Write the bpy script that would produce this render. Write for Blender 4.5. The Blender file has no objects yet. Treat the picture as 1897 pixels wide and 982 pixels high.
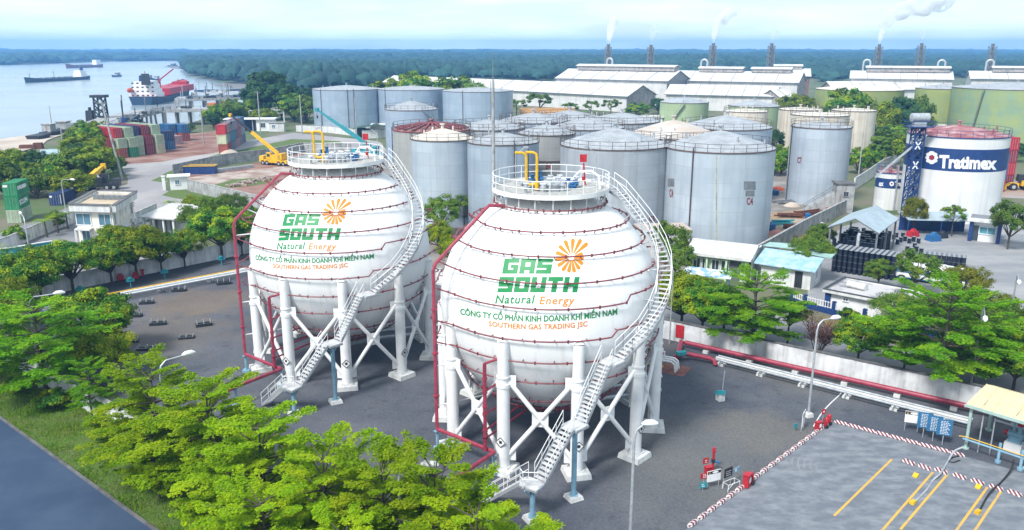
import bpy, bmesh, math, random
import numpy as np
from mathutils import Vector, Matrix
R = math.radians
S = bpy.context.scene
COL = S.collection
rnd = random.Random(7)

# ------------------------------------------------------------------ camera, sky, sun, exposure
F_PX, CAM_H, W_PX, H_PX = 1500.0, 28.0, 1897.0, 982.0
PITCH = math.atan(403.0 / F_PX)
cam = bpy.data.cameras.new('camera')
cam.sensor_width = 36.0
cam.lens = 36.0 * F_PX / W_PX
cam.clip_start, cam.clip_end = 0.5, 60000.0
camera = bpy.data.objects.new('camera', cam)
camera.location = (0, 0, CAM_H)
camera.rotation_euler = (math.pi / 2 - PITCH, 0, 0)
COL.objects.link(camera)
S.camera = camera

SUN_EL, SUN_AZ = R(50), R(218)            # azimuth clockwise from +Y: behind the camera, to the left
world = bpy.data.worlds.new('World')
S.world = world
world.use_nodes = True
wt = world.node_tree
bg = wt.nodes['Background']
sky = wt.nodes.new('ShaderNodeTexSky')
sky.sky_type = 'NISHITA'
sky.sun_disc = False
sky.sun_elevation, sky.sun_rotation = SUN_EL, SUN_AZ
sky.air_density, sky.dust_density, sky.ozone_density = 1.0, 3.0, 1.0
wtc = wt.nodes.new('ShaderNodeTexCoord')
wmp = wt.nodes.new('ShaderNodeMapping')
wmp.inputs['Scale'].default_value = (3, 3, 22)
wno = wt.nodes.new('ShaderNodeTexNoise')
wno.inputs['Scale'].default_value = 2.2
wno.inputs['Detail'].default_value = 6
wrp = wt.nodes.new('ShaderNodeValToRGB')
wrp.color_ramp.elements[0].position, wrp.color_ramp.elements[0].color = 0.38, (0.42, 0.42, 0.42, 1)
wrp.color_ramp.elements[1].position, wrp.color_ramp.elements[1].color = 0.68, (0.60, 0.60, 0.60, 1)
wmx = wt.nodes.new('ShaderNodeMix')
wmx.data_type = 'RGBA'
wmx.inputs[7].default_value = (11.8, 13.9, 15.3, 1)      # thin bright cloud veil
wt.links.new(wtc.outputs['Generated'], wmp.inputs['Vector'])
wt.links.new(wmp.outputs['Vector'], wno.inputs['Vector'])
wt.links.new(wno.outputs['Fac'], wrp.inputs['Fac'])
wt.links.new(wrp.outputs['Color'], wmx.inputs[0])
wt.links.new(sky.outputs['Color'], wmx.inputs[6])
wsp = wt.nodes.new('ShaderNodeSeparateXYZ')                # the haze-bright sky is brightest low down
wt.links.new(wtc.outputs['Generated'], wsp.inputs[0])
wmr = wt.nodes.new('ShaderNodeMapRange')
wmr.inputs[1].default_value, wmr.inputs[2].default_value, wmr.inputs[3].default_value, wmr.inputs[4].default_value = 0.03, 0.45, 0.88, 0.66
wt.links.new(wsp.outputs[2], wmr.inputs[0])
wsc = wt.nodes.new('ShaderNodeVectorMath'); wsc.operation = 'SCALE'
wt.links.new(wmx.outputs[2], wsc.inputs[0]); wt.links.new(wmr.outputs[0], wsc.inputs[3])
wm2 = wt.nodes.new('ShaderNodeMapRange')                  # pale glow along the horizon
wm2.inputs[1].default_value, wm2.inputs[2].default_value, wm2.inputs[3].default_value, wm2.inputs[4].default_value = 0.0, 0.06, 1.35, 1.0
wt.links.new(wsp.outputs[2], wm2.inputs[0])
ws2 = wt.nodes.new('ShaderNodeVectorMath'); ws2.operation = 'SCALE'
wt.links.new(wsc.outputs[0], ws2.inputs[0]); wt.links.new(wm2.outputs[0], ws2.inputs[3])
wt.links.new(ws2.outputs[0], bg.inputs['Color'])
bg.inputs['Strength'].default_value = 0.10

sun = bpy.data.lights.new('sun', 'SUN')
sun.energy = 2.9
sun.angle = R(13)
sun.color = (1.0, 0.975, 0.945)
sun_ob = bpy.data.objects.new('sun', sun)
sd = Vector((math.sin(SUN_AZ) * math.cos(SUN_EL), math.cos(SUN_AZ) * math.cos(SUN_EL), math.sin(SUN_EL)))
sun_ob.rotation_euler = (-sd).to_track_quat('-Z', 'Y').to_euler()
sun_ob.location = sd * 200
COL.objects.link(sun_ob)

vs = S.view_settings
vs.view_transform, vs.look, vs.exposure, vs.gamma = 'Standard', 'None', 0.72, 1.0
vs.use_curve_mapping = False
S.render.engine = 'CYCLES'
cy = S.cycles
cy.use_denoising = True
cy.max_bounces, cy.diffuse_bounces, cy.glossy_bounces = 8, 3, 3
cy.transparent_max_bounces, cy.volume_bounces, cy.transmission_bounces = 8, 7, 3
cy.volume_step_rate, cy.volume_max_steps = 2.0, 128

# ------------------------------------------------------------------ photo pixel -> place
CP, SP = math.cos(PITCH), math.sin(PITCH)
def ray(px, py):
    a = (px - W_PX / 2) / F_PX; b = (H_PX / 2 - py) / F_PX
    return Vector((a, CP + b * SP, -SP + b * CP))
def g(px, py, z=0.0):                       # point of the level z seen at that pixel
    d = ray(px, py); t = (z - CAM_H) / d.z
    return Vector((d.x * t, d.y * t, z))
def at(px, py, y):                          # point at distance y
    d = ray(px, py); t = y / d.y
    return Vector((d.x * t, y, CAM_H + d.z * t))
def xz(px, y, z=0.0):                       # x of a point at distance y, height z in that pixel column
    return (px - W_PX / 2) / F_PX * (y * CP - (z - CAM_H) * SP)

# ------------------------------------------------------------------ materials
MATS = {}
def srgb(r, gg, b):
    f = lambda c: (c / 255 / 12.92) if c <= 10 else ((c / 255 + 0.055) / 1.055) ** 2.4
    return (f(r), f(gg), f(b))
def N(nt, t, **kw):
    n = nt.nodes.new(t)
    for k, v in kw.items(): setattr(n, k, v)
    return n
def mat(name, col, rough=0.6, metal=0.0, var=0.12, scale=1.5, col2=None, streak=0.0, bump=0.0, bscale=8.0, spec=None, coord='Object', lo=0.42, hi=0.62, stretch=None):
    """principled surface with a noise-driven mix of two colours, optional vertical streaks and bump"""
    if name in MATS: return MATS[name]
    m = bpy.data.materials.new(name); m.use_nodes = True
    nt = m.node_tree; L = nt.links.new
    b = nt.nodes['Principled BSDF']
    b.inputs['Roughness'].default_value = rough; b.inputs['Metallic'].default_value = metal
    if spec is not None: b.inputs['Specular IOR Level'].default_value = spec
    c2 = col2 or tuple(max(0, c * (1 - 2.2 * var)) for c in col)
    tc = N(nt, 'ShaderNodeTexCoord')
    src = tc.outputs[coord]
    if stretch:
        mp0 = N(nt, 'ShaderNodeMapping'); mp0.inputs['Scale'].default_value = stretch
        L(src, mp0.inputs['Vector']); src = mp0.outputs['Vector']
    no = N(nt, 'ShaderNodeTexNoise'); no.inputs['Scale'].default_value = scale; no.inputs['Detail'].default_value = 7
    no.inputs['Roughness'].default_value = 0.62
    L(src, no.inputs['Vector'])
    rp = N(nt, 'ShaderNodeMapRange'); rp.inputs[1].default_value = lo; rp.inputs[2].default_value = hi
    L(no.outputs['Fac'], rp.inputs[0])
    mx = N(nt, 'ShaderNodeMix', data_type='RGBA')
    mx.inputs[6].default_value = (*col, 1); mx.inputs[7].default_value = (*c2, 1)
    L(rp.outputs[0], mx.inputs[0])
    out = mx.outputs[2]
    if streak > 0:
        mp = N(nt, 'ShaderNodeMapping'); mp.inputs['Scale'].default_value = (1.3, 1.3, 0.07)
        L(tc.outputs[coord], mp.inputs['Vector'])
        n2 = N(nt, 'ShaderNodeTexNoise'); n2.inputs['Scale'].default_value = 1.6; n2.inputs['Detail'].default_value = 5
        L(mp.outputs['Vector'], n2.inputs['Vector'])
        r2 = N(nt, 'ShaderNodeMapRange'); r2.inputs[1].default_value = 0.48; r2.inputs[2].default_value = 0.75
        r2.inputs[4].default_value = streak
        L(n2.outputs['Fac'], r2.inputs[0])
        m2 = N(nt, 'ShaderNodeMix', data_type='RGBA'); m2.inputs[7].default_value = (0.10, 0.075, 0.05, 1)
        L(out, m2.inputs[6]); L(r2.outputs[0], m2.inputs[0]); out = m2.outputs[2]
    L(out, b.inputs['Base Color'])
    if bump > 0:
        n3 = N(nt, 'ShaderNodeTexNoise'); n3.inputs['Scale'].default_value = bscale; n3.inputs['Detail'].default_value = 5
        L(src, n3.inputs['Vector'])
        bp = N(nt, 'ShaderNodeBump'); bp.inputs['Strength'].default_value = bump; bp.inputs['Distance'].default_value = 0.05
        L(n3.outputs['Fac'], bp.inputs['Height']); L(bp.outputs['Normal'], b.inputs['Normal'])
    MATS[name] = m
    return m
def plates(name, col, dark, course=2.0, length=6.0, rough=0.45, metal=0.25, seam=0.35, stain=0.25, stain_col=(0.16, 0.12, 0.09), radius=6.0, patch=0.1):
    """welded tank plating: courses of plates with faint seams, weathering and run-off streaks (round the z axis)"""
    if name in MATS: return MATS[name]
    m = bpy.data.materials.new(name); m.use_nodes = True
    nt = m.node_tree; L = nt.links.new
    b = nt.nodes['Principled BSDF']; b.inputs['Roughness'].default_value = rough; b.inputs['Metallic'].default_value = metal
    tc = N(nt, 'ShaderNodeTexCoord'); sep = N(nt, 'ShaderNodeSeparateXYZ'); L(tc.outputs['Object'], sep.inputs[0])
    an = N(nt, 'ShaderNodeMath', operation='ARCTAN2'); L(sep.outputs[0], an.inputs[0]); L(sep.outputs[1], an.inputs[1])
    ml = N(nt, 'ShaderNodeMath', operation='MULTIPLY'); L(an.outputs[0], ml.inputs[0]); ml.inputs[1].default_value = radius
    cb = N(nt, 'ShaderNodeCombineXYZ'); L(ml.outputs[0], cb.inputs[0]); L(sep.outputs[2], cb.inputs[1])
    br = N(nt, 'ShaderNodeTexBrick'); br.inputs['Scale'].default_value = 1.0
    br.inputs['Brick Width'].default_value = length; br.inputs['Row Height'].default_value = course
    br.inputs['Mortar Size'].default_value = 0.03; br.inputs['Mortar Smooth'].default_value = 0.6
    br.inputs['Color1'].default_value = (*col, 1); br.inputs['Color2'].default_value = (*[c * (1 - patch) for c in col], 1)
    br.inputs['Mortar'].default_value = (*[c * (1 - seam) for c in col], 1)
    L(cb.outputs[0], br.inputs['Vector'])
    no = N(nt, 'ShaderNodeTexNoise'); no.inputs['Scale'].default_value = 0.35; no.inputs['Detail'].default_value = 8
    L(tc.outputs['Object'], no.inputs['Vector'])
    rp = N(nt, 'ShaderNodeMapRange'); rp.inputs[1].default_value = 0.4; rp.inputs[2].default_value = 0.7
    L(no.outputs['Fac'], rp.inputs[0])
    mx = N(nt, 'ShaderNodeMix', data_type='RGBA'); mx.inputs[7].default_value = (*dark, 1)
    L(rp.outputs[0], mx.inputs[0]); L(br.outputs['Color'], mx.inputs[6])
    mp = N(nt, 'ShaderNodeMapping'); mp.inputs['Scale'].default_value = (1.1, 0.035, 1); L(cb.outputs[0], mp.inputs['Vector'])
    n2 = N(nt, 'ShaderNodeTexNoise'); n2.inputs['Scale'].default_value = 1.2; n2.inputs['Detail'].default_value = 6; L(mp.outputs[0], n2.inputs['Vector'])
    r2 = N(nt, 'ShaderNodeMapRange'); r2.inputs[1].default_value = 0.5; r2.inputs[2].default_value = 0.78; r2.inputs[4].default_value = stain
    L(n2.outputs['Fac'], r2.inputs[0])
    m2 = N(nt, 'ShaderNodeMix', data_type='RGBA'); m2.inputs[7].default_value = (*stain_col, 1)
    L(mx.outputs[2], m2.inputs[6]); L(r2.outputs[0], m2.inputs[0]); L(m2.outputs[2], b.inputs['Base Color'])
    bp = N(nt, 'ShaderNodeBump'); bp.inputs['Strength'].default_value = 0.25; bp.inputs['Distance'].default_value = 0.03
    L(no.outputs['Fac'], bp.inputs['Height']); L(bp.outputs[0], b.inputs['Normal'])
    MATS[name] = m
    return m
def stripes(name, ca, cb_, period, slant, axis=0):
    """diagonal two-colour paint stripes along the object's x axis"""
    m = bpy.data.materials.new(name); m.use_nodes = True
    nt = m.node_tree; L = nt.links.new; b = nt.nodes['Principled BSDF']; b.inputs['Roughness'].default_value = 0.6
    tc = N(nt, 'ShaderNodeTexCoord'); sep = N(nt, 'ShaderNodeSeparateXYZ'); L(tc.outputs['Object'], sep.inputs[0])
    ya = N(nt, 'ShaderNodeMath', operation='ADD'); L(sep.outputs[1], ya.inputs[0]); L(sep.outputs[2], ya.inputs[1])
    ym = N(nt, 'ShaderNodeMath', operation='MULTIPLY_ADD'); L(ya.outputs[0], ym.inputs[0]); ym.inputs[1].default_value = slant; L(sep.outputs[0], ym.inputs[2])
    dv = N(nt, 'ShaderNodeMath', operation='DIVIDE'); L(ym.outputs[0], dv.inputs[0]); dv.inputs[1].default_value = period
    fr = N(nt, 'ShaderNodeMath', operation='FRACT'); L(dv.outputs[0], fr.inputs[0])
    gt = N(nt, 'ShaderNodeMath', operation='GREATER_THAN'); L(fr.outputs[0], gt.inputs[0]); gt.inputs[1].default_value = 0.45
    no = N(nt, 'ShaderNodeTexNoise'); no.inputs['Scale'].default_value = 5; no.inputs['Detail'].default_value = 5; L(tc.outputs['Object'], no.inputs['Vector'])
    mx = N(nt, 'ShaderNodeMix', data_type='RGBA'); mx.inputs[6].default_value = (*ca, 1); mx.inputs[7].default_value = (*cb_, 1); L(gt.outputs[0], mx.inputs[0])
    r2 = N(nt, 'ShaderNodeMapRange'); r2.inputs[1].default_value = 0.5; r2.inputs[2].default_value = 0.8; r2.inputs[4].default_value = 0.6; L(no.outputs['Fac'], r2.inputs[0])
    m2 = N(nt, 'ShaderNodeMix', data_type='RGBA'); m2.inputs[7].default_value = (0.2, 0.19, 0.18, 1); L(mx.outputs[2], m2.inputs[6]); L(r2.outputs[0], m2.inputs[0])
    L(m2.outputs[2], b.inputs['Base Color'])
    return m
def leaf_mat(name, a, b_, c, nscale=0.5, trans=0.35):
    """leaves: two greens mixed leaf by leaf and a third in clumps of new growth, a little light comes through"""
    m = bpy.data.materials.new(name); m.use_nodes = True
    nt = m.node_tree; L = nt.links.new
    b = nt.nodes['Principled BSDF']; b.inputs['Roughness'].default_value = 0.55; b.inputs['Specular IOR Level'].default_value = 0.08
    ge = N(nt, 'ShaderNodeNewGeometry'); tc = N(nt, 'ShaderNodeTexCoord'); oi = N(nt, 'ShaderNodeObjectInfo')
    mx = N(nt, 'ShaderNodeMix', data_type='RGBA'); mx.inputs[6].default_value = (*a, 1); mx.inputs[7].default_value = (*b_, 1)
    L(ge.outputs['Random Per Island'], mx.inputs[0])
    no = N(nt, 'ShaderNodeTexNoise'); no.inputs['Scale'].default_value = nscale; no.inputs['Detail'].default_value = 3
    ad = N(nt, 'ShaderNodeVectorMath', operation='ADD'); L(tc.outputs['Object'], ad.inputs[0]); L(oi.outputs['Location'], ad.inputs[1]); L(ad.outputs[0], no.inputs['Vector'])
    rp = N(nt, 'ShaderNodeMapRange'); rp.inputs[1].default_value = 0.45; rp.inputs[2].default_value = 0.68; rp.inputs[4].default_value = 0.85; L(no.outputs['Fac'], rp.inputs[0])
    m2 = N(nt, 'ShaderNodeMix', data_type='RGBA'); m2.inputs[7].default_value = (*c, 1); L(mx.outputs[2], m2.inputs[6]); L(rp.outputs[0], m2.inputs[0])
    hs = N(nt, 'ShaderNodeHueSaturation'); vr = N(nt, 'ShaderNodeMapRange'); vr.inputs[3].default_value = 0.85; vr.inputs[4].default_value = 1.3
    L(oi.outputs['Random'], vr.inputs[0]); L(vr.outputs[0], hs.inputs['Value']); L(m2.outputs[2], hs.inputs['Color'])
    L(hs.outputs[0], b.inputs['Base Color'])
    tr = N(nt, 'ShaderNodeBsdfTranslucent'); L(hs.outputs[0], tr.inputs['Color'])
    ms = N(nt, 'ShaderNodeMixShader'); ms.inputs[0].default_value = trans
    L(b.outputs[0], ms.inputs[1]); L(tr.outputs[0], ms.inputs[2]); L(ms.outputs[0], nt.nodes['Material Output'].inputs['Surface'])
    return m

WHITE = mat('white_paint', (0.78, 0.79, 0.79), 0.5, var=0.05, scale=0.8)
WHITE_OLD = mat('weathered_white_paint', (0.66, 0.67, 0.66), 0.75, var=0.08, scale=0.7, streak=0.3)
WALL_W = mat('stained_whitewash', (0.68, 0.70, 0.71), 0.85, var=0.12, scale=0.6, streak=0.45)
CREAM = mat('cream_render', (0.84, 0.79, 0.68), 0.85, var=0.07, scale=0.5, streak=0.35)
CONC = mat('concrete', (0.40, 0.41, 0.41), 0.9, var=0.16, scale=0.9, streak=0.5)
CONC_D = mat('dark_concrete', (0.14, 0.14, 0.145), 0.9, var=0.2, scale=1.2)
GALV = mat('galvanised_steel', (0.52, 0.55, 0.58), 0.42, 0.45, var=0.12, scale=2)
STEEL_G = mat('grey_steel', (0.24, 0.26, 0.28), 0.5, 0.3, var=0.12)
STEEL_D = mat('dark_steel', (0.035, 0.04, 0.05), 0.5, 0.2, var=0.15)
RED_PIPE = mat('red_pipe_paint', (0.33, 0.04, 0.075), 0.45, var=0.14, scale=2.5)
RED_RING = mat('oxide_red_pipe_paint', (0.22, 0.045, 0.06), 0.5, var=0.2, scale=2.5)
RED = mat('red_paint', (0.45, 0.018, 0.03), 0.45, var=0.12, scale=3)
YELLOW = mat('yellow_paint', (0.76, 0.44, 0.015), 0.45, var=0.1, scale=2)
BLUE_P = mat('pale_blue_paint', (0.22, 0.40, 0.52), 0.5, var=0.12)
NAVY = mat('navy_paint', (0.010, 0.045, 0.175), 0.5, var=0.1, scale=1)
BLUE = mat('blue_paint', (0.02, 0.12, 0.30), 0.5, var=0.12, scale=2)
TEAL = mat('teal_paint', (0.03, 0.28, 0.33), 0.5, var=0.12, scale=2)
GREEN_P = mat('letter_green', (0.0, 0.22, 0.055), 0.5, var=0.03)
ORANGE = mat('letter_orange', (0.72, 0.22, 0.004), 0.5, var=0.03)
BLACK = mat('black_rubber', (0.018, 0.018, 0.02), 0.7, var=0.1)
GLASS = mat('window_glass', (0.04, 0.06, 0.08), 0.08, var=0.05, spec=0.8)
GLASS_B = mat('blue_window_glass', (0.10, 0.20, 0.28), 0.1, var=0.05, spec=0.8)
BARK = mat('bark', (0.09, 0.075, 0.06), 0.9, var=0.2, scale=4, bump=0.4)
RUST = mat('rusty_iron', (0.16, 0.055, 0.025), 0.85, var=0.2, scale=2, col2=(0.06, 0.03, 0.025))
ROOF_W = mat('white_roof_sheet', (0.64, 0.635, 0.62), 0.6, var=0.09, scale=0.2, streak=0.3)
WOOD = mat('grey_boards', (0.38, 0.36, 0.35), 0.85, var=0.18, scale=0.8, streak=0.5)

# ------------------------------------------------------------------ mesh building
class MB:
    def __init__(s): s.v = []; s.f = []; s.m = []
    def add(s, vs_, fs, mi=0):
        o = len(s.v); s.v += [tuple(v) for v in vs_]
        s.f += [tuple(i + o for i in f) for f in fs]; s.m += [mi] * len(fs)
        return s
    def box(s, c, d, rz=0.0, mi=0, taper=1.0):
        x, y, z = d[0] / 2, d[1] / 2, d[2] / 2; ca, sa = math.cos(rz), math.sin(rz); vs_ = []
        for k, (zz, t) in enumerate(((-z, 1.0), (z, taper))):
            for px, py in ((-x, -y), (x, -y), (x, y), (-x, y)):
                px *= t; py *= t
                vs_.append((c[0] + px * ca - py * sa, c[1] + px * sa + py * ca, c[2] + zz))
        return s.add(vs_, [(3, 2, 1, 0), (4, 5, 6, 7), (0, 1, 5, 4), (1, 2, 6, 5), (2, 3, 7, 6), (3, 0, 4, 7)], mi)
    def beam(s, p, q, w, h=None, mi=0):
        p, q = Vector(p), Vector(q); h = h or w; d = (q - p)
        if d.length < 1e-6: return s
        d.normalize(); u = Vector((0, 0, 1)) if abs(d.z) < 0.95 else Vector((1, 0, 0))
        r = d.cross(u).normalized() * (w / 2); u = r.cross(d).normalized() * (h / 2)
        vs_ = [p - r - u, p + r - u, p + r + u, p - r + u, q - r - u, q + r - u, q + r + u, q - r + u]
        return s.add(vs_, [(0, 1, 2, 3), (7, 6, 5, 4), (4, 5, 1, 0), (5, 6, 2, 1), (6, 7, 3, 2), (7, 4, 0, 3)], mi)
    def tube(s, pts, r, n=8, mi=0, cap=True, closed=False):
        pts = [Vector(p) for p in pts]; k = len(pts)
        rs = r if isinstance(r, (list, tuple)) else [r] * k
        ref = Vector((0, 0, 1)); vs_ = []; prev = None
        for i, p in enumerate(pts):
            if closed: d = (pts[(i + 1) % k] - pts[i - 1])
            else: d = (pts[min(i + 1, k - 1)] - pts[max(i - 1, 0)])
            d = d.normalized() if d.length > 1e-9 else Vector((0, 0, 1))
            if prev is None:
                a = d.cross(ref if abs(d.z) < 0.9 else Vector((1, 0, 0))).normalized()
            else:
                a = (prev - d * prev.dot(d))
                a = a.normalized() if a.length > 1e-6 else d.orthogonal().normalized()
            prev = a; b = d.cross(a)
            for j in range(n):
                t = 2 * math.pi * j / n
                vs_.append(p + (a * math.cos(t) + b * math.sin(t)) * rs[i])
        fs = []
        for i in range(k if closed else k - 1):
            i2 = (i + 1) % k
            for j in range(n):
                j2 = (j + 1) % n
                fs.append((i * n + j, i * n + j2, i2 * n + j2, i2 * n + j))
        if cap and not closed:
            fs.append(tuple(reversed(range(n)))); fs.append(tuple((k - 1) * n + j for j in range(n)))
        return s.add(vs_, fs, mi)
    def lathe(s, prof, n=32, c=(0, 0, 0), mi=0):
        vs_ = []; fs = []; k = len(prof)
        for (r, z) in prof:
            r = max(r, 1e-3)
            for j in range(n):
                t = 2 * math.pi * j / n
                vs_.append((c[0] + r * math.cos(t), c[1] + r * math.sin(t), c[2] + z))
        for i in range(k - 1):
            for j in range(n):
                j2 = (j + 1) % n
                fs.append((i * n + j, i * n + j2, (i + 1) * n + j2, (i + 1) * n + j))
        return s.add(vs_, fs, mi)
    def prism(s, poly, z0, z1, mi=0):
        n = len(poly); a = sum(poly[i][0] * poly[(i + 1) % n][1] - poly[(i + 1) % n][0] * poly[i][1] for i in range(n))
        if a < 0: poly = list(reversed(poly))
        zf = (lambda z, i: z[i] if isinstance(z, (list, tuple)) else z)
        vs_ = [(p[0], p[1], z0) for p in poly] + [(p[0], p[1], z1) for p in poly]
        fs = [tuple(reversed(range(n))), tuple(range(n, 2 * n))] + [(i, (i + 1) % n, n + (i + 1) % n, n + i) for i in range(n)]
        return s.add(vs_, fs, mi)
    def slab(s, pts, th, mi=0):
        """plate through any planar 3-D outline, th thick downwards"""
        pts = [Vector(p) for p in pts]; n = len(pts)
        vs_ = pts + [p - Vector((0, 0, th)) for p in pts]
        fs = [tuple(range(n)), tuple(reversed(range(n, 2 * n)))] + [(i, i + n, (i + 1) % n + n, (i + 1) % n) for i in range(n)]
        return s.add(vs_, fs, mi)
    def build(s, name, mats, parent=None, smooth=True, ang=35):
        me = bpy.data.meshes.new(name); me.from_pydata(s.v, [], s.f)
        if not isinstance(mats, (list, tuple)): mats = [mats]
        for m in mats: me.materials.append(m)
        if len(mats) > 1: me.polygons.foreach_set('material_index', s.m)
        if smooth:
            me.polygons.foreach_set('use_smooth', [True] * len(s.f))
            me.set_sharp_from_angle(angle=R(ang))
        me.update()
        o = bpy.data.objects.new(name, me); COL.objects.link(o)
        if parent: o.parent = parent
        return o
def np_mesh(name, V, Fc, m, parent=None):
    me = bpy.data.meshes.new(name); V = np.asarray(V, np.float32); Fc = np.asarray(Fc, np.int32); k = Fc.shape[1]
    me.vertices.add(len(V)); me.vertices.foreach_set('co', V.ravel())
    me.loops.add(Fc.size); me.loops.foreach_set('vertex_index', Fc.ravel())
    me.polygons.add(len(Fc)); me.polygons.foreach_set('loop_start', np.arange(len(Fc), dtype=np.int32) * k)
    me.update(calc_edges=True); me.materials.append(m)
    o = bpy.data.objects.new(name, me); COL.objects.link(o)
    if parent: o.parent = parent
    return o
def tag(o, label=None, cat=None, group=None, kind=None):
    if label: o['label'] = label
    if cat: o['category'] = cat
    if group: o['group'] = group
    if kind: o['kind'] = kind
    return o
def thing(name, label, cat, loc=(0, 0, 0), rz=0.0, group=None):
    o = bpy.data.objects.new(name, None); COL.objects.link(o)
    o.empty_display_size = 0.3
    o.location = loc; o.rotation_euler = (0, 0, rz)
    return tag(o, label, cat, group)
KIDS = {}
def copy_tree(o, parent=None, loc=None, rz=None, scale=None, label=None, group=None):
    c = o.copy(); COL.objects.link(c)
    if parent is not None: c.parent = parent
    if loc is not None: c.location = loc
    if rz is not None: c.rotation_euler = (0, 0, rz)
    if scale is not None: c.scale = scale if isinstance(scale, (tuple, list)) else (scale,) * 3
    if label: c['label'] = label
    if group: c['group'] = group
    for ch in list(o.children): copy_tree(ch, c)
    return c
def flat(name, pts, z, m, kind='structure', label=None):
    """a level sheet of ground"""
    b = MB(); b.add([(p[0], p[1], z) for p in pts], [tuple(range(len(pts)))])
    a = sum(pts[i][0] * pts[(i + 1) % len(pts)][1] - pts[(i + 1) % len(pts)][0] * pts[i][1] for i in range(len(pts)))
    if a < 0: b.f = [tuple(reversed(b.f[0]))]
    return tag(b.build(name, m, smooth=False), kind=kind, label=label)
def gp(*px, z=0.0): return [g(p[0], p[1], z) for p in px]
def rough_edge(pts, amp, step, seed=1):
    """outline with an uneven, natural edge"""
    q = random.Random(seed); out = []; n = len(pts)
    for i in range(n):
        a, b = Vector(pts[i]), Vector(pts[(i + 1) % n]); d = b - a; k = max(1, int(d.length / step))
        nn = Vector((-d.y, d.x, 0)).normalized()
        for j in range(k):
            out.append(a + d * (j / k) + nn * (q.uniform(-amp, amp) if j else 0))
    return out
ORD = ['first', 'second', 'third', 'fourth', 'fifth', 'sixth', 'seventh', 'eighth', 'ninth', 'tenth', 'eleventh', 'twelfth', 'thirteenth', 'fourteenth', 'fifteenth', 'sixteenth', 'seventeenth', 'eighteenth', 'nineteenth', 'twentieth', 'twenty-first', 'twenty-second', 'twenty-third', 'twenty-fourth']

# ------------------------------------------------------------------ lettering
def text_mesh(s, bold=0.0, shear=0.0, spacing=1.0):
    """(verts2d, faces) of a line of text, cap height about 0.7"""
    c = bpy.data.curves.new('letters', 'FONT'); c.body = s; c.offset = bold; c.shear = shear; c.space_character = spacing
    c.resolution_u = 3
    o = bpy.data.objects.new('letters', c); COL.objects.link(o); bpy.context.view_layer.update()
    dg = bpy.context.evaluated_depsgraph_get(); me = o.evaluated_get(dg).to_mesh()
    v = [(x.co.x, x.co.y) for x in me.vertices]; f = [tuple(p.vertices) for p in me.polygons]
    o.evaluated_get(dg).to_mesh_clear()
    bpy.data.objects.remove(o); bpy.data.curves.remove(c)
    return v, f
def fit(vf, x0, x1, y0, y1, cap=None):
    """scale a flat mesh into the box; cap: rows 0..cap of the text fill y0..y1 (else its own extent)"""
    v, f = vf; xs = [p[0] for p in v]; ys = [p[1] for p in v]
    ax, bx = min(xs), max(xs); ay, by = (0, cap) if cap else (min(ys), max(ys))
    return [(x0 + (p[0] - ax) / (bx - ax) * (x1 - x0), y0 + (p[1] - ay) / (by - ay) * (y1 - y0)) for p in v], f
def curved(name, pieces, fn, m, parent, cut):
    """flat pieces cut on a lattice and laid on a curved surface by fn(x, y)"""
    bm = bmesh.new()
    for v, f in pieces:
        bv = [bm.verts.new((p[0], p[1], 0)) for p in v]
        for q in f:
            if len(set(q)) > 2:
                try: bm.faces.new([bv[i] for i in q])
                except ValueError: pass
    for ax in (0, 1):
        lo = min(v.co[ax] for v in bm.verts); hi = max(v.co[ax] for v in bm.verts); t = lo + cut
        while t < hi:
            co = [0, 0, 0]; co[ax] = t; no = [0, 0, 0]; no[ax] = 1
            bmesh.ops.bisect_plane(bm, geom=bm.verts[:] + bm.edges[:] + bm.faces[:], plane_co=co, plane_no=no)
            t += cut
    for v in bm.verts: v.co = fn(v.co.x, v.co.y)
    me = bpy.data.meshes.new(name); bm.to_mesh(me); bm.free(); me.materials.append(m)
    o = bpy.data.objects.new(name, me); COL.objects.link(o); o.parent = parent
    return o
def sign_text(name, s, m, parent, origin, ux, uz, w, h, bold=0.0, shear=0.0, off=0.012, spacing=1.0):
    """text on a flat face: origin lower left, ux/uz unit vectors along and up, w x h big"""
    v, f = fit(text_mesh(s, bold, shear, spacing), 0, w, 0, h)
    ux, uz = Vector(ux).normalized(), Vector(uz).normalized(); nn = ux.cross(uz); o = Vector(origin) + nn * off
    b = MB(); b.add([o + ux * p[0] + uz * p[1] for p in v], f)
    return b.build(name, m, parent, smooth=False)

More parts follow.
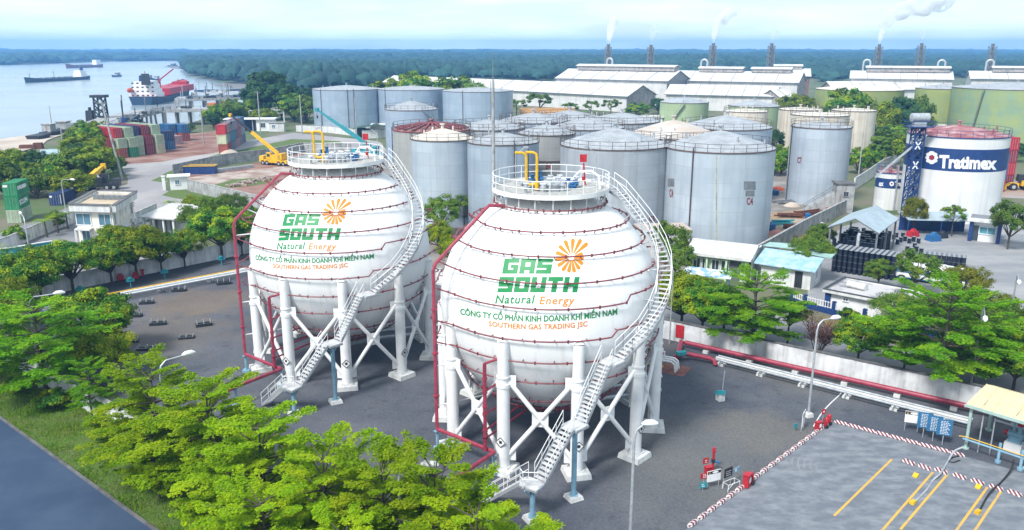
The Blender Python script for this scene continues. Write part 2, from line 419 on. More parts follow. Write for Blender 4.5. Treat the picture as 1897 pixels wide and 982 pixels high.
# ================================================================== THE SETTING
EARTH = mat('scrub_ground', (0.065, 0.115, 0.03), 0.95, var=0.2, scale=0.05, col2=(0.16, 0.14, 0.10))
GRAVEL = mat('dark_gravel', (0.058, 0.066, 0.086), 0.95, scale=0.10, col2=(0.120, 0.124, 0.136), bump=0.25, bscale=14, lo=0.42, hi=0.72)
def gravel_extra(m):
    """fine stone speckle and a few brown earthy patches"""
    nt = m.node_tree; L = nt.links.new; b = nt.nodes['Principled BSDF']
    prev = b.inputs['Base Color'].links[0].from_socket
    tc = N(nt, 'ShaderNodeTexCoord')
    n1 = N(nt, 'ShaderNodeTexNoise'); n1.inputs['Scale'].default_value = 5.5; n1.inputs['Detail'].default_value = 9; n1.inputs['Roughness'].default_value = 0.8; L(tc.outputs['Object'], n1.inputs['Vector'])
    r1 = N(nt, 'ShaderNodeMapRange'); r1.inputs[1].default_value = 0.35; r1.inputs[2].default_value = 0.65; r1.inputs[3].default_value = 0.72; r1.inputs[4].default_value = 1.35; L(n1.outputs['Fac'], r1.inputs[0])
    vm = N(nt, 'ShaderNodeVectorMath', operation='SCALE'); L(prev, vm.inputs[0]); L(r1.outputs[0], vm.inputs[3])
    n2 = N(nt, 'ShaderNodeTexNoise'); n2.inputs['Scale'].default_value = 0.075; n2.inputs['Detail'].default_value = 6; L(tc.outputs['Object'], n2.inputs['Vector'])
    r2 = N(nt, 'ShaderNodeMapRange'); r2.inputs[1].default_value = 0.56; r2.inputs[2].default_value = 0.72; r2.inputs[4].default_value = 0.5; L(n2.outputs['Fac'], r2.inputs[0])
    mx = N(nt, 'ShaderNodeMix', data_type='RGBA'); mx.inputs[7].default_value = (0.17, 0.125, 0.085, 1); L(vm.outputs[0], mx.inputs[6]); L(r2.outputs[0], mx.inputs[0])
    n5 = N(nt, 'ShaderNodeTexNoise'); n5.inputs['Scale'].default_value = 0.55; n5.inputs['Detail'].default_value = 6; n5.inputs['Roughness'].default_value = 0.7; L(tc.outputs['Object'], n5.inputs['Vector'])
    r5 = N(nt, 'ShaderNodeMapRange'); r5.inputs[1].default_value = 0.55; r5.inputs[2].default_value = 0.72; r5.inputs[3].default_value = 1.0; r5.inputs[4].default_value = 0.55; L(n5.outputs['Fac'], r5.inputs[0])
    sc5 = N(nt, 'ShaderNodeVectorMath', operation='SCALE'); L(mx.outputs[2], sc5.inputs[0]); L(r5.outputs[0], sc5.inputs[3])
    out = sc5.outputs[0]
    n4 = N(nt, 'ShaderNodeTexNoise'); n4.inputs['Scale'].default_value = 0.32; n4.inputs['Detail'].default_value = 8; n4.inputs['Roughness'].default_value = 0.7; L(tc.outputs['Object'], n4.inputs['Vector'])
    for (px, py, rad, ccol) in ((300, 620, 7.5, (0.125, 0.105, 0.085)), (372, 560, 6.0, (0.17, 0.125, 0.085)), (1330, 830, 6.5, (0.125, 0.126, 0.122)), (1420, 800, 4.0, (0.13, 0.12, 0.105)), (1250, 900, 5.0, (0.12, 0.122, 0.12)), (1480, 690, 5.0, (0.105, 0.10, 0.095))):
        cg = g(px, py); ds = N(nt, 'ShaderNodeVectorMath', operation='DISTANCE'); L(tc.outputs['Object'], ds.inputs[0]); ds.inputs[1].default_value = cg
        ma = N(nt, 'ShaderNodeMath', operation='MULTIPLY_ADD'); L(n4.outputs['Fac'], ma.inputs[0]); ma.inputs[1].default_value = -rad * 2.2; L(ds.outputs['Value'], ma.inputs[2])
        rm = N(nt, 'ShaderNodeMapRange'); rm.inputs[1].default_value = -rad * 0.55; rm.inputs[2].default_value = rad * 0.1; rm.inputs[3].default_value = 0.55; rm.inputs[4].default_value = 0.0; L(ma.outputs[0], rm.inputs[0])
        vs2 = N(nt, 'ShaderNodeVectorMath', operation='SCALE'); vs2.inputs[0].default_value = ccol; L(r1.outputs[0], vs2.inputs[3])
        m3 = N(nt, 'ShaderNodeMix', data_type='RGBA'); L(out, m3.inputs[6]); L(vs2.outputs[0], m3.inputs[7]); L(rm.outputs[0], m3.inputs[0]); out = m3.outputs[2]
    L(out, b.inputs['Base Color'])
gravel_extra(GRAVEL)
ASPH = mat('asphalt', (0.026, 0.052, 0.105), 0.9, scale=0.22, col2=(0.040, 0.070, 0.125), bump=0.4, bscale=30, stretch=(1, 1, 1))
ROAD_G = mat('dusty_grey_road', (0.26, 0.25, 0.255), 0.9, scale=0.08, col2=(0.36, 0.34, 0.33), stretch=(1, 0.4, 1))
RED_E = mat('red_earth', (0.20, 0.085, 0.06), 0.95, scale=0.12, col2=(0.30, 0.20, 0.16))
PAVE = mat('compound_paving', (0.17, 0.175, 0.19), 0.9, scale=0.15, col2=(0.25, 0.245, 0.25))
RUBBLE = mat('pale_rubble', (0.42, 0.36, 0.32), 0.95, scale=0.25, col2=(0.24, 0.15, 0.11), bump=0.6, bscale=2)
SAND = mat('pale_sand', (0.52, 0.45, 0.38), 0.95, scale=0.08, col2=(0.40, 0.33, 0.27))
GRASS_M = mat('rough_grass', (0.075, 0.14, 0.02), 0.95, scale=0.6, col2=(0.10, 0.12, 0.035), bump=0.8, bscale=5)
SLAB = mat('worn_concrete_slab', (0.128, 0.145, 0.170), 0.85, scale=0.7, col2=(0.28, 0.295, 0.315), lo=0.42, hi=0.82, stretch=(1, 1.8, 1))
def tyre_swirls(m):
    """old scuff arcs left by turning lorries"""
    nt = m.node_tree; L = nt.links.new; b = nt.nodes['Principled BSDF']
    prev = b.inputs['Base Color'].links[0].from_socket
    tc = N(nt, 'ShaderNodeTexCoord'); mp = N(nt, 'ShaderNodeMapping'); cw = g(1562, 872); mp.inputs['Location'].default_value = (-cw.x, -cw.y, 0); L(tc.outputs['Object'], mp.inputs['Vector'])
    wv = N(nt, 'ShaderNodeTexWave', wave_type='RINGS', rings_direction='Z'); wv.inputs['Scale'].default_value = 0.8; wv.inputs['Distortion'].default_value = 1.6; wv.inputs['Detail'].default_value = 4; wv.inputs['Detail Scale'].default_value = 0.8
    L(mp.outputs[0], wv.inputs['Vector'])
    n2 = N(nt, 'ShaderNodeTexNoise'); n2.inputs['Scale'].default_value = 0.5; n2.inputs['Detail'].default_value = 5; L(tc.outputs['Object'], n2.inputs['Vector'])
    r1 = N(nt, 'ShaderNodeMapRange'); r1.inputs[1].default_value = 0.62; r1.inputs[2].default_value = 0.95; r1.inputs[4].default_value = 0.22; L(wv.outputs['Fac'], r1.inputs[0])
    r2 = N(nt, 'ShaderNodeMapRange'); r2.inputs[1].default_value = 0.47; r2.inputs[2].default_value = 0.62; L(n2.outputs['Fac'], r2.inputs[0])
    ml = N(nt, 'ShaderNodeMath', operation='MULTIPLY'); L(r1.outputs[0], ml.inputs[0]); ln = N(nt, 'ShaderNodeVectorMath', operation='LENGTH'); L(mp.outputs[0], ln.inputs[0]); r4 = N(nt, 'ShaderNodeMapRange'); r4.inputs[1].default_value = 3.2; r4.inputs[2].default_value = 6.5; r4.inputs[3].default_value = 1.0; r4.inputs[4].default_value = 0.0; L(ln.outputs['Value'], r4.inputs[0]); m4 = N(nt, 'ShaderNodeMath', operation='MULTIPLY'); L(r2.outputs[0], m4.inputs[0]); L(r4.outputs[0], m4.inputs[1]); sx_ = N(nt, 'ShaderNodeSeparateXYZ'); L(mp.outputs[0], sx_.inputs[0]); r5 = N(nt, 'ShaderNodeMapRange'); r5.inputs[1].default_value = -0.8; r5.inputs[2].default_value = -2.6; L(sx_.outputs[0], r5.inputs[0]); m5 = N(nt, 'ShaderNodeMath', operation='MULTIPLY'); L(m4.outputs[0], m5.inputs[0]); L(r5.outputs[0], m5.inputs[1]); L(m5.outputs[0], ml.inputs[1])
    mx = N(nt, 'ShaderNodeMix', data_type='RGBA'); mx.inputs[7].default_value = (0.40, 0.40, 0.40, 1); L(prev, mx.inputs[6]); L(ml.outputs[0], mx.inputs[0])
    L(mx.outputs[2], b.inputs['Base Color'])
tyre_swirls(SLAB)
WATER = mat('river_water', (0.32, 0.38, 0.40), 0.22, scale=0.01, var=0.08, bump=0.06, bscale=0.6, spec=0.6)

flat('ground', [(-5200, -300), (5200, -300), (5200, 5250), (-5200, 5250)], 0.0, EARTH)
RIVER = gp((-700, 330), (-300, 285), (0, 258), (90, 246), (130, 238), (190, 226), (236, 214), (262, 232), (335, 234), (400, 214), (440, 196), (478, 178), (488, 168),
           (472, 158), (430, 156), (398, 151), (352, 141), (341, 131), (336, 118), (333, 112.5), (200, 114), (0, 121.5), (-300, 132), (-700, 160))
flat('river', RIVER, 0.10, WATER)
flat('sand_bank', rough_edge(gp((-260, 318), (-60, 282), (0, 259), (60, 250), (112, 243), (128, 248), (80, 268), (30, 284), (-40, 305)), 1.5, 9, 3), 0.22, SAND)
flat('mud_bank', rough_edge(gp((300, 124), (345, 122), (352, 132), (330, 128)), 3, 30, 5), 0.16, mat('grey_mud', (0.20, 0.19, 0.18), 0.8))
flat('mud_flat', rough_edge(gp((395, 158), (440, 152), (480, 155), (492, 166), (440, 166)), 3, 30, 6), 0.18, MATS['grey_mud'])
# yard of the gas depot
YARD = [g(53, 559) + Vector((-1, 0.4, 0)), g(330, 496), g(461, 469), Vector((-9, 95, 0)), Vector((14.0, 76.9, 0)), Vector((37.1, 59.7, 0)), Vector((50, 50.1, 0)), Vector((40, 20, 0)), Vector((2, 24, 0)), g(365, 888), g(148, 748), Vector((-52, 74.3, 0))]
flat('yard', YARD, 0.030, GRAVEL)
flat('loading_apron', [g(1541, 781), g(1800, 850), g(1960, 895), Vector((34, 22, 0)), Vector((-8, 22, 0)), g(1268, 984)], 0.045, SLAB)
# road and verge outside the front wall
e = (g(285, 982) - g(0, 775)).normalized(); nrm = Vector((-e.y, e.x, 0)); base = g(0, 775)
if nrm.x > 0: nrm = -nrm
flat('road', [base - e * 60, base + e * 70, base + e * 70 + nrm * 14, base - e * 60 + nrm * 14], 0.040, ASPH)
b = MB(); b.beam(base - e * 60 + Vector((0, 0, 0.06)), base + e * 70 + Vector((0, 0, 0.06)), 0.18, 0.2)
tag(b.build('kerb', CONC_D), kind='structure')
flat('verge', [base - e * 60 - nrm * 0.1, base + e * 70 - nrm * 0.1, base + e * 70 - nrm * 9.5, base - e * 60 - nrm * 9.5], 0.020, GRASS_M)
def grass(name, outline, z, n, hmin, hmax, seed, m):
    """blades scattered through an outline"""
    q = np.random.default_rng(seed); P = np.array([(p[0], p[1]) for p in outline]); lo, hi = P.min(0), P.max(0)
    pts = q.uniform(lo, hi, (n * 3, 2)); ins = np.zeros(len(pts), bool); j = len(P) - 1
    for i in range(len(P)):
        c = ((P[i, 1] > pts[:, 1]) != (P[j, 1] > pts[:, 1])) & (pts[:, 0] < (P[j, 0] - P[i, 0]) * (pts[:, 1] - P[i, 1]) / (P[j, 1] - P[i, 1] + 1e-9) + P[i, 0]); ins ^= c; j = i
    pts = pts[ins][:n]; k = len(pts); h = q.uniform(hmin, hmax, k) * (0.6 + 0.6 * np.abs(np.sin(pts[:, 0] * 0.7) * np.cos(pts[:, 1] * 0.9)))
    a = q.uniform(0, 6.283, k); w = h * 0.22; ln = q.normal(0, 0.35, (k, 2)) * h[:, None]
    V = np.zeros((k, 3, 3)); V[:, 0, :2] = pts + np.stack([np.cos(a), np.sin(a)], 1) * w[:, None]; V[:, 1, :2] = pts - np.stack([np.cos(a), np.sin(a)], 1) * w[:, None]
    V[:, :2, 2] = z; V[:, 2, :2] = pts + ln; V[:, 2, 2] = z + h
    return tag(np_mesh(name, V.reshape(-1, 3), np.arange(k * 3).reshape(-1, 3), m), kind='stuff')
GRASS_L = leaf_mat('grass_blades', (0.10, 0.21, 0.012), (0.15, 0.27, 0.02), (0.20, 0.26, 0.04), 0.4, 0.35)
tag(grass('verge_grass', [base - e * 20 - nrm * 0.05, base + e * 26 - nrm * 0.05, base + e * 26 - nrm * 8, base - e * 20 - nrm * 8], 0.02, 70000, 0.07, 0.22, 4, GRASS_L), 'rough green grass verge between the dark road and the trees')
# left compound, roads and earth yards
flat('compound_yard', gp((-30, 470), (60, 428), (130, 405), (262, 400), (300, 440), (330, 470), (140, 520), (40, 545), (-30, 540)), 0.034, PAVE)
flat('service_road', rough_edge(gp((95, 402), (140, 384), (205, 352), (236, 342), (228, 318), (232, 304), (262, 300), (340, 292), (395, 283), (455, 262), (545, 246), (700, 262), (716, 278), (640, 273), (545, 258), (470, 275), (400, 296), (326, 309), (318, 330), (300, 350), (340, 366), (440, 385), (470, 400), (330, 400), (262, 398), (150, 420)), 0.5, 6, 2), 0.038, ROAD_G)
flat('lane', gp((-60, 452), (0, 432), (60, 412), (128, 384), (150, 398), (70, 428), (0, 452), (-60, 474)), 0.036, PAVE)
flat('container_yard', rough_edge(gp((185, 308), (200, 292), (230, 268), (330, 252), (420, 240), (452, 255), (452, 262), (395, 284), (300, 300), (228, 305)), 1.2, 7, 8), 0.042, RED_E)
flat('building_plot', rough_edge(gp((352, 345), (326, 326), (500, 298), (560, 278), (700, 300), (560, 420), (474, 380)), 0.4, 6, 9), 0.031, RED_E)
flat('rubble_strip', rough_edge(gp((350, 340), (345, 330), (400, 322), (500, 312), (560, 300), (560, 318), (490, 328), (410, 345)), 1.2, 4, 10), 0.050, RUBBLE)
flat('grass_strip', rough_edge(gp((388, 346), (430, 333), (500, 328), (505, 338), (430, 348)), 0.8, 4, 11), 0.056, GRASS_M)
flat('grass_bank', rough_edge(gp((355, 302), (400, 287), (470, 272), (540, 258), (630, 262), (640, 274), (560, 270), (500, 285), (380, 305)), 0.8, 5, 12), 0.058, GRASS_M)
flat('grass_corner', rough_edge(gp((280, 335), (318, 316), (330, 330), (300, 338)), 0.5, 4, 13), 0.052, GRASS_M)
flat('grass_triangle', rough_edge(gp((180, 350), (192, 322), (240, 325), (212, 338)), 0.5, 4, 14), 0.053, GRASS_M)
flat('grass_patch', rough_edge(gp((300, 362), (318, 352), (385, 350), (470, 380), (440, 392), (350, 372)), 0.6, 4, 15), 0.054, GRASS_M)
# right side: road beyond the wall, neighbour's yards
flat('side_road', [g(1225, 560), g(1480, 590), g(1660, 640), g(1900, 700), Vector((70, 50, 0)), Vector((37.3, 60.0, 0)), Vector((14.2, 77.2, 0))], 0.033, PAVE)
flat('dry_grass_strip', rough_edge([g(1520, 585), g(1660, 615), g(1900, 665), g(1900, 690), g(1640, 636), g(1530, 605)], 0.4, 3, 16), 0.048, mat('dry_grass', (0.22, 0.16, 0.07), 0.95, scale=0.8, col2=(0.10, 0.13, 0.04), bump=0.6))
flat('drum_yard', gp((1495, 560), (1500, 480), (1560, 420), (1640, 400), (1900, 395), (2200, 420), (2200, 680), (1890, 636), (1645, 602), (1500, 570)), 0.035, mat('pale_yard', (0.21, 0.22, 0.235), 0.9, scale=0.1, col2=(0.31, 0.31, 0.31), stretch=(1, 2, 1)))
flat('tank_farm_floor', [g(1410, 480), g(1571, 390), g(1582, 350), Vector((60, 230, 0)), Vector((-60, 230, 0)), Vector((-30, 150, 0)), Vector((-9, 97, 0)), g(1270, 520)], 0.037, mat('farm_floor', (0.27, 0.25, 0.23), 0.9, scale=0.15, col2=(0.17, 0.15, 0.13)))
flat('scrap_yard', rough_edge(gp((1424, 470), (1424, 440), (1430, 395), (1500, 385), (1550, 395), (1480, 445)), 0.3, 3, 17), 0.046, mat('rusty_earth', (0.30, 0.19, 0.10), 0.95, scale=0.35, col2=(0.36, 0.31, 0.26)))
flat('far_yard', gp((1790, 345), (1845, 335), (1990, 330), (1990, 372), (1840, 366)), 0.041, mat('orange_earth', (0.34, 0.20, 0.12), 0.95, scale=0.1, col2=(0.30, 0.29, 0.28)))

# ------------------------------------------------------------------ walls
def wall(name, label, pts, h, m, th=0.22, pil=3.0, cap=True, cap_m=None, cat='wall'):
    t = thing(name, label, cat, Vector((pts[0][0], pts[0][1], 0))); o = t.location
    b = MB(); c = MB(); k = MB()
    for i in range(len(pts) - 1):
        p, q = Vector((*pts[i][:2], 0)) - o, Vector((*pts[i + 1][:2], 0)) - o
        b.beam(p + Vector((0, 0, h / 2)), q + Vector((0, 0, h / 2)), th, h)
        c.beam(p + Vector((0, 0, h + 0.05)), q + Vector((0, 0, h + 0.05)), th + 0.12, 0.1)
        n = max(1, int((q - p).length / pil)); rz = math.atan2(q.y - p.y, q.x - p.x)
        for j in range(n + 1):
            w = p + (q - p) * (j / n); k.box((w.x, w.y, (h - 0.01) / 2), (0.28, th + 0.09, h - 0.01), rz)
    b.build('panel', m, t, smooth=False); k.build('pier', m, t, smooth=False)
    if cap: c.build('coping', cap_m or CONC, t, smooth=False)
    return t
wall('boundary_wall', 'white yard wall behind the row of round trees and the low pipe rack', [g(53, 559) + Vector((-1, 0.4, 0)), g(330, 496), g(461, 469), Vector((-28, 105, 0))], 2.0, WALL_W, cap=False)
wall('boundary_wall', 'white wall half hidden under the bright green roadside trees', [Vector((-52, 74.3, 0)), g(85, 712), g(365, 888), Vector((-3, 33.5, 0))], 1.9, WALL_W)
wall('boundary_wall', 'long stained white wall along the thick dark red pipe', [Vector((14.0, 76.9, 0)), Vector((37.1, 59.7, 0)), Vector((50, 50.1, 0))], 2.0, WALL_W, cap_m=CONC_D)
wall('boundary_wall', 'back yard wall behind the two white gas spheres', [Vector((-28, 105, 0)), Vector((-9, 95, 0)), Vector((14.0, 76.9, 0))], 2.0, WALL_W)
wall('concrete_wall', 'long grey concrete panel wall behind the yellow crane', [g(330, 325), g(420, 305), g(500, 295), g(562, 282), g(650, 285)], 2.6, CONC, pil=2.5)
wall('concrete_wall', 'grey wall running from the gatehouse past the red earth plot', [g(350, 354), g(415, 370), g(478, 386), g(540, 400)], 2.3, CONC, pil=2.5)
wall('low_wall', 'white low wall below the big silver tanks', [g(550, 244), g(610, 246), g(665, 253)], 2.2, WHITE_OLD, cat='wall')
wall('low_wall', 'white low wall beside the green canvas shelter', [g(672, 257), g(700, 256), g(722, 254)], 2.6, WHITE_OLD, cat='wall')
wall('compound_wall', 'whitewashed compound wall behind the two-storey cream house', [g(-30, 480), g(20, 462), g(72, 438), g(140, 412), g(252, 416), g(290, 398)], 1.9, WALL_W)
wall('compound_wall', 'white-topped teal wall at the front of the house yard', [g(2, 482), g(30, 478), g(74, 470), g(100, 466)], 1.5, TEAL, cap_m=WHITE)
wall('retaining_wall', 'grey diagonal wall between the scrap heap and the tree', [g(1400, 486), g(1490, 433), g(1571, 391)], 2.2, CONC, pil=2.0)
wall('railing_wall', 'pale slatted wall climbing behind the small banded tank', [g(1582, 352), g(1606, 336), g(1630, 318), g(1665, 300)], 2.4, WHITE_OLD, pil=1.2)

# ================================================================== THE TWO GAS SPHERES
SR, SZ = 8.0, 10.2
SPH_B, SPH_A = Vector((2.75, 57.2, 0)), Vector((-15.6, 71.8, 0))
SHELL = mat('sphere_white', (0.83, 0.84, 0.84), 0.42, scale=0.35, col2=(0.77, 0.78, 0.785), lo=0.5, hi=0.75)
def shell_dirt(m):
    """faint plate seams and run-off dirt on the white shell"""
    nt = m.node_tree; L = nt.links.new; b = nt.nodes['Principled BSDF']
    prev = b.inputs['Base Color'].links[0].from_socket
    tc = N(nt, 'ShaderNodeTexCoord'); sep = N(nt, 'ShaderNodeSeparateXYZ'); L(tc.outputs['Object'], sep.inputs[0])
    an = N(nt, 'ShaderNodeMath', operation='ARCTAN2'); L(sep.outputs[0], an.inputs[0]); L(sep.outputs[1], an.inputs[1])
    cb = N(nt, 'ShaderNodeCombineXYZ'); L(an.outputs[0], cb.inputs[0]); L(sep.outputs[2], cb.inputs[1])
    br = N(nt, 'ShaderNodeTexBrick'); br.inputs['Scale'].default_value = 1; br.inputs['Brick Width'].default_value = 0.39; br.inputs['Row Height'].default_value = 2.6
    br.inputs['Mortar Size'].default_value = 0.006; br.inputs['Mortar Smooth'].default_value = 0.5; br.inputs['Color1'].default_value = (1, 1, 1, 1); br.inputs['Color2'].default_value = (0.985, 0.987, 0.99, 1); br.inputs['Mortar'].default_value = (0.965, 0.965, 0.965, 1)
    L(cb.outputs[0], br.inputs['Vector'])
    mp = N(nt, 'ShaderNodeMapping'); mp.inputs['Scale'].default_value = (9, 0.12, 1); L(cb.outputs[0], mp.inputs['Vector'])
    n2 = N(nt, 'ShaderNodeTexNoise'); n2.inputs['Scale'].default_value = 2; n2.inputs['Detail'].default_value = 6; L(mp.outputs[0], n2.inputs['Vector'])
    r2 = N(nt, 'ShaderNodeMapRange'); r2.inputs[1].default_value = 0.52; r2.inputs[2].default_value = 0.85; r2.inputs[3].default_value = 1.0; r2.inputs[4].default_value = 0.80; L(n2.outputs['Fac'], r2.inputs[0])
    mu = N(nt, 'ShaderNodeMix', data_type='RGBA', blend_type='MULTIPLY'); mu.inputs[0].default_value = 1; L(prev, mu.inputs[6]); L(br.outputs['Color'], mu.inputs[7])
    vm = N(nt, 'ShaderNodeVectorMath', operation='SCALE'); L(mu.outputs[2], vm.inputs[0]); L(r2.outputs[0], vm.inputs[3])
    L(vm.outputs[0], b.inputs['Base Color'])
shell_dirt(SHELL)
def sph(az, el, r):                       # az degrees from -Y (toward the camera side) to +X
    a, e_ = R(az), R(el)
    return Vector((r * math.cos(e_) * math.sin(a), -r * math.cos(e_) * math.cos(a), SZ + r * math.sin(e_)))
sphere = thing('gas_sphere', 'white gas storage sphere nearest the loading bay, with green and orange lettering', 'gas tank', SPH_B)
b = MB(); ns = 48
b.lathe([(SR * math.sin(math.pi * i / ns), -SR * math.cos(math.pi * i / ns)) for i in range(ns + 1)], 96)
shell = b.build('shell', SHELL, sphere, ang=80); shell.location = (0, 0, SZ)
# columns, braces
AZ0 = 11.5
for k in range(10):
    az = AZ0 + 36 * k; p = sph(az, 0, 8.02); rz = R(az)
    b = MB()
    b.tube([(p.x, p.y, 0.5), (p.x, p.y, 6.3)], 0.44, 20); b.tube([(p.x, p.y, 6.3), (p.x, p.y, 9.4)], 0.40, 20)
    b.tube([(p.x, p.y, 6.25), (p.x, p.y, 6.5)], 0.50, 20); b.tube([(p.x, p.y, 6.9), (p.x, p.y, 7.0)], 0.46, 20)
    b.tube([(p.x, p.y, 9.4), (p.x * 0.985, p.y * 0.985, 9.85)], [0.40, 0.15], 20)
    col = b.build('column', WHITE, sphere)
    f = MB(); f.box((p.x, p.y, 0.2), (1.75, 1.75, 0.4), rz, 0, 0.93); f.box((p.x, p.y, 0.44), (1.05, 1.05, 0.08), rz)
    for sx in (-0.42, 0.42):
        for sy in (-0.42, 0.42):
            f.tube([(p.x + sx * math.cos(rz) - sy * math.sin(rz), p.y + sx * math.sin(rz) + sy * math.cos(rz), 0.45), (p.x + sx * math.cos(rz) - sy * math.sin(rz), p.y + sx * math.sin(rz) + sy * math.cos(rz), 0.6)], 0.05, 6)
    f.build('footing', WHITE_OLD, col)
    q = sph(az + 36, 0, 8.02); c = (p + q) / 2; c.z = 3.95
    b = MB(); d = (q - p).normalized()
    for (s0, s1) in ((p, q), (q, p)):
        dd = (s1 - s0).normalized()
        b.tube([s0 + dd * 0.3 + Vector((0, 0, 1.2 - s0.z)), s1 - dd * 0.3 + Vector((0, 0, 6.7 - s1.z))], 0.165, 12)
    b.beam(c - d * 0.55, c + d * 0.55, 0.06, 1.05)
    for (s0, z) in ((p, 1.25), (p, 6.65), (q, 1.25), (q, 6.65)):
        dd = d if s0 is p else -d
        b.beam(Vector((s0.x, s0.y, z)) + dd * 0.35, Vector((s0.x, s0.y, z)) + dd * 0.85, 0.05, 0.8)
    b.build('cross_brace', WHITE, sphere)
    if k in (0, 1, 9):
        nn = Vector((math.sin(rz), -math.cos(rz), 0)); tt = Vector((math.cos(rz), math.sin(rz), 0)); cc = Vector((p.x, p.y, 2.35)) + nn * 0.47; up = Vector((0, 0, 1))
        s_ = MB(); s_.add([cc - up * 0.4, cc + tt * 0.4, cc + up * 0.4, cc - tt * 0.4], [(0, 1, 2, 3)]); s_.add([cc - up * 0.4 - nn * 0.03, cc + tt * 0.4 - nn * 0.03, cc + up * 0.4 - nn * 0.03, cc - tt * 0.4 - nn * 0.03], [(3, 2, 1, 0)])
        sg = s_.build('hazard_sign', WHITE, col, smooth=False)
        m_ = MB()
        for i in range(4):
            v = [-up, tt, up, -tt]; m_.beam(cc + nn * 0.012 + v[i] * 0.36, cc + nn * 0.012 + v[(i + 1) % 4] * 0.36, 0.012, 0.05)
        m_.box(cc + nn * 0.014 + up * 0.02, (0.2, 0.012, 0.2), rz)
        m_.build('sign_border', BLACK, col, smooth=False)
# spray rings
for k, (el, n) in enumerate([(60.8, 0), (47.5, 0), (35.2, 0), (22.9, 0), (11.5, 1), (-3.3, 1), (-14.4, 0), (-26.7, 0), (-43.2, 0), (-54, 0), (-65, 0), (-75, 0)]):
    pts = []
    rr0 = SR + 0.30
    for i in range(120):
        az = -180 + 3 * i + 0.01
        rr = rr0; ee = el
        if -20 < el < 55:
            rr += 0.75 * math.exp(-((az + 68) / 9) ** 2)
        if -30 < el < 30: rr += 0.75 * math.exp(-((az - 96) / 8) ** 2)
        if n and az > (38 if el > 0 else 30) and az < 120: ee += 3.0
        pts.append(sph(az, ee, rr))
    b = MB(); b.tube(pts, 0.052, 6, closed=True)
    for i in range(0, 120, 5):
        p = pts[i]; d = (p - Vector((0, 0, SZ))).normalized()
        b.tube([p - d * 0.33, p], 0.035, 5, 0)
        q = pts[(i + 2) % 120]; b.tube([q - d * 0.02 + Vector((0, 0, -0.1)), q + Vector((0, 0, 0.1))], 0.072, 6)
    b.build('spray_ring', RED_RING, sphere)
# deluge water pipe
rx = Vector((math.sin(R(-61.5)), -math.cos(R(-61.5)), 0))
b = MB()
P1, P2 = Vector((-8.1, -4.4, 1.7)), Vector((-4.0, -7.75, 1.7))
b.tube([rx * 3.6 + Vector((0, 0, 17.35)), rx * 4.9 + Vector((0, 0, 17.5)), rx * 5.3 + Vector((0, 0, 17.2)), rx * 9.0 + Vector((0, 0, 13.9)), rx * 9.2 + Vector((0, 0, 13.4)), P1 + Vector((0, 0, 0.3)), P1 + Vector((0.1, -0.1, 0.03))], 0.125, 10)
b.tube([P1, P2 + Vector((-0.2, 0.15, 0)), P2 + Vector((0.05, -0.1, 0)), P2 + Vector((-0.1, -0.35, 0)), Vector((-6.6, -11.6, 1.7)), Vector((-9.0, -16.0, 1.6)), Vector((-9.2, -16.3, 0.1))], 0.145, 10)
for z in (4.2, 7.4, 10.6): b.tube([rx * 9.2 + Vector((0, 0, z)), rx * 9.2 + Vector((0, 0, z + 0.12))], 0.23, 10)
b.build('water_riser', RED_PIPE, sphere)
b = MB()
Q = P2 + Vector((-0.55, 0.1, 0))
b.tube([(Q.x, Q.y, 1.7), (Q.x, Q.y, 8.0)], 0.13, 10); b.tube([(Q.x, Q.y, 8.0), sph(-27, -14.4, 8.3)], 0.09, 8)
for z, el in ((6.0, -26.7), (4.4, -43.2), (3.2, -54), (2.6, -65)):
    b.tube([(Q.x, Q.y, z), sph(-27, el, 8.3)], 0.075, 8); b.tube([(Q.x, Q.y, z - 0.1), (Q.x, Q.y, z + 0.1)], 0.18, 8)
for z in (2.6, 4.9, 6.9): b.tube([(Q.x, Q.y, z), (Q.x, Q.y, z + 0.1)], 0.18, 8)
b.build('water_riser', RED_PIPE, sphere)
for p, z in ((P1, 1.55), (P2, 1.55), (Vector((-6.6, -11.6, 0)), 1.5)):
    b = MB(); b.tube([(p.x, p.y, 0.2), (p.x, p.y, z)], 0.11, 8); b.box((p.x, p.y, 0.12), (0.6, 0.6, 0.24)); b.box((p.x, p.y, z), (0.45, 0.3, 0.06), 0.7)
    b.build('pipe_support', BLUE_P, sphere)
for z in (3.5, 6.5, 9.5, 12.5):
    b = MB(); b.tube([rx * 9.2 + Vector((0, 0, z)), rx * (math.sqrt(max(1, SR ** 2 - (z - SZ) ** 2)) if abs(z - SZ) < 7.9 else 8) + Vector((0, 0, z))], 0.05, 6); b.build('riser_bracket', WHITE, sphere)
for t_ in (0.25, 0.5, 0.75):
    b = MB(); p = rx * (9.0 - 3.7 * t_) + Vector((0, 0, 13.9 + 3.3 * t_)); d = (p - Vector((0, 0, SZ))).normalized(); b.tube([p, Vector((0, 0, SZ)) + d * 8.0], 0.05, 6); b.build('riser_bracket', WHITE, sphere)
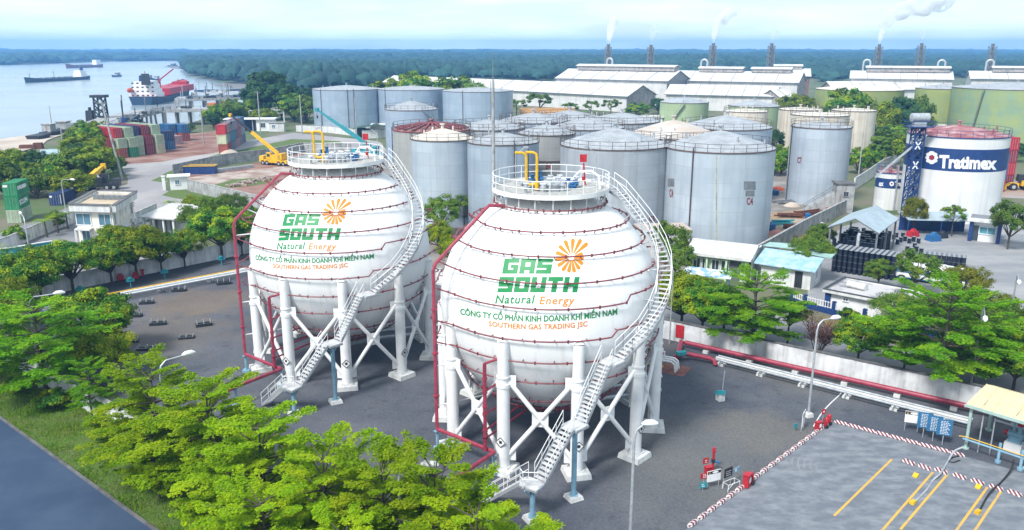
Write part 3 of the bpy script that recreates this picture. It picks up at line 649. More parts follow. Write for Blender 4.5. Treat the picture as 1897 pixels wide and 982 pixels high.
# crown platform
PZ = 18.3; PR = 4.15
b = MB(); b.lathe([(1.6, PZ - 0.06), (PR, PZ - 0.06), (PR, PZ), (1.6, PZ), (1.6, PZ - 0.06)], 48)
platform = b.build('platform', mat('grating', (0.42, 0.42, 0.40), 0.8, scale=3, var=0.15), sphere)
b = MB()
b.lathe([(PR, PZ - 0.12), (PR + 0.03, PZ - 0.12), (PR + 0.03, PZ + 0.2), (PR, PZ + 0.2), (PR, PZ - 0.12)], 48)
for z in (0.62, 1.12): b.tube([(PR * math.cos(2 * math.pi * i / 48), PR * math.sin(2 * math.pi * i / 48), PZ + z) for i in range(48)], 0.028, 6, closed=True)
for i in range(22):
    a = 2 * math.pi * (i + 0.3) / 22; c, s_ = PR * math.cos(a), PR * math.sin(a); b.tube([(c, s_, PZ - 0.1), (c, s_, PZ + 1.12)], 0.03, 6)
b.build('guard_rail', WHITE, platform)
for i in range(20):
    b = MB(); a = 2 * math.pi * i / 20; r0 = PR - 0.25; b.tube([(r0 * math.cos(a), r0 * math.sin(a), 17.0), (r0 * math.cos(a), r0 * math.sin(a), PZ - 0.06)], 0.05, 6)
    b.tube([(r0 * math.cos(a), r0 * math.sin(a), PZ - 0.1), (2.6 * math.cos(a), 2.6 * math.sin(a), 17.75)], 0.04, 6)
    b.build('platform_strut', WHITE_OLD, platform)
for i, x in enumerate((-1.75, -1.0)):
    b = MB(); y = -0.6 + 0.25 * i
    b.tube([(x + 0.75, y, PZ + 0.4), (x + 0.25, y, PZ + 0.36), (x + 0.03, y, PZ + 0.5), (x, y, PZ + 0.75), (x, y, PZ + 2.25), (x - 0.05, y, PZ + 2.48), (x - 0.28, y, PZ + 2.6), (x - 0.8, y, PZ + 2.6)], 0.10, 10)
    b.tube([(x + 0.75, y, PZ), (x + 0.75, y, PZ + 0.55)], 0.15, 10)
    b.build('vent_pipe', YELLOW, platform)
b = MB()
for i in range(16):
    a = rnd.uniform(0, 6.28); r0 = rnd.uniform(0.4, 2.7); x, y = r0 * math.cos(a), r0 * math.sin(a); h = rnd.uniform(0.35, 0.85)
    b.tube([(x, y, PZ - 0.2), (x, y, PZ + h)], rnd.uniform(0.08, 0.16), 8); b.tube([(x, y, PZ + h * 0.5), (x, y, PZ + h * 0.5 + 0.09)], 0.24, 10)
    b.tube([(x - 0.2, y, PZ + h), (x + 0.2, y, PZ + h)], 0.1, 8)
b.lathe([(0.9, PZ - 0.3), (0.9, PZ + 0.35), (1.05, PZ + 0.35), (1.05, PZ + 0.45), (0.6, PZ + 0.6), (0.0, PZ + 0.65)], 20)
b.build('valve_cluster', GALV, platform)
for (x, y, h) in ((-0.75, -0.1, 1.2), (-1.3, 0.3, 0.9), (1.3, 0.5, 0.6), (1.75, 0.1, 0.55), (1.5, -0.3, 0.4)):
    b = MB(); b.tube([(x, y, PZ), (x, y, PZ + h)], 0.13, 10); b.tube([(x - 0.25, y, PZ + h * 0.6), (x + 0.25, y, PZ + h * 0.6)], 0.14, 10); b.tube([(x, y, PZ + h), (x, y, PZ + h + 0.04)], 0.2, 10)
    b.build('relief_valve', BLUE, platform)
b = MB(); b.tube([(1.7, 0.6, PZ + 0.7), (2.1, 0.4, PZ + 1.15), (2.9, 0.2, PZ + 1.2), (3.4, -0.2, PZ + 0.9), (3.5, -0.3, PZ)], 0.09, 8)
b.build('white_pipe', WHITE, platform)
b = MB(); b.tube([(2.6, 1.5, PZ), (2.45, 1.5, PZ + 1.6)], 0.06, 8); b.box((2.42, 1.5, PZ + 1.95), (0.5, 0.16, 0.55)); b.tube([(2.45, 1.5, PZ + 0.3), (2.45, 1.5, PZ + 0.6)], 0.1, 8)
b.build('alarm_lamp', RED, platform)
for x, y, dx in ((-2.5, 1.6, 1), (3.4, 1.9, -1)):
    b = MB(); b.tube([(x, y, PZ), (x, y, PZ + 2.2)], 0.035, 6); b.tube([(x, y, PZ + 2.2), (x + 0.7 * dx, y - 0.2, PZ + 2.75)], 0.03, 6); b.box((x + 0.75 * dx, y - 0.2, PZ + 2.75), (0.35, 0.2, 0.12), 0.3)
    b.build('flood_lamp', GALV, platform)
b = MB(); b.tube([(-1.55, 1.9, PZ), (-1.55, 1.9, PZ + 3.9)], [0.04, 0.015], 6); b.build('lightning_rod', STEEL_D, platform)
# staircase
PATH = [Vector(p) for p in ((4.25, 0.3, PZ), (5.0, -0.6, 17.85), (5.75, -1.45, 17.0), (6.45, -2.2, 16.15), (7.0, -2.8, 15.35), (7.4, -3.35, 14.5), (7.6, -3.95, 13.6), (7.55, -4.7, 12.65), (7.25, -5.5, 11.7), (6.65, -6.35, 10.7), (5.8, -7.15, 9.75), (4.75, -7.8, 8.95), (4.2, -8.15, 8.55))]
FLIGHTS = [PATH, [Vector((3.3, -8.8, 8.55)), Vector((1.6, -10.45, 5.2))], [Vector((0.75, -11.3, 5.2)), Vector((-1.05, -13.0, 2.5))], [Vector((-2.0, -12.9, 2.5)), Vector((-4.3, -11.3, 0.15))]]
LAND = [(Vector((3.75, -8.45, 8.55)), -0.75), (Vector((1.2, -10.85, 5.2)), -0.78), (Vector((-1.5, -13.3, 2.5)), -0.6)]
st, tr, hr = MB(), MB(), MB()
W2 = 0.46
def side(path, i):
    d = path[min(i + 1, len(path) - 1)] - path[max(i - 1, 0)]; d.z = 0; d.normalize(); return Vector((-d.y, d.x, 0))
for path in FLIGHTS:
    L_, R_ = [], []
    for i, p in enumerate(path):
        s_ = side(path, i) * W2; L_.append(p + s_); R_.append(p - s_)
    for rail in (L_, R_):
        for i in range(len(rail) - 1):
            st.beam(rail[i], rail[i + 1], 0.05, 0.2)
            n = max(1, int(abs(rail[i].z - rail[i + 1].z) / 0.75 + 0.5))
            for j in range(n + 1):
                q = rail[i] + (rail[i + 1] - rail[i]) * (j / n); hr.tube([q, q + Vector((0, 0, 1.05))], 0.022, 5)
        for z in (0.55, 1.05): hr.tube([q + Vector((0, 0, z)) for q in rail], 0.024, 6)
    tot = [0.0]
    for i in range(len(path) - 1): tot.append(tot[-1] + (path[i] - path[i + 1]).length)
    drop = path[0].z - path[-1].z; n = int(drop / 0.22)
    for j in range(n):
        s_ = tot[-1] * (j + 0.5) / n; i = max(k for k in range(len(tot) - 1) if tot[k] <= s_); t_ = (s_ - tot[i]) / (tot[i + 1] - tot[i])
        p = path[i].lerp(path[i + 1], t_); d = path[i + 1] - path[i]; tr.box((p.x, p.y, p.z + 0.03), (0.27, 0.9, 0.035), math.atan2(d.y, d.x))
for p, rz in LAND:
    tr.box((p.x, p.y, p.z - 0.02), (1.25, 1.15, 0.06), rz); st.box((p.x, p.y, p.z - 0.12), (1.3, 1.2, 0.14), rz)
p, rz = LAND[2]
for z in (0.55, 1.05): hr.tube([p + Vector((0.3, -0.55, z)), p + Vector((-0.6, -0.5, z)), p + Vector((-0.75, -0.1, z))], 0.03, 6)
for q in (Vector((0.3, -0.55, 0)), Vector((-0.6, -0.5, 0))): hr.tube([p + q, p + q + Vector((0, 0, 1.05))], 0.028, 5)
for i in (2, 4, 6, 8, 10):
    p = PATH[i]; d = (p - Vector((0, 0, SZ))).normalized(); st.tube([p - Vector((0, 0, 0.15)), Vector((0, 0, SZ)) + d * SR], 0.05, 6)
p = LAND[0][0]; st.tube([p - Vector((0, 0, 0.2)), sph(20, -18, 8.0)], 0.06, 6); st.tube([p - Vector((0, 0, 0.2)), sph(30, -14, 8.0)], 0.06, 6)
stair = st.build('staircase', GALV, sphere); tr.build('tread', mat('pale_tread', (0.55, 0.56, 0.57), 0.6, var=0.1), stair, smooth=False); hr.build('handrail', WHITE, stair)
for p, _ in LAND[1:]:
    b = MB(); b.tube([(p.x, p.y, 0.3), (p.x, p.y, p.z - 0.18)], 0.17, 12); b.box((p.x, p.y, 0.3), (0.5, 0.5, 0.04)); b.beam((p.x, p.y, p.z - 0.9), (p.x + 0.5, p.y + 0.5, p.z - 0.2), 0.08); b.beam((p.x, p.y, p.z - 0.9), (p.x - 0.5, p.y - 0.5, p.z - 0.2), 0.08)
    po = b.build('stair_post', BLUE_P, sphere); f = MB(); f.box((p.x, p.y, 0.14), (1.0, 1.0, 0.28), 0.5, 0, 0.85); f.build('footing', WHITE_OLD, po)
# bottom outlet pipes
b = MB(); b.tube([(0.3, 0, 2.4), (0.3, 0, 1.0), (3.0, 2.0, 0.9), (9.5, 4.5, 0.8)], 0.16, 10); b.tube([(-0.4, 0.2, 2.4), (-0.4, 0.2, 1.2), (2.5, 3.2, 1.1), (9.0, 6.0, 1.0)], 0.12, 10)
b.lathe([(0.0, 1.7), (0.5, 1.7), (0.5, 2.3)], 16); b.build('outlet_pipe', GALV, sphere)
# lettering, laid out as it appears on the nearer sphere
def onshell(px, py, rad=SR + 0.012):
    o = Vector((0, 0, CAM_H)) - (SPH_B + Vector((0, 0, SZ))); d = ray(px, py).normalized()
    bb = o.dot(d); disc = bb * bb - (o.dot(o) - rad * rad); t = -bb - math.sqrt(max(disc, 0)); q = o + d * t
    return q + Vector((0, 0, SZ))
RECT = {'G': [(0, .72, 1, 1), (0, 0, .34, .72), (.34, 0, 1, .27), (.68, .27, 1, .6), (.5, .37, .68, .6)], 'A': [(0, 0, .34, 1), (.66, 0, 1, 1), (.34, .74, .66, 1), (.34, .22, .66, .48)],
        'S': [(0, .73, 1, 1), (0, .37, .35, .73), (.35, .37, 1, .62), (.65, .27, 1, .37), (0, 0, 1, .27)], 'O': [(0, 0, .34, 1), (.66, 0, 1, 1), (.34, .73, .66, 1), (.34, 0, .66, .27)],
        'U': [(0, 0, .34, 1), (.66, 0, 1, 1), (.34, 0, .66, .27)], 'T': [(0, .72, 1, 1), (.32, 0, .67, .72)], 'H': [(0, 0, .34, 1), (.66, 0, 1, 1), (.34, .36, .66, .63)]}
def block(word, x0, x1, yb, yt, adv, gap):
    out = []; h = yb - yt; sh = 0.17 * h; wl = (x1 - x0 - sh - gap * (len(word) - 1)) / len(word)
    for i, ch in enumerate(word):
        lx = x0 + i * (wl + gap)
        for (a, b_, c, d) in RECT[ch]:
            pt = lambda u, v: (lx + u * wl + v * sh, yb - v * h)
            out.append(([pt(a, b_), pt(c, b_), pt(c, d), pt(a, d)], [(0, 1, 2, 3)]))
    return out
curved('lettering', block('GAS', 930, 1025, 507, 479, 0, 3) + block('SOUTH', 921, 1074, 541.5, 513, 0, 3), onshell, GREEN_P, shell.parent, 6)
curved('lettering', [fit(text_mesh('Natural', 0.018, 0.22, 1.12), 917, 991, 562, 546, 0.73)], onshell, GREEN_P, sphere, 6)
curved('lettering', [fit(text_mesh('Energy', 0.016, 0.22, 1.12), 999, 1065, 563.5, 548.5, 0.73)], onshell, ORANGE, sphere, 6)
def arc(vf, mid, half, ye, yc):
    v, f = vf; return [(p[0], p[1] + (yc - ye) * (1 - ((p[0] - mid) / half) ** 2)) for p in v], f
curved('lettering', [arc(fit(text_mesh('CÔNG TY CỔ PHẦN KINH DOANH KHÍ MIỀN NAM', 0.028, 0, 1.0), 852.5, 1143.5, 582, 571.3, 0.70), 998, 146, 582, 595.5)], onshell, GREEN_P, sphere, 7)
curved('lettering', [arc(fit(text_mesh('SOUTHERN GAS TRADING JSC', 0.024, 0, 1.06), 905.5, 1088.5, 604, 594.8, 0.70), 997, 92, 604, 610)], onshell, ORANGE, sphere, 7)
petals = []
for a, ln in ((42, 40), (63, 38), (86, 35), (112, 34), (138, 32), (164, 31), (189, 31), (212, 31), (236, 31), (259, 29), (281, 29), (304, 27), (330, 25), (355, 23), (18, 22)):
    c, s_ = math.cos(R(a)), math.sin(R(a)); poly = []
    for (u, w) in ((0.2, -0.9), (0.55, -2.6), (0.88, -4.0), (0.97, -2.6), (1.0, 0.5), (0.96, 3.0), (0.8, 3.4), (0.5, 2.2), (0.2, 0.9)):
        r0 = u * ln; poly.append((1059 + r0 * c - w * s_, 476.5 - (r0 * s_ + w * c)))
    petals.append((poly, [tuple(range(len(poly)))]))
curved('sunburst_emblem', petals, onshell, ORANGE, sphere, 6)
copy_tree(sphere, loc=SPH_A, label='white gas storage sphere farther back, nearer the foundation blocks and the round trees')
sphere['group'] = 'white gas spheres'
for o in list(bpy.data.objects):
    if o.parent is None and o.name.startswith('gas_sphere'): o['group'] = 'white gas spheres'

# ================================================================== STORAGE TANKS
SILVER = plates('silver_plates', (0.43, 0.515, 0.60), (0.335, 0.41, 0.495), 1.9, 6.0, 0.42, 0.3, stain=0.34, patch=0.16)
SILVER_B = plates('blue_silver_plates', (0.41, 0.50, 0.60), (0.32, 0.41, 0.52), 2.2, 8.0, 0.45, 0.3, stain=0.25, patch=0.14)
SILVER_O = plates('old_silver_plates', (0.42, 0.465, 0.51), (0.31, 0.35, 0.39), 1.7, 5.0, 0.55, 0.15, stain=0.5, patch=0.2)
SILVER_L = plates('light_silver_plates', (0.50, 0.57, 0.635), (0.40, 0.47, 0.54), 2.0, 7.0, 0.45, 0.25, stain=0.28, patch=0.1)
GREYT = plates('grey_plates', (0.36, 0.37, 0.36), (0.29, 0.30, 0.30), 1.7, 5.0, 0.7, 0.05, stain=0.35)
RUSTW = plates('rust_streaked_white_plates', (0.64, 0.60, 0.52), (0.54, 0.49, 0.41), 1.8, 5.0, 0.6, 0.0, stain=0.75, stain_col=(0.26, 0.17, 0.10), seam=0.15)
GREENT = plates('pale_green_plates', (0.34, 0.44, 0.27), (0.30, 0.38, 0.22), 2.0, 7.0, 0.6, 0.0, stain=0.3, stain_col=(0.2, 0.22, 0.1))
OLIVE = plates('olive_green_plates', (0.30, 0.34, 0.11), (0.22, 0.30, 0.13), 2.2, 7.0, 0.6, 0.0, stain=0.3, stain_col=(0.2, 0.2, 0.1))
SEAGREEN = plates('sea_green_plates', (0.23, 0.34, 0.22), (0.29, 0.35, 0.14), 2.2, 7.0, 0.6, 0.0, stain=0.25, stain_col=(0.2, 0.2, 0.1))
WHITET = plates('white_plates', (0.72, 0.73, 0.72), (0.62, 0.64, 0.64), 1.8, 6.0, 0.5, 0.0, stain=0.22, seam=0.12)
ROOF_S = mat('silver_roof', (0.40, 0.43, 0.46), 0.55, 0.1, scale=0.4, var=0.12, streak=0.3)
ROOF_R = mat('rust_tinted_roof', (0.50, 0.48, 0.46), 0.7, scale=0.22, col2=(0.45, 0.385, 0.33))
ROOF_BG = mat('beige_roof', (0.62, 0.58, 0.50), 0.7, scale=0.4, var=0.1)
ROOF_P = mat('faded_red_roof', (0.27, 0.075, 0.085), 0.6, scale=0.5, col2=(0.50, 0.36, 0.35), lo=0.45, hi=0.7)
RIM = mat('rusty_rim', (0.13, 0.09, 0.075), 0.7, var=0.2, scale=1)
RAIL_G = mat('dull_rail_paint', (0.09, 0.07, 0.065), 0.6, var=0.2, scale=1.5)
def tank(label, xc, y_rim, Y, r, h, m, roof, cone, rail=True, ladders=(), rail_m=None, name='storage_tank', steps=None, rim_m=None, seg=64, group='tanks of the oil depot', lbl_h=1.1):
    loc = Vector((xz(xc, Y, h), Y, 0)); t = thing(name, label, 'storage tank', loc, 0, group)
    b = MB(); b.lathe([(r, 0), (r, h)], seg); b.build('tank_wall', m, t, ang=60)
    b = MB(); n = 8; prof = [(r - 0.02, h + 0.004)]
    for i in range(1, n + 1):
        f = i / n; prof.append((r * (1 - f), h + cone * (1 - (1 - f) ** 1.25)))
    b.lathe(prof, seg); b.tube([(0, 0, h + cone - 0.1), (0, 0, h + cone + 0.6)], 0.25, 8); b.tube([(0, 0, h + cone + 0.6), (0, 0, h + cone + 0.75)], 0.45, 10)
    for k in range(5):
        a = rnd.uniform(0, 6.28); rr = r * rnd.uniform(0.55, 0.9); z = h + cone * (1 - rr / r) ** 0.85 * 0.9
        b.tube([(rr * math.cos(a), rr * math.sin(a), z - 0.2), (rr * math.cos(a), rr * math.sin(a), z + rnd.uniform(0.5, 1.0))], 0.14, 6)
    b.build('roof', roof, t, ang=25)
    b = MB(); b.lathe([(r + 0.01, h - 0.14), (r + 0.09, h - 0.14), (r + 0.09, h + 0.03), (r - 0.03, h + 0.03)], seg); b.build('rim', rim_m or RIM, t)
    if rail:
        b = MB(); k = max(12, int(2 * math.pi * r / 1.7)); rr = r + 0.04
        for z in (0.55, 1.1): b.tube([(rr * math.cos(6.2832 * i / 48), rr * math.sin(6.2832 * i / 48), h + z) for i in range(48)], 0.032, 4, closed=True)
        for i in range(k):
            a = 6.2832 * i / k; b.tube([(rr * math.cos(a), rr * math.sin(a), h), (rr * math.cos(a), rr * math.sin(a), h + 1.1)], 0.035, 4)
        b.build('guard_rail', rail_m or RAIL_G, t)
    for az in ladders:                     # vertical pipes / ladders, az degrees from the viewer's side to the right
        b = MB(); a = R(az); u = Vector((math.sin(a), -math.cos(a), 0)); w = Vector((u.y, -u.x, 0)); p = u * (r + 0.18)
        b.tube([p + Vector((0, 0, 0)), p + Vector((0, 0, h + 0.4)), u * (r - 0.3) + Vector((0, 0, h + 0.5))], 0.09, 6)
        for z in range(1, int(h), 2): b.tube([u * r + Vector((0, 0, z)), p + Vector((0, 0, z))], 0.05, 5)
        b.build('down_pipe', rail_m or RAIL_G, t)
    if steps:                              # helical stair from az0 (bottom) to az1 (top)
        a0, a1 = R(steps[0]), R(steps[1]); b = MB(); n = int(h / 0.25); hp = []
        for i in range(n):
            f = i / n; a = a0 + (a1 - a0) * f; p = Vector((math.sin(a) * (r + 0.45), -math.cos(a) * (r + 0.45), h * f)); b.box(p, (0.25, 0.8, 0.05), a); hp.append(Vector((math.sin(a) * (r + 0.85), -math.cos(a) * (r + 0.85), h * f)))
        b.tube([p + Vector((0, 0, 1)) for p in hp[::4]], 0.04, 5); b.tube([p for p in hp[::4]], 0.08, 5)
        b.build('stair', STEEL_G, t)
    return t
def on_tank(t, r, px, py, off=0.02):
    o = Vector((0, 0, CAM_H)) - t.location; d = ray(px, py); rr = r + off
    A = d.x ** 2 + d.y ** 2; B = o.x * d.x + o.y * d.y; C = o.x ** 2 + o.y ** 2 - rr ** 2; q = max(B * B - A * C, 0)
    return o + d * ((-B - math.sqrt(q)) / A)
def tank_text(t, r, s, x0, x1, yb, yt, m, bold=0.04):
    curved('lettering', [fit(text_mesh(s, bold), x0, x1, yb, yt)], lambda px, py: on_tank(t, r, px, py), m, t, 4)
def tank_patch(t, r, x0, x1, y0, y1, m, name='patch', off=0.012):
    curved(name, [([(x0, y0), (x1, y0), (x1, y1), (x0, y1)], [(0, 1, 2, 3)])], lambda px, py: on_tank(t, r, px, py, off), m, t, 4)
DECAL = mat('faded_red_stencil', (0.24, 0.05, 0.05), 0.7, var=0.15, scale=2)
# back row of three
tank('big blue-silver tank at the left end of the back row', 642, 163, 306, 12.4, 13.3, SILVER_B, ROOF_S, 1.3, rail=False, ladders=(-36, 12, 22))
tank('big blue-silver tank in the middle of the back row, half behind a cone-topped tank', 762, 163, 306, 12.4, 13.3, SILVER_B, ROOF_S, 1.1, rail=False, ladders=(-42,))
tank('big blue-silver tank at the right end of the back row, beside the orange-roofed shed', 885, 166, 296, 12.6, 13.2, SILVER_B, ROOF_S, 1.1, rail=False, ladders=(-22,))
tank('slim silver tank with a pointed white cone roof in front of the back row', 762, 206, 209, 6.7, 13.0, SILVER_B, ROOF_S, 2.0, ladders=(), steps=(150, 30))
# near group
H1 = 14.2
t = tank('grey tank with an unroofed rim of dark red rafters', 800, 249, 146, 6.9, 14.0, GREYT, mat('worn_red_roof', (0.24, 0.07, 0.07), 0.8, scale=0.5, col2=(0.36, 0.24, 0.22)), 1.0, ladders=(-80,), rail_m=RAIL_G, rim_m=RED_RING)
for k in range(22):
    a = 2 * math.pi * k / 22; b = MB(); b.beam((6.6 * math.cos(a), 6.6 * math.sin(a), 14.28), (0.9 * math.cos(a), 0.9 * math.sin(a), 15.22), 0.42, 0.16); b.build('rafter', RED_RING, t)
tank('tall silver tank with a beige roof just right of the gas sphere stair', 820, 256, 132, 5.2, 13.9, SILVER_L, ROOF_BG, 1.5, ladders=())
tank('silver tank behind the tall pale mast', 932, 262, 127, 5.6, 13.9, SILVER, ROOF_S, 1.3, ladders=(18,))
t = tank('greyish tank stencilled B6', 1013, 252, 139, 4.9, 14.0, GREYT, ROOF_S, 1.4)
tank_text(t, 4.9, 'B6', 1011, 1023, 313, 302, DECAL)
b = MB(); b.lathe([(4.92, 9.6), (5.0, 9.6), (5.0, 9.8), (4.92, 9.8)], 64); b.build('band', RIM, t)
t = tank('wide silver tank with a shallow cone roof directly behind the near sphere platform', 1139, 272, 121, 8.1, 14.2, SILVER_O, ROOF_S, 2.3, ladders=(88,))
tank_text(t, 8.1, 'C5', 1203, 1213, 410, 400, DECAL)
t = tank('wide silver tank stencilled C4, standing nearest the pale green house', 1333, 275, 117.5, 7.8, 14.2, SILVER_L, ROOF_S, 2.3, ladders=(-40,))
tank_text(t, 7.8, 'C4', 1383, 1395, 380, 366, DECAL); tank_text(t, 7.8, 'C4', 1240, 1247, 366, 350, DECAL)
tank_patch(t, 7.8, 1378, 1400, 352, 336, STEEL_G); tank_patch(t, 7.8, 1381, 1398, 364, 353, STEEL_G); tank_patch(t, 7.8, 1237, 1249, 346, 331, STEEL_G)
tank_patch(t, 7.8, 1326, 1328.5, 460, 288, mat('yellow_stain', (0.42, 0.40, 0.28), 0.7, var=0.2), 'run_off_stain')
for px in (1180,): pass
tank('silver tank with a rust-tinted roof between the two wide silver tanks', 1247, 250, 136, 7.7, 14.0, SILVER_O, ROOF_R, 2.4)
tank('silver tank with a low grey roof behind the C4 tank', 1346, 246, 152, 8.2, 13.9, SILVER, ROOF_S, 2.0)
tank('silver tank with a dull roof below the pale green tank, left of the rust-tinted roof', 1152, 229, 165, 7.6, 13.8, SILVER_O, ROOF_S, 1.6)
tank('small silver cone-roofed tank behind the B6 tank', 1089, 240, 152, 6.8, 13.8, SILVER, ROOF_S, 1.6)
tank('silver tank whose cone roof is farthest back in the cluster', 1055, 224, 172, 7.4, 13.8, SILVER, ROOF_S, 1.5)
tank('silver cone-roofed tank crossed by the tall pale mast', 907, 242, 150, 6.5, 13.9, SILVER_O, ROOF_S, 1.4)
tank('silver cone-roofed tank just right of the tall pale mast', 988, 231, 164, 6.8, 13.9, SILVER, ROOF_S, 1.5)
t = tank('lone tall silver tank stencilled C7 beside the concrete stair tower', 1522, 238, 151, 5.35, 14.0, SILVER_L, ROOF_S, 0.8, ladders=(-86,))
tank_text(t, 5.35, 'C7', 1477, 1485, 303, 291, DECAL)
# white rusty trio and neighbour
tank('rust-streaked white tank left of the lone C7 tank, in front of the pale green tank', 1382, 209, 226, 5.9, 11.2, RUSTW, ROOF_BG, 0.6)
tank('rust-streaked white tank seen just left of the C7 tank top', 1483, 206, 232, 5.9, 11.2, RUSTW, ROOF_BG, 0.6)
tank('rust-streaked white tank directly behind the C7 tank', 1519, 214, 214, 7.3, 11.2, RUSTW, ROOF_BG, 0.6)
tank('rust-streaked white tank right of the C7 tank, above the leafy wall', 1582, 206, 229, 5.9, 11.2, RUSTW, ROOF_BG, 0.6)
# green tanks
tank('pale green tank left of the rusty white tanks, below the white factory', 1268, 190, 275, 8.0, 10.5, GREENT, ROOF_S, 1.6, rail=False, steps=(-60, -10))
tank('pale green tank behind the leftmost rusty white tank', 1397, 194, 262, 8.0, 10.2, GREENT, ROOF_S, 1.6, rail=False)
tank('olive green tank with a pale roof behind the big round trees', 1592, 162, 300, 15.0, 13.5, OLIVE, ROOF_BG, 1.4, rail=False)
tank('yellowish green tank in front of the twin white factories', 1747, 161, 285, 8.6, 14.5, OLIVE, ROOF_S, 1.3, rail=False, ladders=(-10,))
tank('huge sea-green tank at the right edge', 1884, 164, 252, 17.5, 16.2, SEAGREEN, ROOF_S, 1.6, rail=False, steps=(-66, -58))
# the banded pair
t = tank('big white tank with a navy lettered band and a faded red roof', 1775, 262, 137.5, 7.75, 14.0, WHITET, ROOF_P, 1.45, rail_m=NAVY, rim_m=NAVY, group=None)
b = MB(); b.lathe([(7.76, 8.6), (7.775, 8.6), (7.775, 12.2), (7.76, 12.2)], 96); b.build('navy_band', NAVY, t, ang=80)
def slope(v, f): return v, f
curved('lettering', [([(p[0], p[1] + (p[0] - 1740) * 0.03) for p in fit(text_mesh('Tratimex', 0.045, 0.08), 1740, 1847, 312, 287)[0]], fit(text_mesh('Tratimex', 0.045, 0.08), 1740, 1847, 312, 287)[1])], lambda px, py: on_tank(t, 7.75, px, py, 0.05), WHITE, t, 5)
def rosette(t, r, cx, cy, s, m1, m2, off):
    pe = []; 
    for k in range(8):
        a = R(45 * k); poly = []
        for j in range(9):
            q = 2 * math.pi * j / 9; u = 0.72 * s + 0.34 * s * math.cos(q); w = 0.30 * s * math.sin(q)
            poly.append((cx + u * math.cos(a + 0.25 * math.sin(q)) - w * math.sin(a), cy + u * math.sin(a) + w * math.cos(a)))
        pe.append((poly, [tuple(range(9))]))
    curved('rosette_emblem', pe, lambda px, py: on_tank(t, r, px, py, off), m1, t, 4)
    st_ = []
    for k in range(8):
        a = R(45 * k + 10); st_.append(([(cx + 0.52 * s * math.cos(a), cy + 0.52 * s * math.sin(a)), (cx + 0.2 * s * math.cos(a + 0.5), cy + 0.2 * s * math.sin(a + 0.5)), (cx, cy), (cx + 0.2 * s * math.cos(a - 0.5), cy + 0.2 * s * math.sin(a - 0.5))], [(0, 1, 2, 3)]))
    curved('emblem_star', st_, lambda px, py: on_tank(t, r, px, py, off + 0.01), m2, t, 4)
rosette(t, 7.75, 1726, 292, 11.5, WHITE, RED, 0.05)
t2 = tank('small white tank with a navy band beside the blue lattice tower', 1650.5, 321, 144, 2.35, 6.6, WHITET, ROOF_P, 0.5, rail_m=NAVY, rim_m=NAVY, group=None)
b = MB(); b.lathe([(2.36, 3.9), (2.375, 3.9), (2.375, 5.6), (2.36, 5.6)], 64); b.build('navy_band', NAVY, t2, ang=80)
curved('lettering', [fit(text_mesh('ex', 0.045, 0.08), 1628, 1637, 345, 338)], lambda px, py: on_tank(t2, 2.35, px, py, 0.05), WHITE, t2, 3)
curved('lettering', [fit(text_mesh('Trati', 0.045, 0.08), 1658, 1673, 345, 336)], lambda px, py: on_tank(t2, 2.35, px, py, 0.05), WHITE, t2, 3)
rosette(t2, 2.35, 1652, 340.5, 4.2, WHITE, RED, 0.05)
b = MB(); p = Vector((math.sin(0.02), -math.cos(0.02), 0)) * 2.5; b.beam(p + Vector((0, 0, 0)), p + Vector((0, 0, 8.0)), 0.5, 0.12); b.build('ladder', GALV, t2)
# lattice tower with a drum on top
c = at(1681, 400, 133); c.z = 0
tw = thing('lattice_tower', 'dark blue lattice stair tower with a silver drum on top', 'tower', c)
b = MB(); w = 0.78; hh = 15.5
for sx in (-w, w):
    for sy in (-w, w): b.beam((sx, sy, 0), (sx, sy, hh), 0.16)
n = 9
for i in range(n):
    z0, z1 = hh * i / n, hh * (i + 1) / n
    for (x0, y0, x1, y1) in ((-w, -w, w, -w), (w, -w, w, w), (w, w, -w, w), (-w, w, -w, -w)):
        b.beam((x0, y0, z0), (x1, y1, z1), 0.09); b.beam((x1, y1, z0), (x0, y0, z1), 0.09); b.beam((x0, y0, z1), (x1, y1, z1), 0.12)
    b.beam((-w, -0.3, z0), (w, -0.3, z1) if i % 2 else (w, -0.3, z1), 0.6, 0.1)
b.build('frame', NAVY, tw, smooth=False)
b = MB(); b.box((0, 0, hh + 0.06), (3.6, 2.8, 0.12))
for z in (0.5, 1.0):
    for (p, q) in (((-2.1, -1.6), (2.1, -1.6)), ((2.1, -1.6), (2.1, 1.6)), ((2.1, 1.6), (-2.1, 1.6)), ((-2.1, 1.6), (-2.1, -1.6))): b.beam((*p, hh + z), (*q, hh + z), 0.06)
b.build('landing', NAVY, tw, smooth=False)
b = MB(); b.tube([(-1.45, 0, hh + 1.5), (-1.35, 0, hh + 1.5), (1.35, 0, hh + 1.5), (1.45, 0, hh + 1.5)], [0.45, 0.75, 0.75, 0.45], 20); b.box((0, 0, hh + 0.45), (2.0, 0.9, 0.7)); b.build('water_drum', GALV, tw)
for (px, z) in ((-0.2, 9.4), (-0.2, 12.6)): b = MB(); b.box((px, -w - 0.06, z), (1.0, 0.06, 1.4)); b.build('navy_panel', NAVY, tw, smooth=False)
b = MB()
for z in (9.4, 12.6):
    for s_ in (-1, 1): b.beam((-0.6, -w - 0.10, z - s_ * 0.6), (0.2, -w - 0.10, z + s_ * 0.6), 0.02, 0.2)
b.build('panel_lettering', WHITE, tw, smooth=False)
b = MB(); b.beam((1.2, -0.5, 14.3), (-5.5, 1.5, 7.0), 0.5, 0.25); b.build('conveyor', GALV, tw)

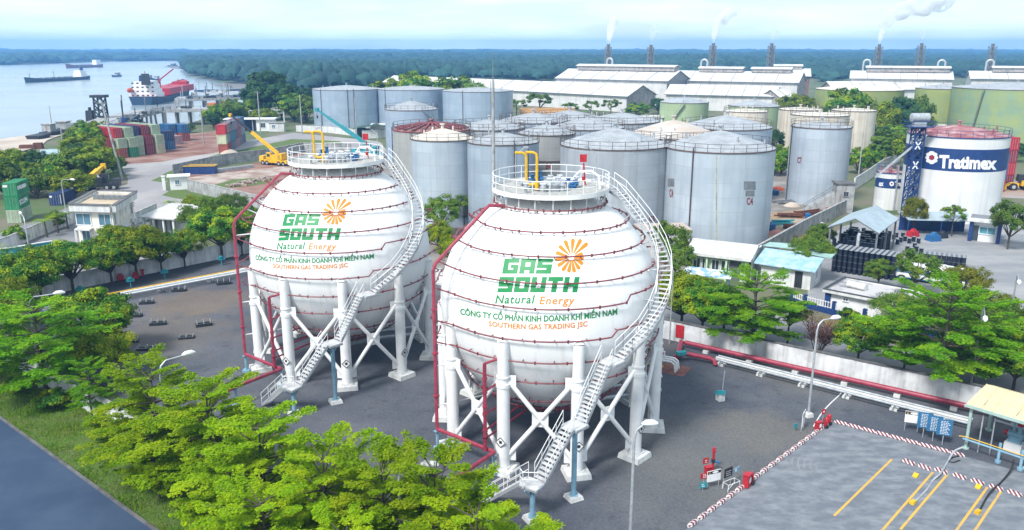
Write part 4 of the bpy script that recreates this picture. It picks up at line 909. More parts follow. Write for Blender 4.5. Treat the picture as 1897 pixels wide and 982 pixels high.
# ================================================================== FACTORIES AND STACKS
def gable_hall(label, A, B, depth, eave, ridge, wall_m=WOOD, roof_m=ROOF_W, side_m=None, monitor=None, bays=6, name='factory_hall', off=None, duct=()):
    """long hall: A-B its front eave line on the ground, ridge parallel to it, depth back"""
    A, B = Vector((A[0], A[1], 0)), Vector((B[0], B[1], 0)); t = thing(name, label, 'factory', A); v = B - A; L_ = v.length; t.rotation_euler = (0, 0, math.atan2(v.y, v.x))
    D = depth
    b = MB(); b.add([(0, 0, 0), (L_, 0, 0), (L_, 0, eave), (0, 0, eave)], [(0, 1, 2, 3)]); b.build('long_wall', side_m or ROOF_W, t, smooth=False); b = MB(); b.add([(0, D, 0), (L_, D, 0), (L_, D, eave), (0, D, eave)], [(3, 2, 1, 0)])
    b.build('long_wall', side_m or ROOF_W, t, smooth=False)
    for x in (0, L_):
        b = MB(); pts = [(x, 0, 0), (x, D, 0), (x, D, eave), (x, D / 2, ridge), (x, 0, eave)]; b.add(pts, [tuple(range(5)) if x else tuple(reversed(range(5)))]); b.build('gable_wall', wall_m, t, smooth=False)
    b = MB(); o = 0.7
    b.slab([(-o, -o, eave - 0.1), (L_ + o, -o, eave - 0.1), (L_ + o, D / 2, ridge + 0.15), (-o, D / 2, ridge + 0.15)], 0.2); b.slab([(-o, D / 2, ridge + 0.152), (L_ + o, D / 2, ridge + 0.152), (L_ + o, D + o, eave - 0.1), (-o, D + o, eave - 0.1)], 0.2)
    roof = b.build('roof', roof_m, t, smooth=False)
    b = MB()
    for i in range(1, bays):
        x = L_ * i / bays; b.beam((x, -o, eave + 0.08), (x, D / 2, ridge + 0.27), 0.16, 0.1)
    b.beam((-o, -o - 0.1, eave - 0.1), (L_ + o, -o - 0.1, eave - 0.1), 0.3, 0.3)
    b.build('gutter', STEEL_G, t, smooth=False)
    if monitor:
        for (x0, x1, hw, hh_) in monitor:
            b = MB(); b.box(((x0 + x1) / 2 * L_, D / 2, ridge + hh_ / 2 - 0.3), ((x1 - x0) * L_, hw * 1.6, hh_)); b.build('monitor_wall', WOOD, t, smooth=False)
            b = MB(); zc = ridge + hh_ - 0.3; X0, X1 = x0 * L_ - 0.5, x1 * L_ + 0.5
            b.slab([(X0, D / 2 - hw, zc), (X1, D / 2 - hw, zc), (X1, D / 2, zc + 0.8), (X0, D / 2, zc + 0.8)], 0.2); b.slab([(X0, D / 2, zc + 0.8), (X1, D / 2, zc + 0.8), (X1, D / 2 + hw, zc), (X0, D / 2 + hw, zc)], 0.2)
            b.build('monitor_roof', roof_m, t, smooth=False)
    for fx in duct:
        x = fx * L_; b = MB(); pts = [Vector((x - 1.6, D * 0.6, eave))] + [Vector((x - 1.6 * math.cos(math.pi * i / 8), D * 0.6, ridge + 4.0 + 1.6 * math.sin(math.pi * i / 8))) for i in range(9)] + [Vector((x + 1.6, D * 0.6, ridge))]
        b.tube(pts, 0.5, 10); b.build('exhaust_duct', GALV, t)
    return t
def on_level(px, py, z): p = g(px, py, z); return (p.x, p.y)
gable_hall('long low white-roofed hall in front, with a grey boarded gable end', (-79, 496), (51, 367), 22, 7.0, 11.5, bays=9)
gable_hall('tall white-roofed hall behind the boarded gable, with one long roof monitor', (23, 434), (74, 396), 26, 12.5, 17.0, wall_m=STEEL_G, monitor=[(0.1, 0.98, 3.5, 2.2)], duct=(0.36,))
gable_hall('white-roofed hall with three short roof monitors right of the two-chimney hall', (79, 418), (134, 389), 24, 12.0, 16.5, monitor=[(0.2, 0.55, 3, 1.8), (0.62, 0.92, 3, 1.8)], duct=(0.22,))
gable_hall('lower white hall with a small gabled porch, in front of the three-monitor hall', (72, 386), (116, 365), 18, 7.0, 11.0, bays=7)
gable_hall('brownish hall set far back, left of the gap in the factories', on_level(1405, 146, 12), on_level(1500, 147, 12), 28, 13.5, 17.0, wall_m=WHITE_OLD, side_m=mat('brown_cladding', (0.20, 0.13, 0.11), 0.8, var=0.15, scale=0.3), monitor=[(0.3, 0.85, 3, 1.8)])
gable_hall('white-walled factory left of the two right-hand chimneys gap', (172.4, 422.3), (215, 405), 20, 12.8, 16.3, wall_m=ROOF_W, monitor=[(0.15, 0.98, 3.5, 2.2)], duct=(0.15, 0.9))
gable_hall('white factory at the right edge of the row', (231.6, 418.4), (277, 400), 20, 12.8, 16.3, wall_m=ROOF_W, monitor=[(0.2, 0.95, 3.5, 2.2)], duct=(0.18,))
gable_hall('lean white annexe in front of the right-hand factories', on_level(1545, 166, 8), on_level(1750, 166, 8), 18, 8.0, 11.5, bays=5)
gable_hall('small gabled porch block of the lower white hall', (117.5, 362), (124, 366.5), 10, 7.0, 10.0, bays=2)
# chimneys: lattice frame round a stack
c0 = None
def make_chimney(hgt, label, loc):
    t = thing('lattice_chimney', label, 'chimney', loc, 0, 'chimneys behind the factories')
    b = MB(); b.tube([(0, 0, 0), (0, 0, hgt)], [1.0, 0.85], 14); b.tube([(0, 0, hgt - 0.8), (0, 0, hgt)], 1.05, 14); b.build('flue', mat('sooty_flue', (0.20, 0.18, 0.16), 0.8, var=0.2, scale=0.3), t)
    b = MB(); n = 9
    for sx, sy in ((-1, -1), (1, -1), (1, 1), (-1, 1)): b.beam((sx * 2.1, sy * 2.1, 0), (sx * 1.7, sy * 1.7, hgt - 1.5), 0.28)
    for i in range(n):
        z0, z1 = (hgt - 1.5) * i / n, (hgt - 1.5) * (i + 1) / n
        for (x0, y0, x1, y1) in ((-1, -1, 1, -1), (1, -1, 1, 1), (1, 1, -1, 1), (-1, 1, -1, -1)):
            r0, r1 = 2.1 - 0.4 * i / n, 2.1 - 0.4 * (i + 1) / n; b.beam((x0 * r0, y0 * r0, z0), (x1 * r1, y1 * r1, z1), 0.16); b.beam((x0 * r1, y0 * r1, z1), (x1 * r1, y1 * r1, z1), 0.2); b.beam((x1 * r0, y1 * r0, z0), (x0 * r1, y0 * r1, z1), 0.16)
    b.build('lattice', STEEL_G, t, smooth=False)
    return t
CH = [(1127, 82, 505, 'leftmost of the lattice chimneys, smoking above the two-chimney hall'), (1206, 83, 505, 'lattice chimney at the right end of the two-chimney hall'), (1321.5, 80, 520, 'lattice chimney with a leaning white plume, above the three-monitor hall'), (1430, 80, 520, 'lattice chimney in front of the brownish far hall'),
      (1629.5, 82, 520, 'lattice chimney under the largest white plume'), (1708, 80, 520, 'lattice chimney right of the largest white plume'), (1840, 81, 520, 'rightmost lattice chimney, without smoke')]
for i, (px, py, Y, lab) in enumerate(CH):
    top = at(px, py, Y); l = Vector((top.x, Y, 0))
    if c0 is None: c0 = make_chimney(top.z, lab, l); h0 = top.z
    else: copy_tree(c0, loc=l, scale=(1, 1, top.z / h0), label=lab)
# plumes
def smoke_mat(name, dens):
    m = bpy.data.materials.new(name); m.use_nodes = True; nt = m.node_tree; L = nt.links.new
    nt.nodes.remove(nt.nodes['Principled BSDF']); vo = N(nt, 'ShaderNodeVolumePrincipled'); vo.inputs['Color'].default_value = (0.97, 0.98, 1, 1); vo.inputs['Anisotropy'].default_value = 0.1
    tc = N(nt, 'ShaderNodeTexCoord'); no = N(nt, 'ShaderNodeTexNoise'); no.inputs['Scale'].default_value = 0.16; no.inputs['Detail'].default_value = 4; L(tc.outputs['Object'], no.inputs['Vector'])
    mr = N(nt, 'ShaderNodeMapRange'); mr.inputs[1].default_value = 0.40; mr.inputs[2].default_value = 0.62; mr.inputs[4].default_value = dens; L(no.outputs['Fac'], mr.inputs[0]); L(mr.outputs[0], vo.inputs['Density']); L(vo.outputs[0], nt.nodes['Material Output'].inputs['Volume'])
    return m
SMK, SMK2 = smoke_mat('dense_steam', 0.6), smoke_mat('thin_steam', 0.10)
def plume(label, Y, pts, m, seed):
    q = random.Random(seed); base_ = at(pts[0][0], pts[0][1], Y); path = [at(p[0], p[1], Y + 6 * i) - base_ for i, p in enumerate(pts)]; rs = [p[2] * Y / F_PX for p in pts]
    P_, R_ = [], []
    for i in range(len(path) - 1):
        for j in range(4):
            f = j / 4; P_.append(path[i].lerp(path[i + 1], f)); R_.append((rs[i] + (rs[i + 1] - rs[i]) * f) * q.uniform(0.82, 1.2))
    P_.append(path[-1]); R_.append(rs[-1] * 0.5)
    b = MB(); b.tube(P_, R_, 18); o = b.build('steam_plume', m)
    o.location = base_; tag(o, label, 'steam plume', 'steam plumes over the factories')
plume('narrow white plume rising from the leftmost chimney', 505, [(1127, 80, 2.5), (1130, 66, 6), (1134, 48, 9), (1140, 28, 8)], SMK, 1)
plume('faint wisp over the second chimney from the left', 505, [(1206, 81, 1.5), (1209, 64, 6), (1214, 42, 9)], SMK2, 2)
plume('leaning white plume spreading to the right above the third chimney', 520, [(1321.5, 78, 2.5), (1324, 62, 6), (1330, 45, 10), (1346, 28, 11), (1372, 14, 8)], SMK, 3)
plume('small faint plume over the chimney before the brownish hall', 520, [(1430, 78, 2), (1434, 62, 7), (1442, 44, 10), (1460, 28, 9)], SMK2, 4)
plume('largest white plume, bending far to the right out of the picture', 520, [(1629.5, 80, 2.5), (1632, 66, 4), (1638, 48, 8), (1652, 30, 13), (1680, 16, 17), (1720, 6, 20), (1765, -4, 21)], SMK, 5)
plume('tiny wisp over the chimney right of the largest plume', 520, [(1708, 78, 1.5), (1709, 68, 3), (1711, 56, 4)], SMK2, 6)

# ================================================================== LEFT: DEPOT YARD FURNITURE, HOUSES, CONTAINERS, RIVER
# low pipe rack along the left wall
def pipe_run(name, label, px0, px1, n, z, m_list, sup_m, step=4.0, gap=0.42, r=0.1, foot=True, cat='pipe rack', first=0):
    a, c = g(*px0, z), g(*px1, z); d = (c - a); L_ = d.length; d.normalize(); s_ = Vector((-d.y, d.x, 0)); t = thing(name, label, cat, Vector((a.x, a.y, 0)))
    off = Vector((a.x, a.y, 0))
    for k in range(n):
        b = MB(); o = s_ * gap * (k - (n - 1) / 2); rr = r[k] if isinstance(r, (list, tuple)) else r
        b.tube([a - off + o - Vector((0, 0, z - 0.1)) , a - off + o, c - off + o] if first else [a - off + o, c - off + o], rr, 10); b.build('pipe', m_list[k % len(m_list)], t)
    for j in range(int(L_ / step) + 1):
        p = a + d * (j * step + 0.6) - off; b = MB(); b.beam(p - s_ * (gap * n / 2 + 0.15) - Vector((0, 0, 0.14)), p + s_ * (gap * n / 2 + 0.15) - Vector((0, 0, 0.14)), 0.12, 0.1); b.beam(p - s_ * gap * n * 0.3 - Vector((0, 0, z - 0.02)), p - s_ * gap * n * 0.3 - Vector((0, 0, 0.15)), 0.12); b.beam(p + s_ * gap * n * 0.3 - Vector((0, 0, z - 0.02)), p + s_ * gap * n * 0.3 - Vector((0, 0, 0.15)), 0.12)
        b.box((p.x, p.y, 0.11), (0.55, 0.9, 0.22), math.atan2(d.y, d.x)); b.build('support', sup_m, t, smooth=False)
    return t
t = pipe_run('pipe_rack', 'low rack of white and yellow pipes along the left yard wall', (75, 572), (470, 497), 4, 0.75, [WHITE, GALV, WHITE, YELLOW], STEEL_G, gap=0.5, r=0.09, step=6)
t = pipe_run('pipe_rack', 'pale blue steel frame rack next to the left lamp post', (76, 580), (158, 561), 3, 1.3, [BLUE_P, WHITE, BLUE_P], BLUE_P, step=2.2, r=0.08)
for px, lab in (((150, 550), 'teal valve stand beside the blue frame rack'), ((243, 533), 'teal valve stand in the middle of the low pipe rack'), ((306, 517), 'teal tag board on the low pipe rack'), ((411, 492), 'teal tag board at the far end of the low pipe rack')):
    p = g(*px); t = thing('valve_stand', lab, 'valve', p); b = MB(); b.beam((0, 0, 0), (0, 0, 0.9), 0.1); b.box((0, 0, 0.95), (0.9, 0.25, 0.35), 0.4); b.build('frame', TEAL, t); b = MB(); b.tube([(0, -0.05, 1.15), (0, -0.05, 1.3)], 0.25, 10); b.build('hand_wheel', TEAL, t)
# saddle blocks with bolts
blk = None
BL = [(415, 527, 'alone near the sphere end of the pipe rack'), (332, 540, 'close to the low pipe rack, second from the sphere'), (272, 563, 'at the back of the leftmost pair in the yard'), (252, 587, 'at the front of the leftmost pair in the yard'), (293, 602, 'between the leftmost pair and the rusty patch'), (378, 604, 'on the right, nearest the legs of the far sphere'), (346, 627, 'small one below and left of the rightmost block'), (243, 634, 'low one at the left front of the group'), (272, 648, 'nearest the bright green trees')]
for i, (px, py, lab) in enumerate(BL):
    p = g(px, py)
    if blk is None:
        blk = thing('saddle_block', 'dark bolted foundation block ' + lab, 'foundation block', p, 0.35, 'foundation blocks in the left yard')
        b = MB(); b.box((0, 0, 0.14), (1.7, 0.7, 0.28)); b.box((0, 0.3, 0.32), (1.7, 0.08, 0.1)); b.box((0, -0.3, 0.32), (1.7, 0.08, 0.1)); b.build('block', STEEL_D, blk, smooth=False)
        for sx in (-0.7, 0, 0.7):
            for sy in (-0.28, 0.28): b = MB(); b.tube([(sx, sy, 0.2), (sx, sy, 0.72)], 0.05, 6); b.build('bolt', GALV, blk)
    else: copy_tree(blk, loc=p, rz=0.35 + rnd.uniform(-0.3, 0.3), scale=(rnd.uniform(0.7, 1.05), 1, 0.9 if i < 6 else 0.6), label='dark bolted foundation block ' + lab)
# lamp posts
lamp0 = None
def lamp_post(label, px_base, px_head, z=8.0, dirn=None, fl=1.0):
    global lamp0
    p = g(*px_base); h = g(*px_head, z); d = (h - p); d.z = 0; arm = d.length; rz = math.atan2(d.y, d.x)
    t = thing('lamp_post', label, 'lamp post', Vector((p.x, p.y, 0)), rz, 'lamp posts of the yards')
    b = MB(); b.tube([(0, 0, 0.3), (0, 0, z - 0.9), (0.12, 0, z - 0.35), (0.45, 0, z - 0.05), (arm - 0.3, 0, z)], [0.10, 0.075, 0.06, 0.05, 0.045], 10); b.build('pole', GALV, t)
    b = MB(); b.tube([(arm - 0.55, 0, z + 0.02), (arm - 0.3, 0, z + 0.07), (arm + 0.1, 0, z + 0.05), (arm + 0.35, 0, z + 0.0)], [0.06, 0.17, 0.19, 0.08], 12); b.build('lamp_head', WHITE, t)
    b = MB(); b.box((0, 0, 0.17), (0.6, 0.6, 0.34), 0, 0, 0.85); b.build('footing', WHITE_OLD, t)
    return t
lamp_post('tall grey lamp post nearest the camera, in front of the near sphere legs', (1166, 1022), (1207, 785))
lamp_post('lamp post by the long white wall, above the red fire boxes', (1497, 772), (1550, 589))
lamp_post('lamp post rising behind the cream loading canopy', (1796, 728), (1825, 592))
lamp_post('lamp post at the corner of the drum yard', (1864, 632), (1888, 524), 7.0)
lamp_post('lamp post by the blue frame rack at the left, rising out of trees', (78, 716), (112, 543))
lamp_post('lamp post between the bright green trees and the foundation blocks', (318, 872), (352, 655))
lamp_post('lamp post almost hidden in the bright green trees, head showing near the red pipe', (748, 1115), (800, 861))
lamp_post('lamp post in the house yard left of the cream house', (60, 500), (38, 395), 7.0)
lamp_post('small lamp post behind the dark blue container', (122, 395), (135, 333), 6.0)
def pole(label, px_base, z, name='utility_pole', r=0.11, cross=False, m=None, lean=(0, 0), cat='pole'):
    p = g(*px_base); t = thing(name, label, cat, p); b = MB(); b.tube([(0, 0, 0), (lean[0], lean[1], z)], [r * 1.2, r * 0.8], 10); b.build('post', m or CONC, t)
    if cross: b = MB(); b.beam((lean[0] - 1, lean[1], z - 0.5), (lean[0] + 1, lean[1], z - 0.5), 0.12); b.beam((lean[0] - 0.8, lean[1], z - 0.3), (lean[0] - 0.8, lean[1], z - 0.1), 0.1); b.beam((lean[0] + 0.8, lean[1], z - 0.3), (lean[0] + 0.8, lean[1], z - 0.1), 0.1); b.build('cross_arm', STEEL_G, t)
    return t
pole('tall leaning concrete pole in front of the container stack', (227, 334), 17, r=0.22, lean=(-2.4, 0), cross=True)
pole('thin white pole by the long white wall, right of the near sphere', (1240, 638), 7.5, 'slim_mast', 0.06, m=GALV)
pole('thin white pole rising through the layered tree behind the wall', (1392, 640), 7.5, 'slim_mast', 0.06, m=GALV)
pole('thin pole on the sand bank by the river', (98, 246), 9, r=0.15)
pole('grey pole beside the small blue-roofed hut', (122, 306), 9, r=0.14)
pole('grey pole behind the gap between the container stacks', (378, 268), 10, r=0.15)
pole('white pole by the flat-roofed white office and the road', (483, 248), 14, r=0.18, cross=True)
pole('white pole beside the white low wall', (560, 249), 13, r=0.17)
pole('white pole in front of the big silver tanks', (661, 258), 13, r=0.17)
pole('slim pole behind the slatted wall, right of the C7 tank', (1590, 330), 10, r=0.12)
# tall pale mast in front of the tanks
p = Vector((xz(914, 118, 14), 118, 0)); t = thing('mast', 'tall pale concrete mast with a thin spike, in front of the silver tanks', 'mast', p)
b = MB(); b.tube([(0, 0, 0), (0, 0, 23.5)], [0.32, 0.20], 12); b.build('shaft', CONC, t); b = MB(); b.tube([(0, 0, 23.5), (0, 0, 27.5)], [0.07, 0.03], 6); b.build('spike', STEEL_G, t); b = MB(); b.tube([(-0.4, 0, 18), (-0.35, 0, 23.4)], 0.05, 6); b.build('conductor', STEEL_G, t)

# ---------------- houses on the left
def window(parent, c, ux, w, h, frame=WHITE, glass=GLASS_B, depth=0.06):
    ux = Vector(ux).normalized(); uz = Vector((0, 0, 1)); nn = ux.cross(uz); c = Vector(c)
    b = MB()
    for s_ in (-1, 1): b.beam(c + ux * s_ * w / 2 - uz * h / 2 + nn * depth, c + ux * s_ * w / 2 + uz * h / 2 + nn * depth, 0.1, 0.12)
    for z in (-h / 2, h / 2): b.beam(c + uz * z - ux * (w / 2 + 0.05) + nn * (depth + 0.003), c + uz * z + ux * (w / 2 + 0.05) + nn * (depth + 0.003), 0.14, 0.1)
    b.beam(c - uz * h / 2 + nn * depth, c + uz * h / 2 + nn * depth, 0.05, 0.06)
    f = b.build('window', frame, parent, smooth=False)
    b = MB(); q = nn * 0.03; b.add([c - ux * w / 2 - uz * h / 2 + q, c + ux * w / 2 - uz * h / 2 + q, c + ux * w / 2 + uz * h / 2 + q, c - ux * w / 2 + uz * h / 2 + q], [(0, 1, 2, 3)]); b.build('pane', glass, f, smooth=False)
A, B, C = g(138, 379, 6.2), g(206, 381, 6.2), g(250, 354, 6.2)
A.z = B.z = C.z = 0; C = B + (C - B).normalized() * 10.5; D = A + C - B
o = B.copy(); t = thing('two_storey_house', 'cream two-storey flat-roofed house with wide windows, behind the round trees', 'house', o)
A, B, C, D = A - o, Vector((0, 0, 0)), C - o, D - o
uL, uR = (B - A).normalized(), (C - B).normalized()
b = MB(); b.prism([A, B, C, D], 0, 5.7); b.build('wall', CREAM, t, smooth=False)
b = MB(); grow = lambda s_: [A - uL * s_ - uR * s_, B + uL * s_ - uR * s_, C + uL * s_ + uR * s_, D - uL * s_ + uR * s_]
def rim_box(ps, z0, z1, th):
    for i in range(4):
        p, q = ps[i], ps[(i + 1) % 4]; d = (q - p).normalized(); b.beam(p + d * 0 + Vector((0, 0, (z0 + z1) / 2)), q - d * th + Vector((0, 0, (z0 + z1) / 2)), th, z1 - z0)
b = MB(); rim_box(grow(0.55), 5.35, 6.35, 0.5); b.build('parapet', WHITE_OLD, t, smooth=False)
b = MB(); b.prism(grow(0.25), 5.71, 5.98); rf = b.build('roof', mat('sandy_roof', (0.52, 0.43, 0.30), 0.9, scale=0.4, var=0.08), t, smooth=False)
b = MB(); rim_box(grow(0.62), 6.36, 6.46, 0.7); b.build('parapet_cap', CONC_D, t, smooth=False)
b = MB(); p = (D + C) / 2 * 0.98 + A * 0.05
for k in range(6): b.box(D * 0.55 + A * 0.3 + uL * (0.5 + k * 0.9) + Vector((0, 0, 6.3)), (0.7, 0.7, 0.7), 0.3)
b.build('roof_plant', STEEL_G, t, smooth=False)
for f, w in ((0.2, 2.3), (0.78, 1.9)): window(t, A + (B - A) * f + Vector((0, 0, 4.1)), uL, w, 1.7)
window(t, A + (B - A) * 0.22 + Vector((0, 0, 1.5)), uL, 1.3, 1.9); window(t, A + (B - A) * 0.72 + Vector((0, 0, 1.6)), uL, 1.8, 1.6)
window(t, B + (C - B) * 0.06 + Vector((0, 0, 4.1)), uR, 0.9, 1.7)
for f in (0.36, 0.44, 0.62): window(t, B + (C - B) * f + Vector((0, 0, 4.4)), uR, 0.5, 0.5, glass=GLASS)
window(t, B + (C - B) * 0.86 + Vector((0, 0, 3.9)), uR, 1.1, 1.6, glass=GLASS)
b = MB(); b.box(A + uL * 0.1 - uR * 1.3 + Vector((0, 0, 1.35)), (0.3, 0.3, 2.7), 0.3); b.slab([A - uR * 1.5 + Vector((0, 0, 2.9)), A + uL * 2.4 - uR * 1.5 + Vector((0, 0, 2.9)), A + uL * 2.4 + Vector((0, 0, 2.9)), A + Vector((0, 0, 2.9))], 0.18); b.build('porch', WHITE_OLD, t, smooth=False)
for k, (f, z) in enumerate(((0.84, 2.3), (0.9, 4.6), (0.93, 2.2))):
    b = MB(); b.box(B + (C - B) * f + uL * 0.3 + Vector((0, 0, z)), (0.8, 0.35, 0.65), math.atan2(uR.y, uR.x)); b.build('air_conditioner', WHITE, t, smooth=False)
b = MB(); b.slab([B + uR * 3.0 + Vector((0, 0, 2.7)), B + uR * 3.0 + uL * 1.1 + Vector((0, 0, 2.5)), B + uR * 5.4 + uL * 1.1 + Vector((0, 0, 2.5)), B + uR * 5.4 + Vector((0, 0, 2.7))], 0.12); b.box(B + uR * 4.2 + uL * 0.04 + Vector((0, 0, 1.05)), (1.0, 0.06, 2.1), math.atan2(uR.y, uR.x)); b.build('side_door', WHITE_OLD, t, smooth=False)
# annexe with a single-pitch white roof
A, B = g(268, 433), g(325, 437); A.z = B.z = 0; o = A.copy(); u = (B - A).normalized(); n_ = Vector((-u.y, u.x, 0)); L_ = (B - A).length
t = thing('annexe', 'small white building with a sloping white roof beside the cream house', 'outbuilding', o, math.atan2(u.y, u.x))
b = MB(); b.box((L_ / 2, 4.2, 1.35), (L_, 5.4, 2.7)); b.build('wall', WHITE_OLD, t, smooth=False)
b = MB(); b.slab([(-0.4, -0.4, 2.75), (L_ + 0.4, -0.4, 2.75), (L_ + 0.4, 7.3, 3.5), (-0.4, 7.3, 3.5)], 0.2); b.build('roof', ROOF_W, t, smooth=False)
b = MB()
for i in range(4): b.box((0.1 + i * (L_ - 0.2) / 3, 0, 1.25), (0.28, 0.28, 2.5))
b.build('column', WHITE, t, smooth=False)
for i in range(3): b = MB(); b.box((0.9 + i * (L_ - 0.8) / 2.9, 1.46, 1.05), (0.95, 0.08, 2.1)); b.build('door', STEEL_G, t, smooth=False)
# gatehouse
p = g(333, 352); t = thing('gatehouse', 'tiny white gatehouse at the corner where the grey walls meet', 'gatehouse', p, 0.35)
b = MB(); b.box((0, 1.3, 1.35), (3.4, 2.6, 2.7)); b.build('wall', WHITE, t, smooth=False); b = MB(); b.box((0, 1.2, 2.8), (4.4, 3.4, 0.2)); b.build('roof', WHITE, t, smooth=False); window(t, (-0.3, 0, 1.6), (1, 0, 0), 0.9, 0.9); b = MB(); b.box((-2.9, 0.8, 1.4), (0.6, 0.6, 2.8)); b.box((-2.9, 0.8, 2.85), (0.8, 0.8, 0.14)); b.build('gate_pier', WHITE, t, smooth=False)
p = g(322, 330); t = thing('gate_leaf', 'grey steel gate leaf standing open behind the gatehouse', 'gate', p, 1.2); b = MB(); b.box((1.5, 0, 1.5), (3.0, 0.1, 3.0)); b.build('sheet', STEEL_G, t, smooth=False); b = MB(); b.beam((0, -0.08, 0.2), (3, -0.08, 2.9), 0.1); b.beam((0, -0.08, 1.5), (3, -0.08, 1.5), 0.1); b.build('brace', GALV, t, smooth=False)
# hut by the trees, white office by the road, green shelter, sheds
p = g(103, 302); t = thing('hut', 'small hut with a pale blue tin roof among the riverside trees', 'hut', p, 0.5); b = MB(); b.box((0, 0, 1.2), (5.2, 4, 2.4)); b.build('wall', BLUE, t, smooth=False); b = MB(); b.slab([(-3, -2.5, 2.5), (3, -2.5, 2.5), (3, 0, 3.5), (-3, 0, 3.5)], 0.12); b.slab([(-3, 0, 3.51), (3, 0, 3.51), (3, 2.5, 2.5), (-3, 2.5, 2.5)], 0.12); b.build('roof', mat('pale_blue_tin', (0.36, 0.48, 0.55), 0.5, var=0.1, streak=0.2), t, smooth=False)
p = g(480, 243); t = thing('roadside_office', 'low white flat-roofed office with an open carport, behind the container row', 'office', p, 0.08)
b = MB(); b.box((2.2, 2, 2.0), (6.0, 4, 4.0)); b.build('wall', WHITE, t, smooth=False); b = MB(); b.box((-3, 2, 4.15), (17.5, 5.5, 0.3)); b.build('roof', WHITE, t, smooth=False); window(t, (1.5, 0, 2.0), (1, 0, 0), 1.6, 1.6, glass=GLASS); b = MB(); [b.box((x, y, 2), (0.3, 0.3, 4)) for x in (-11.4, -6.5, -2.0) for y in (0.0, 4.0)]; b.build('column', CONC, t, smooth=False)
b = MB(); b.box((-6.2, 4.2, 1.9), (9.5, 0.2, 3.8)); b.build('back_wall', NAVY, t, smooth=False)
p = g(513, 244); t = thing('small_kiosk', 'small white kiosk right of the flat-roofed roadside office', 'kiosk', p, 0.05); b = MB(); b.box((0, 1, 1.5), (5, 2, 3)); b.build('wall', WHITE_OLD, t, smooth=False); window(t, (-1, 0, 1.8), (1, 0, 0), 1.2, 1); b = MB(); b.box((0, 1, 3.08), (5.6, 2.6, 0.16)); b.build('roof', CONC, t, smooth=False)
def pipe_gantry(label, p0, p1, z):
    a, c = g(*p0), g(*p1); t = thing('pipe_gantry', label, 'gantry', a); d = c - a
    b = MB()
    for f in (0, 0.5, 1.0): b.beam(d * f, d * f + Vector((0, 0, z)), 0.4)
    b.build('leg', WHITE_OLD, t, smooth=False); b = MB(); b.beam(Vector((0, 0, z)), d + Vector((0, 0, z)), 0.35); b.beam(Vector((0, 0, z - 1.2)), d + Vector((0, 0, z - 1.2)), 0.2); b.build('beam', WHITE_OLD, t, smooth=False)
pipe_gantry('white goalpost gantry behind the roadside office', (463, 230), (527, 228), 5.0)
p = g(697, 256); t = thing('canvas_shelter', 'dark green canvas shelter at the foot of the big silver tanks', 'shelter', p, 0.1); b = MB(); b.slab([(-7, -2, 3.2), (0, -2, 4.4), (0, 4, 4.4), (-7, 4, 3.2)], 0.1); b.slab([(0.0, -2, 4.39), (7, -2, 3.1), (7, 4, 3.1), (0.0, 4, 4.39)], 0.1); b.build('canvas', mat('green_canvas', (0.03, 0.09, 0.07), 0.8, var=0.2), t, smooth=False); b = MB(); [b.beam((x, y, 0), (x, y, 3.2), 0.15) for x in (-6.8, 6.8) for y in (-1.8, 3.8)]; b.build('pole', STEEL_G, t, smooth=False); b = MB(); b.box((0, 3.5, 1.5), (13, 0.1, 3.0)); b.build('side_sheet', MATS['green_canvas'], t, smooth=False)
p = g(715, 255); t = thing('site_cabin', 'white site cabin between the green shelter and the grey tank', 'cabin', p, 0.05); b = MB(); b.box((0, 2, 2), (9, 4, 4)); b.build('wall', WHITE, t, smooth=False); b = MB(); b.box((0, 2, 4.1), (9.8, 4.8, 0.22)); b.build('roof', ROOF_W, t, smooth=False); window(t, (1, 0, 2.4), (1, 0, 0), 2, 1.2); b = MB(); b.box((-2.6, -0.04, 1.1), (1.1, 0.07, 2.2)); b.build('door', STEEL_G, t, smooth=False)

# ---------------- shipping containers
CONT = {}
def cmat(name, c): return mat('container_' + name, c, 0.55, var=0.14, scale=0.5, streak=0.25)
CC = {'red': cmat('red', (0.50, 0.025, 0.04)), 'rust': cmat('rust', (0.36, 0.08, 0.05)), 'maroon': cmat('maroon', (0.28, 0.03, 0.055)), 'pale': cmat('pale_green', (0.42, 0.52, 0.36)), 'cream': cmat('cream', (0.60, 0.60, 0.42)), 'green': cmat('green', (0.02, 0.26, 0.10)), 'navy': cmat('navy', (0.015, 0.04, 0.14)), 'blue': cmat('blue', (0.03, 0.14, 0.32)), 'teal': cmat('teal', (0.03, 0.28, 0.30)), 'grey': cmat('grey', (0.35, 0.37, 0.38)), 'pink': cmat('washed_pink', (0.45, 0.30, 0.32))}
WORDS = {'pale': 'pale green', 'cream': 'cream', 'navy': 'dark blue', 'rust': 'rusty red', 'pink': 'washed-out pink'}
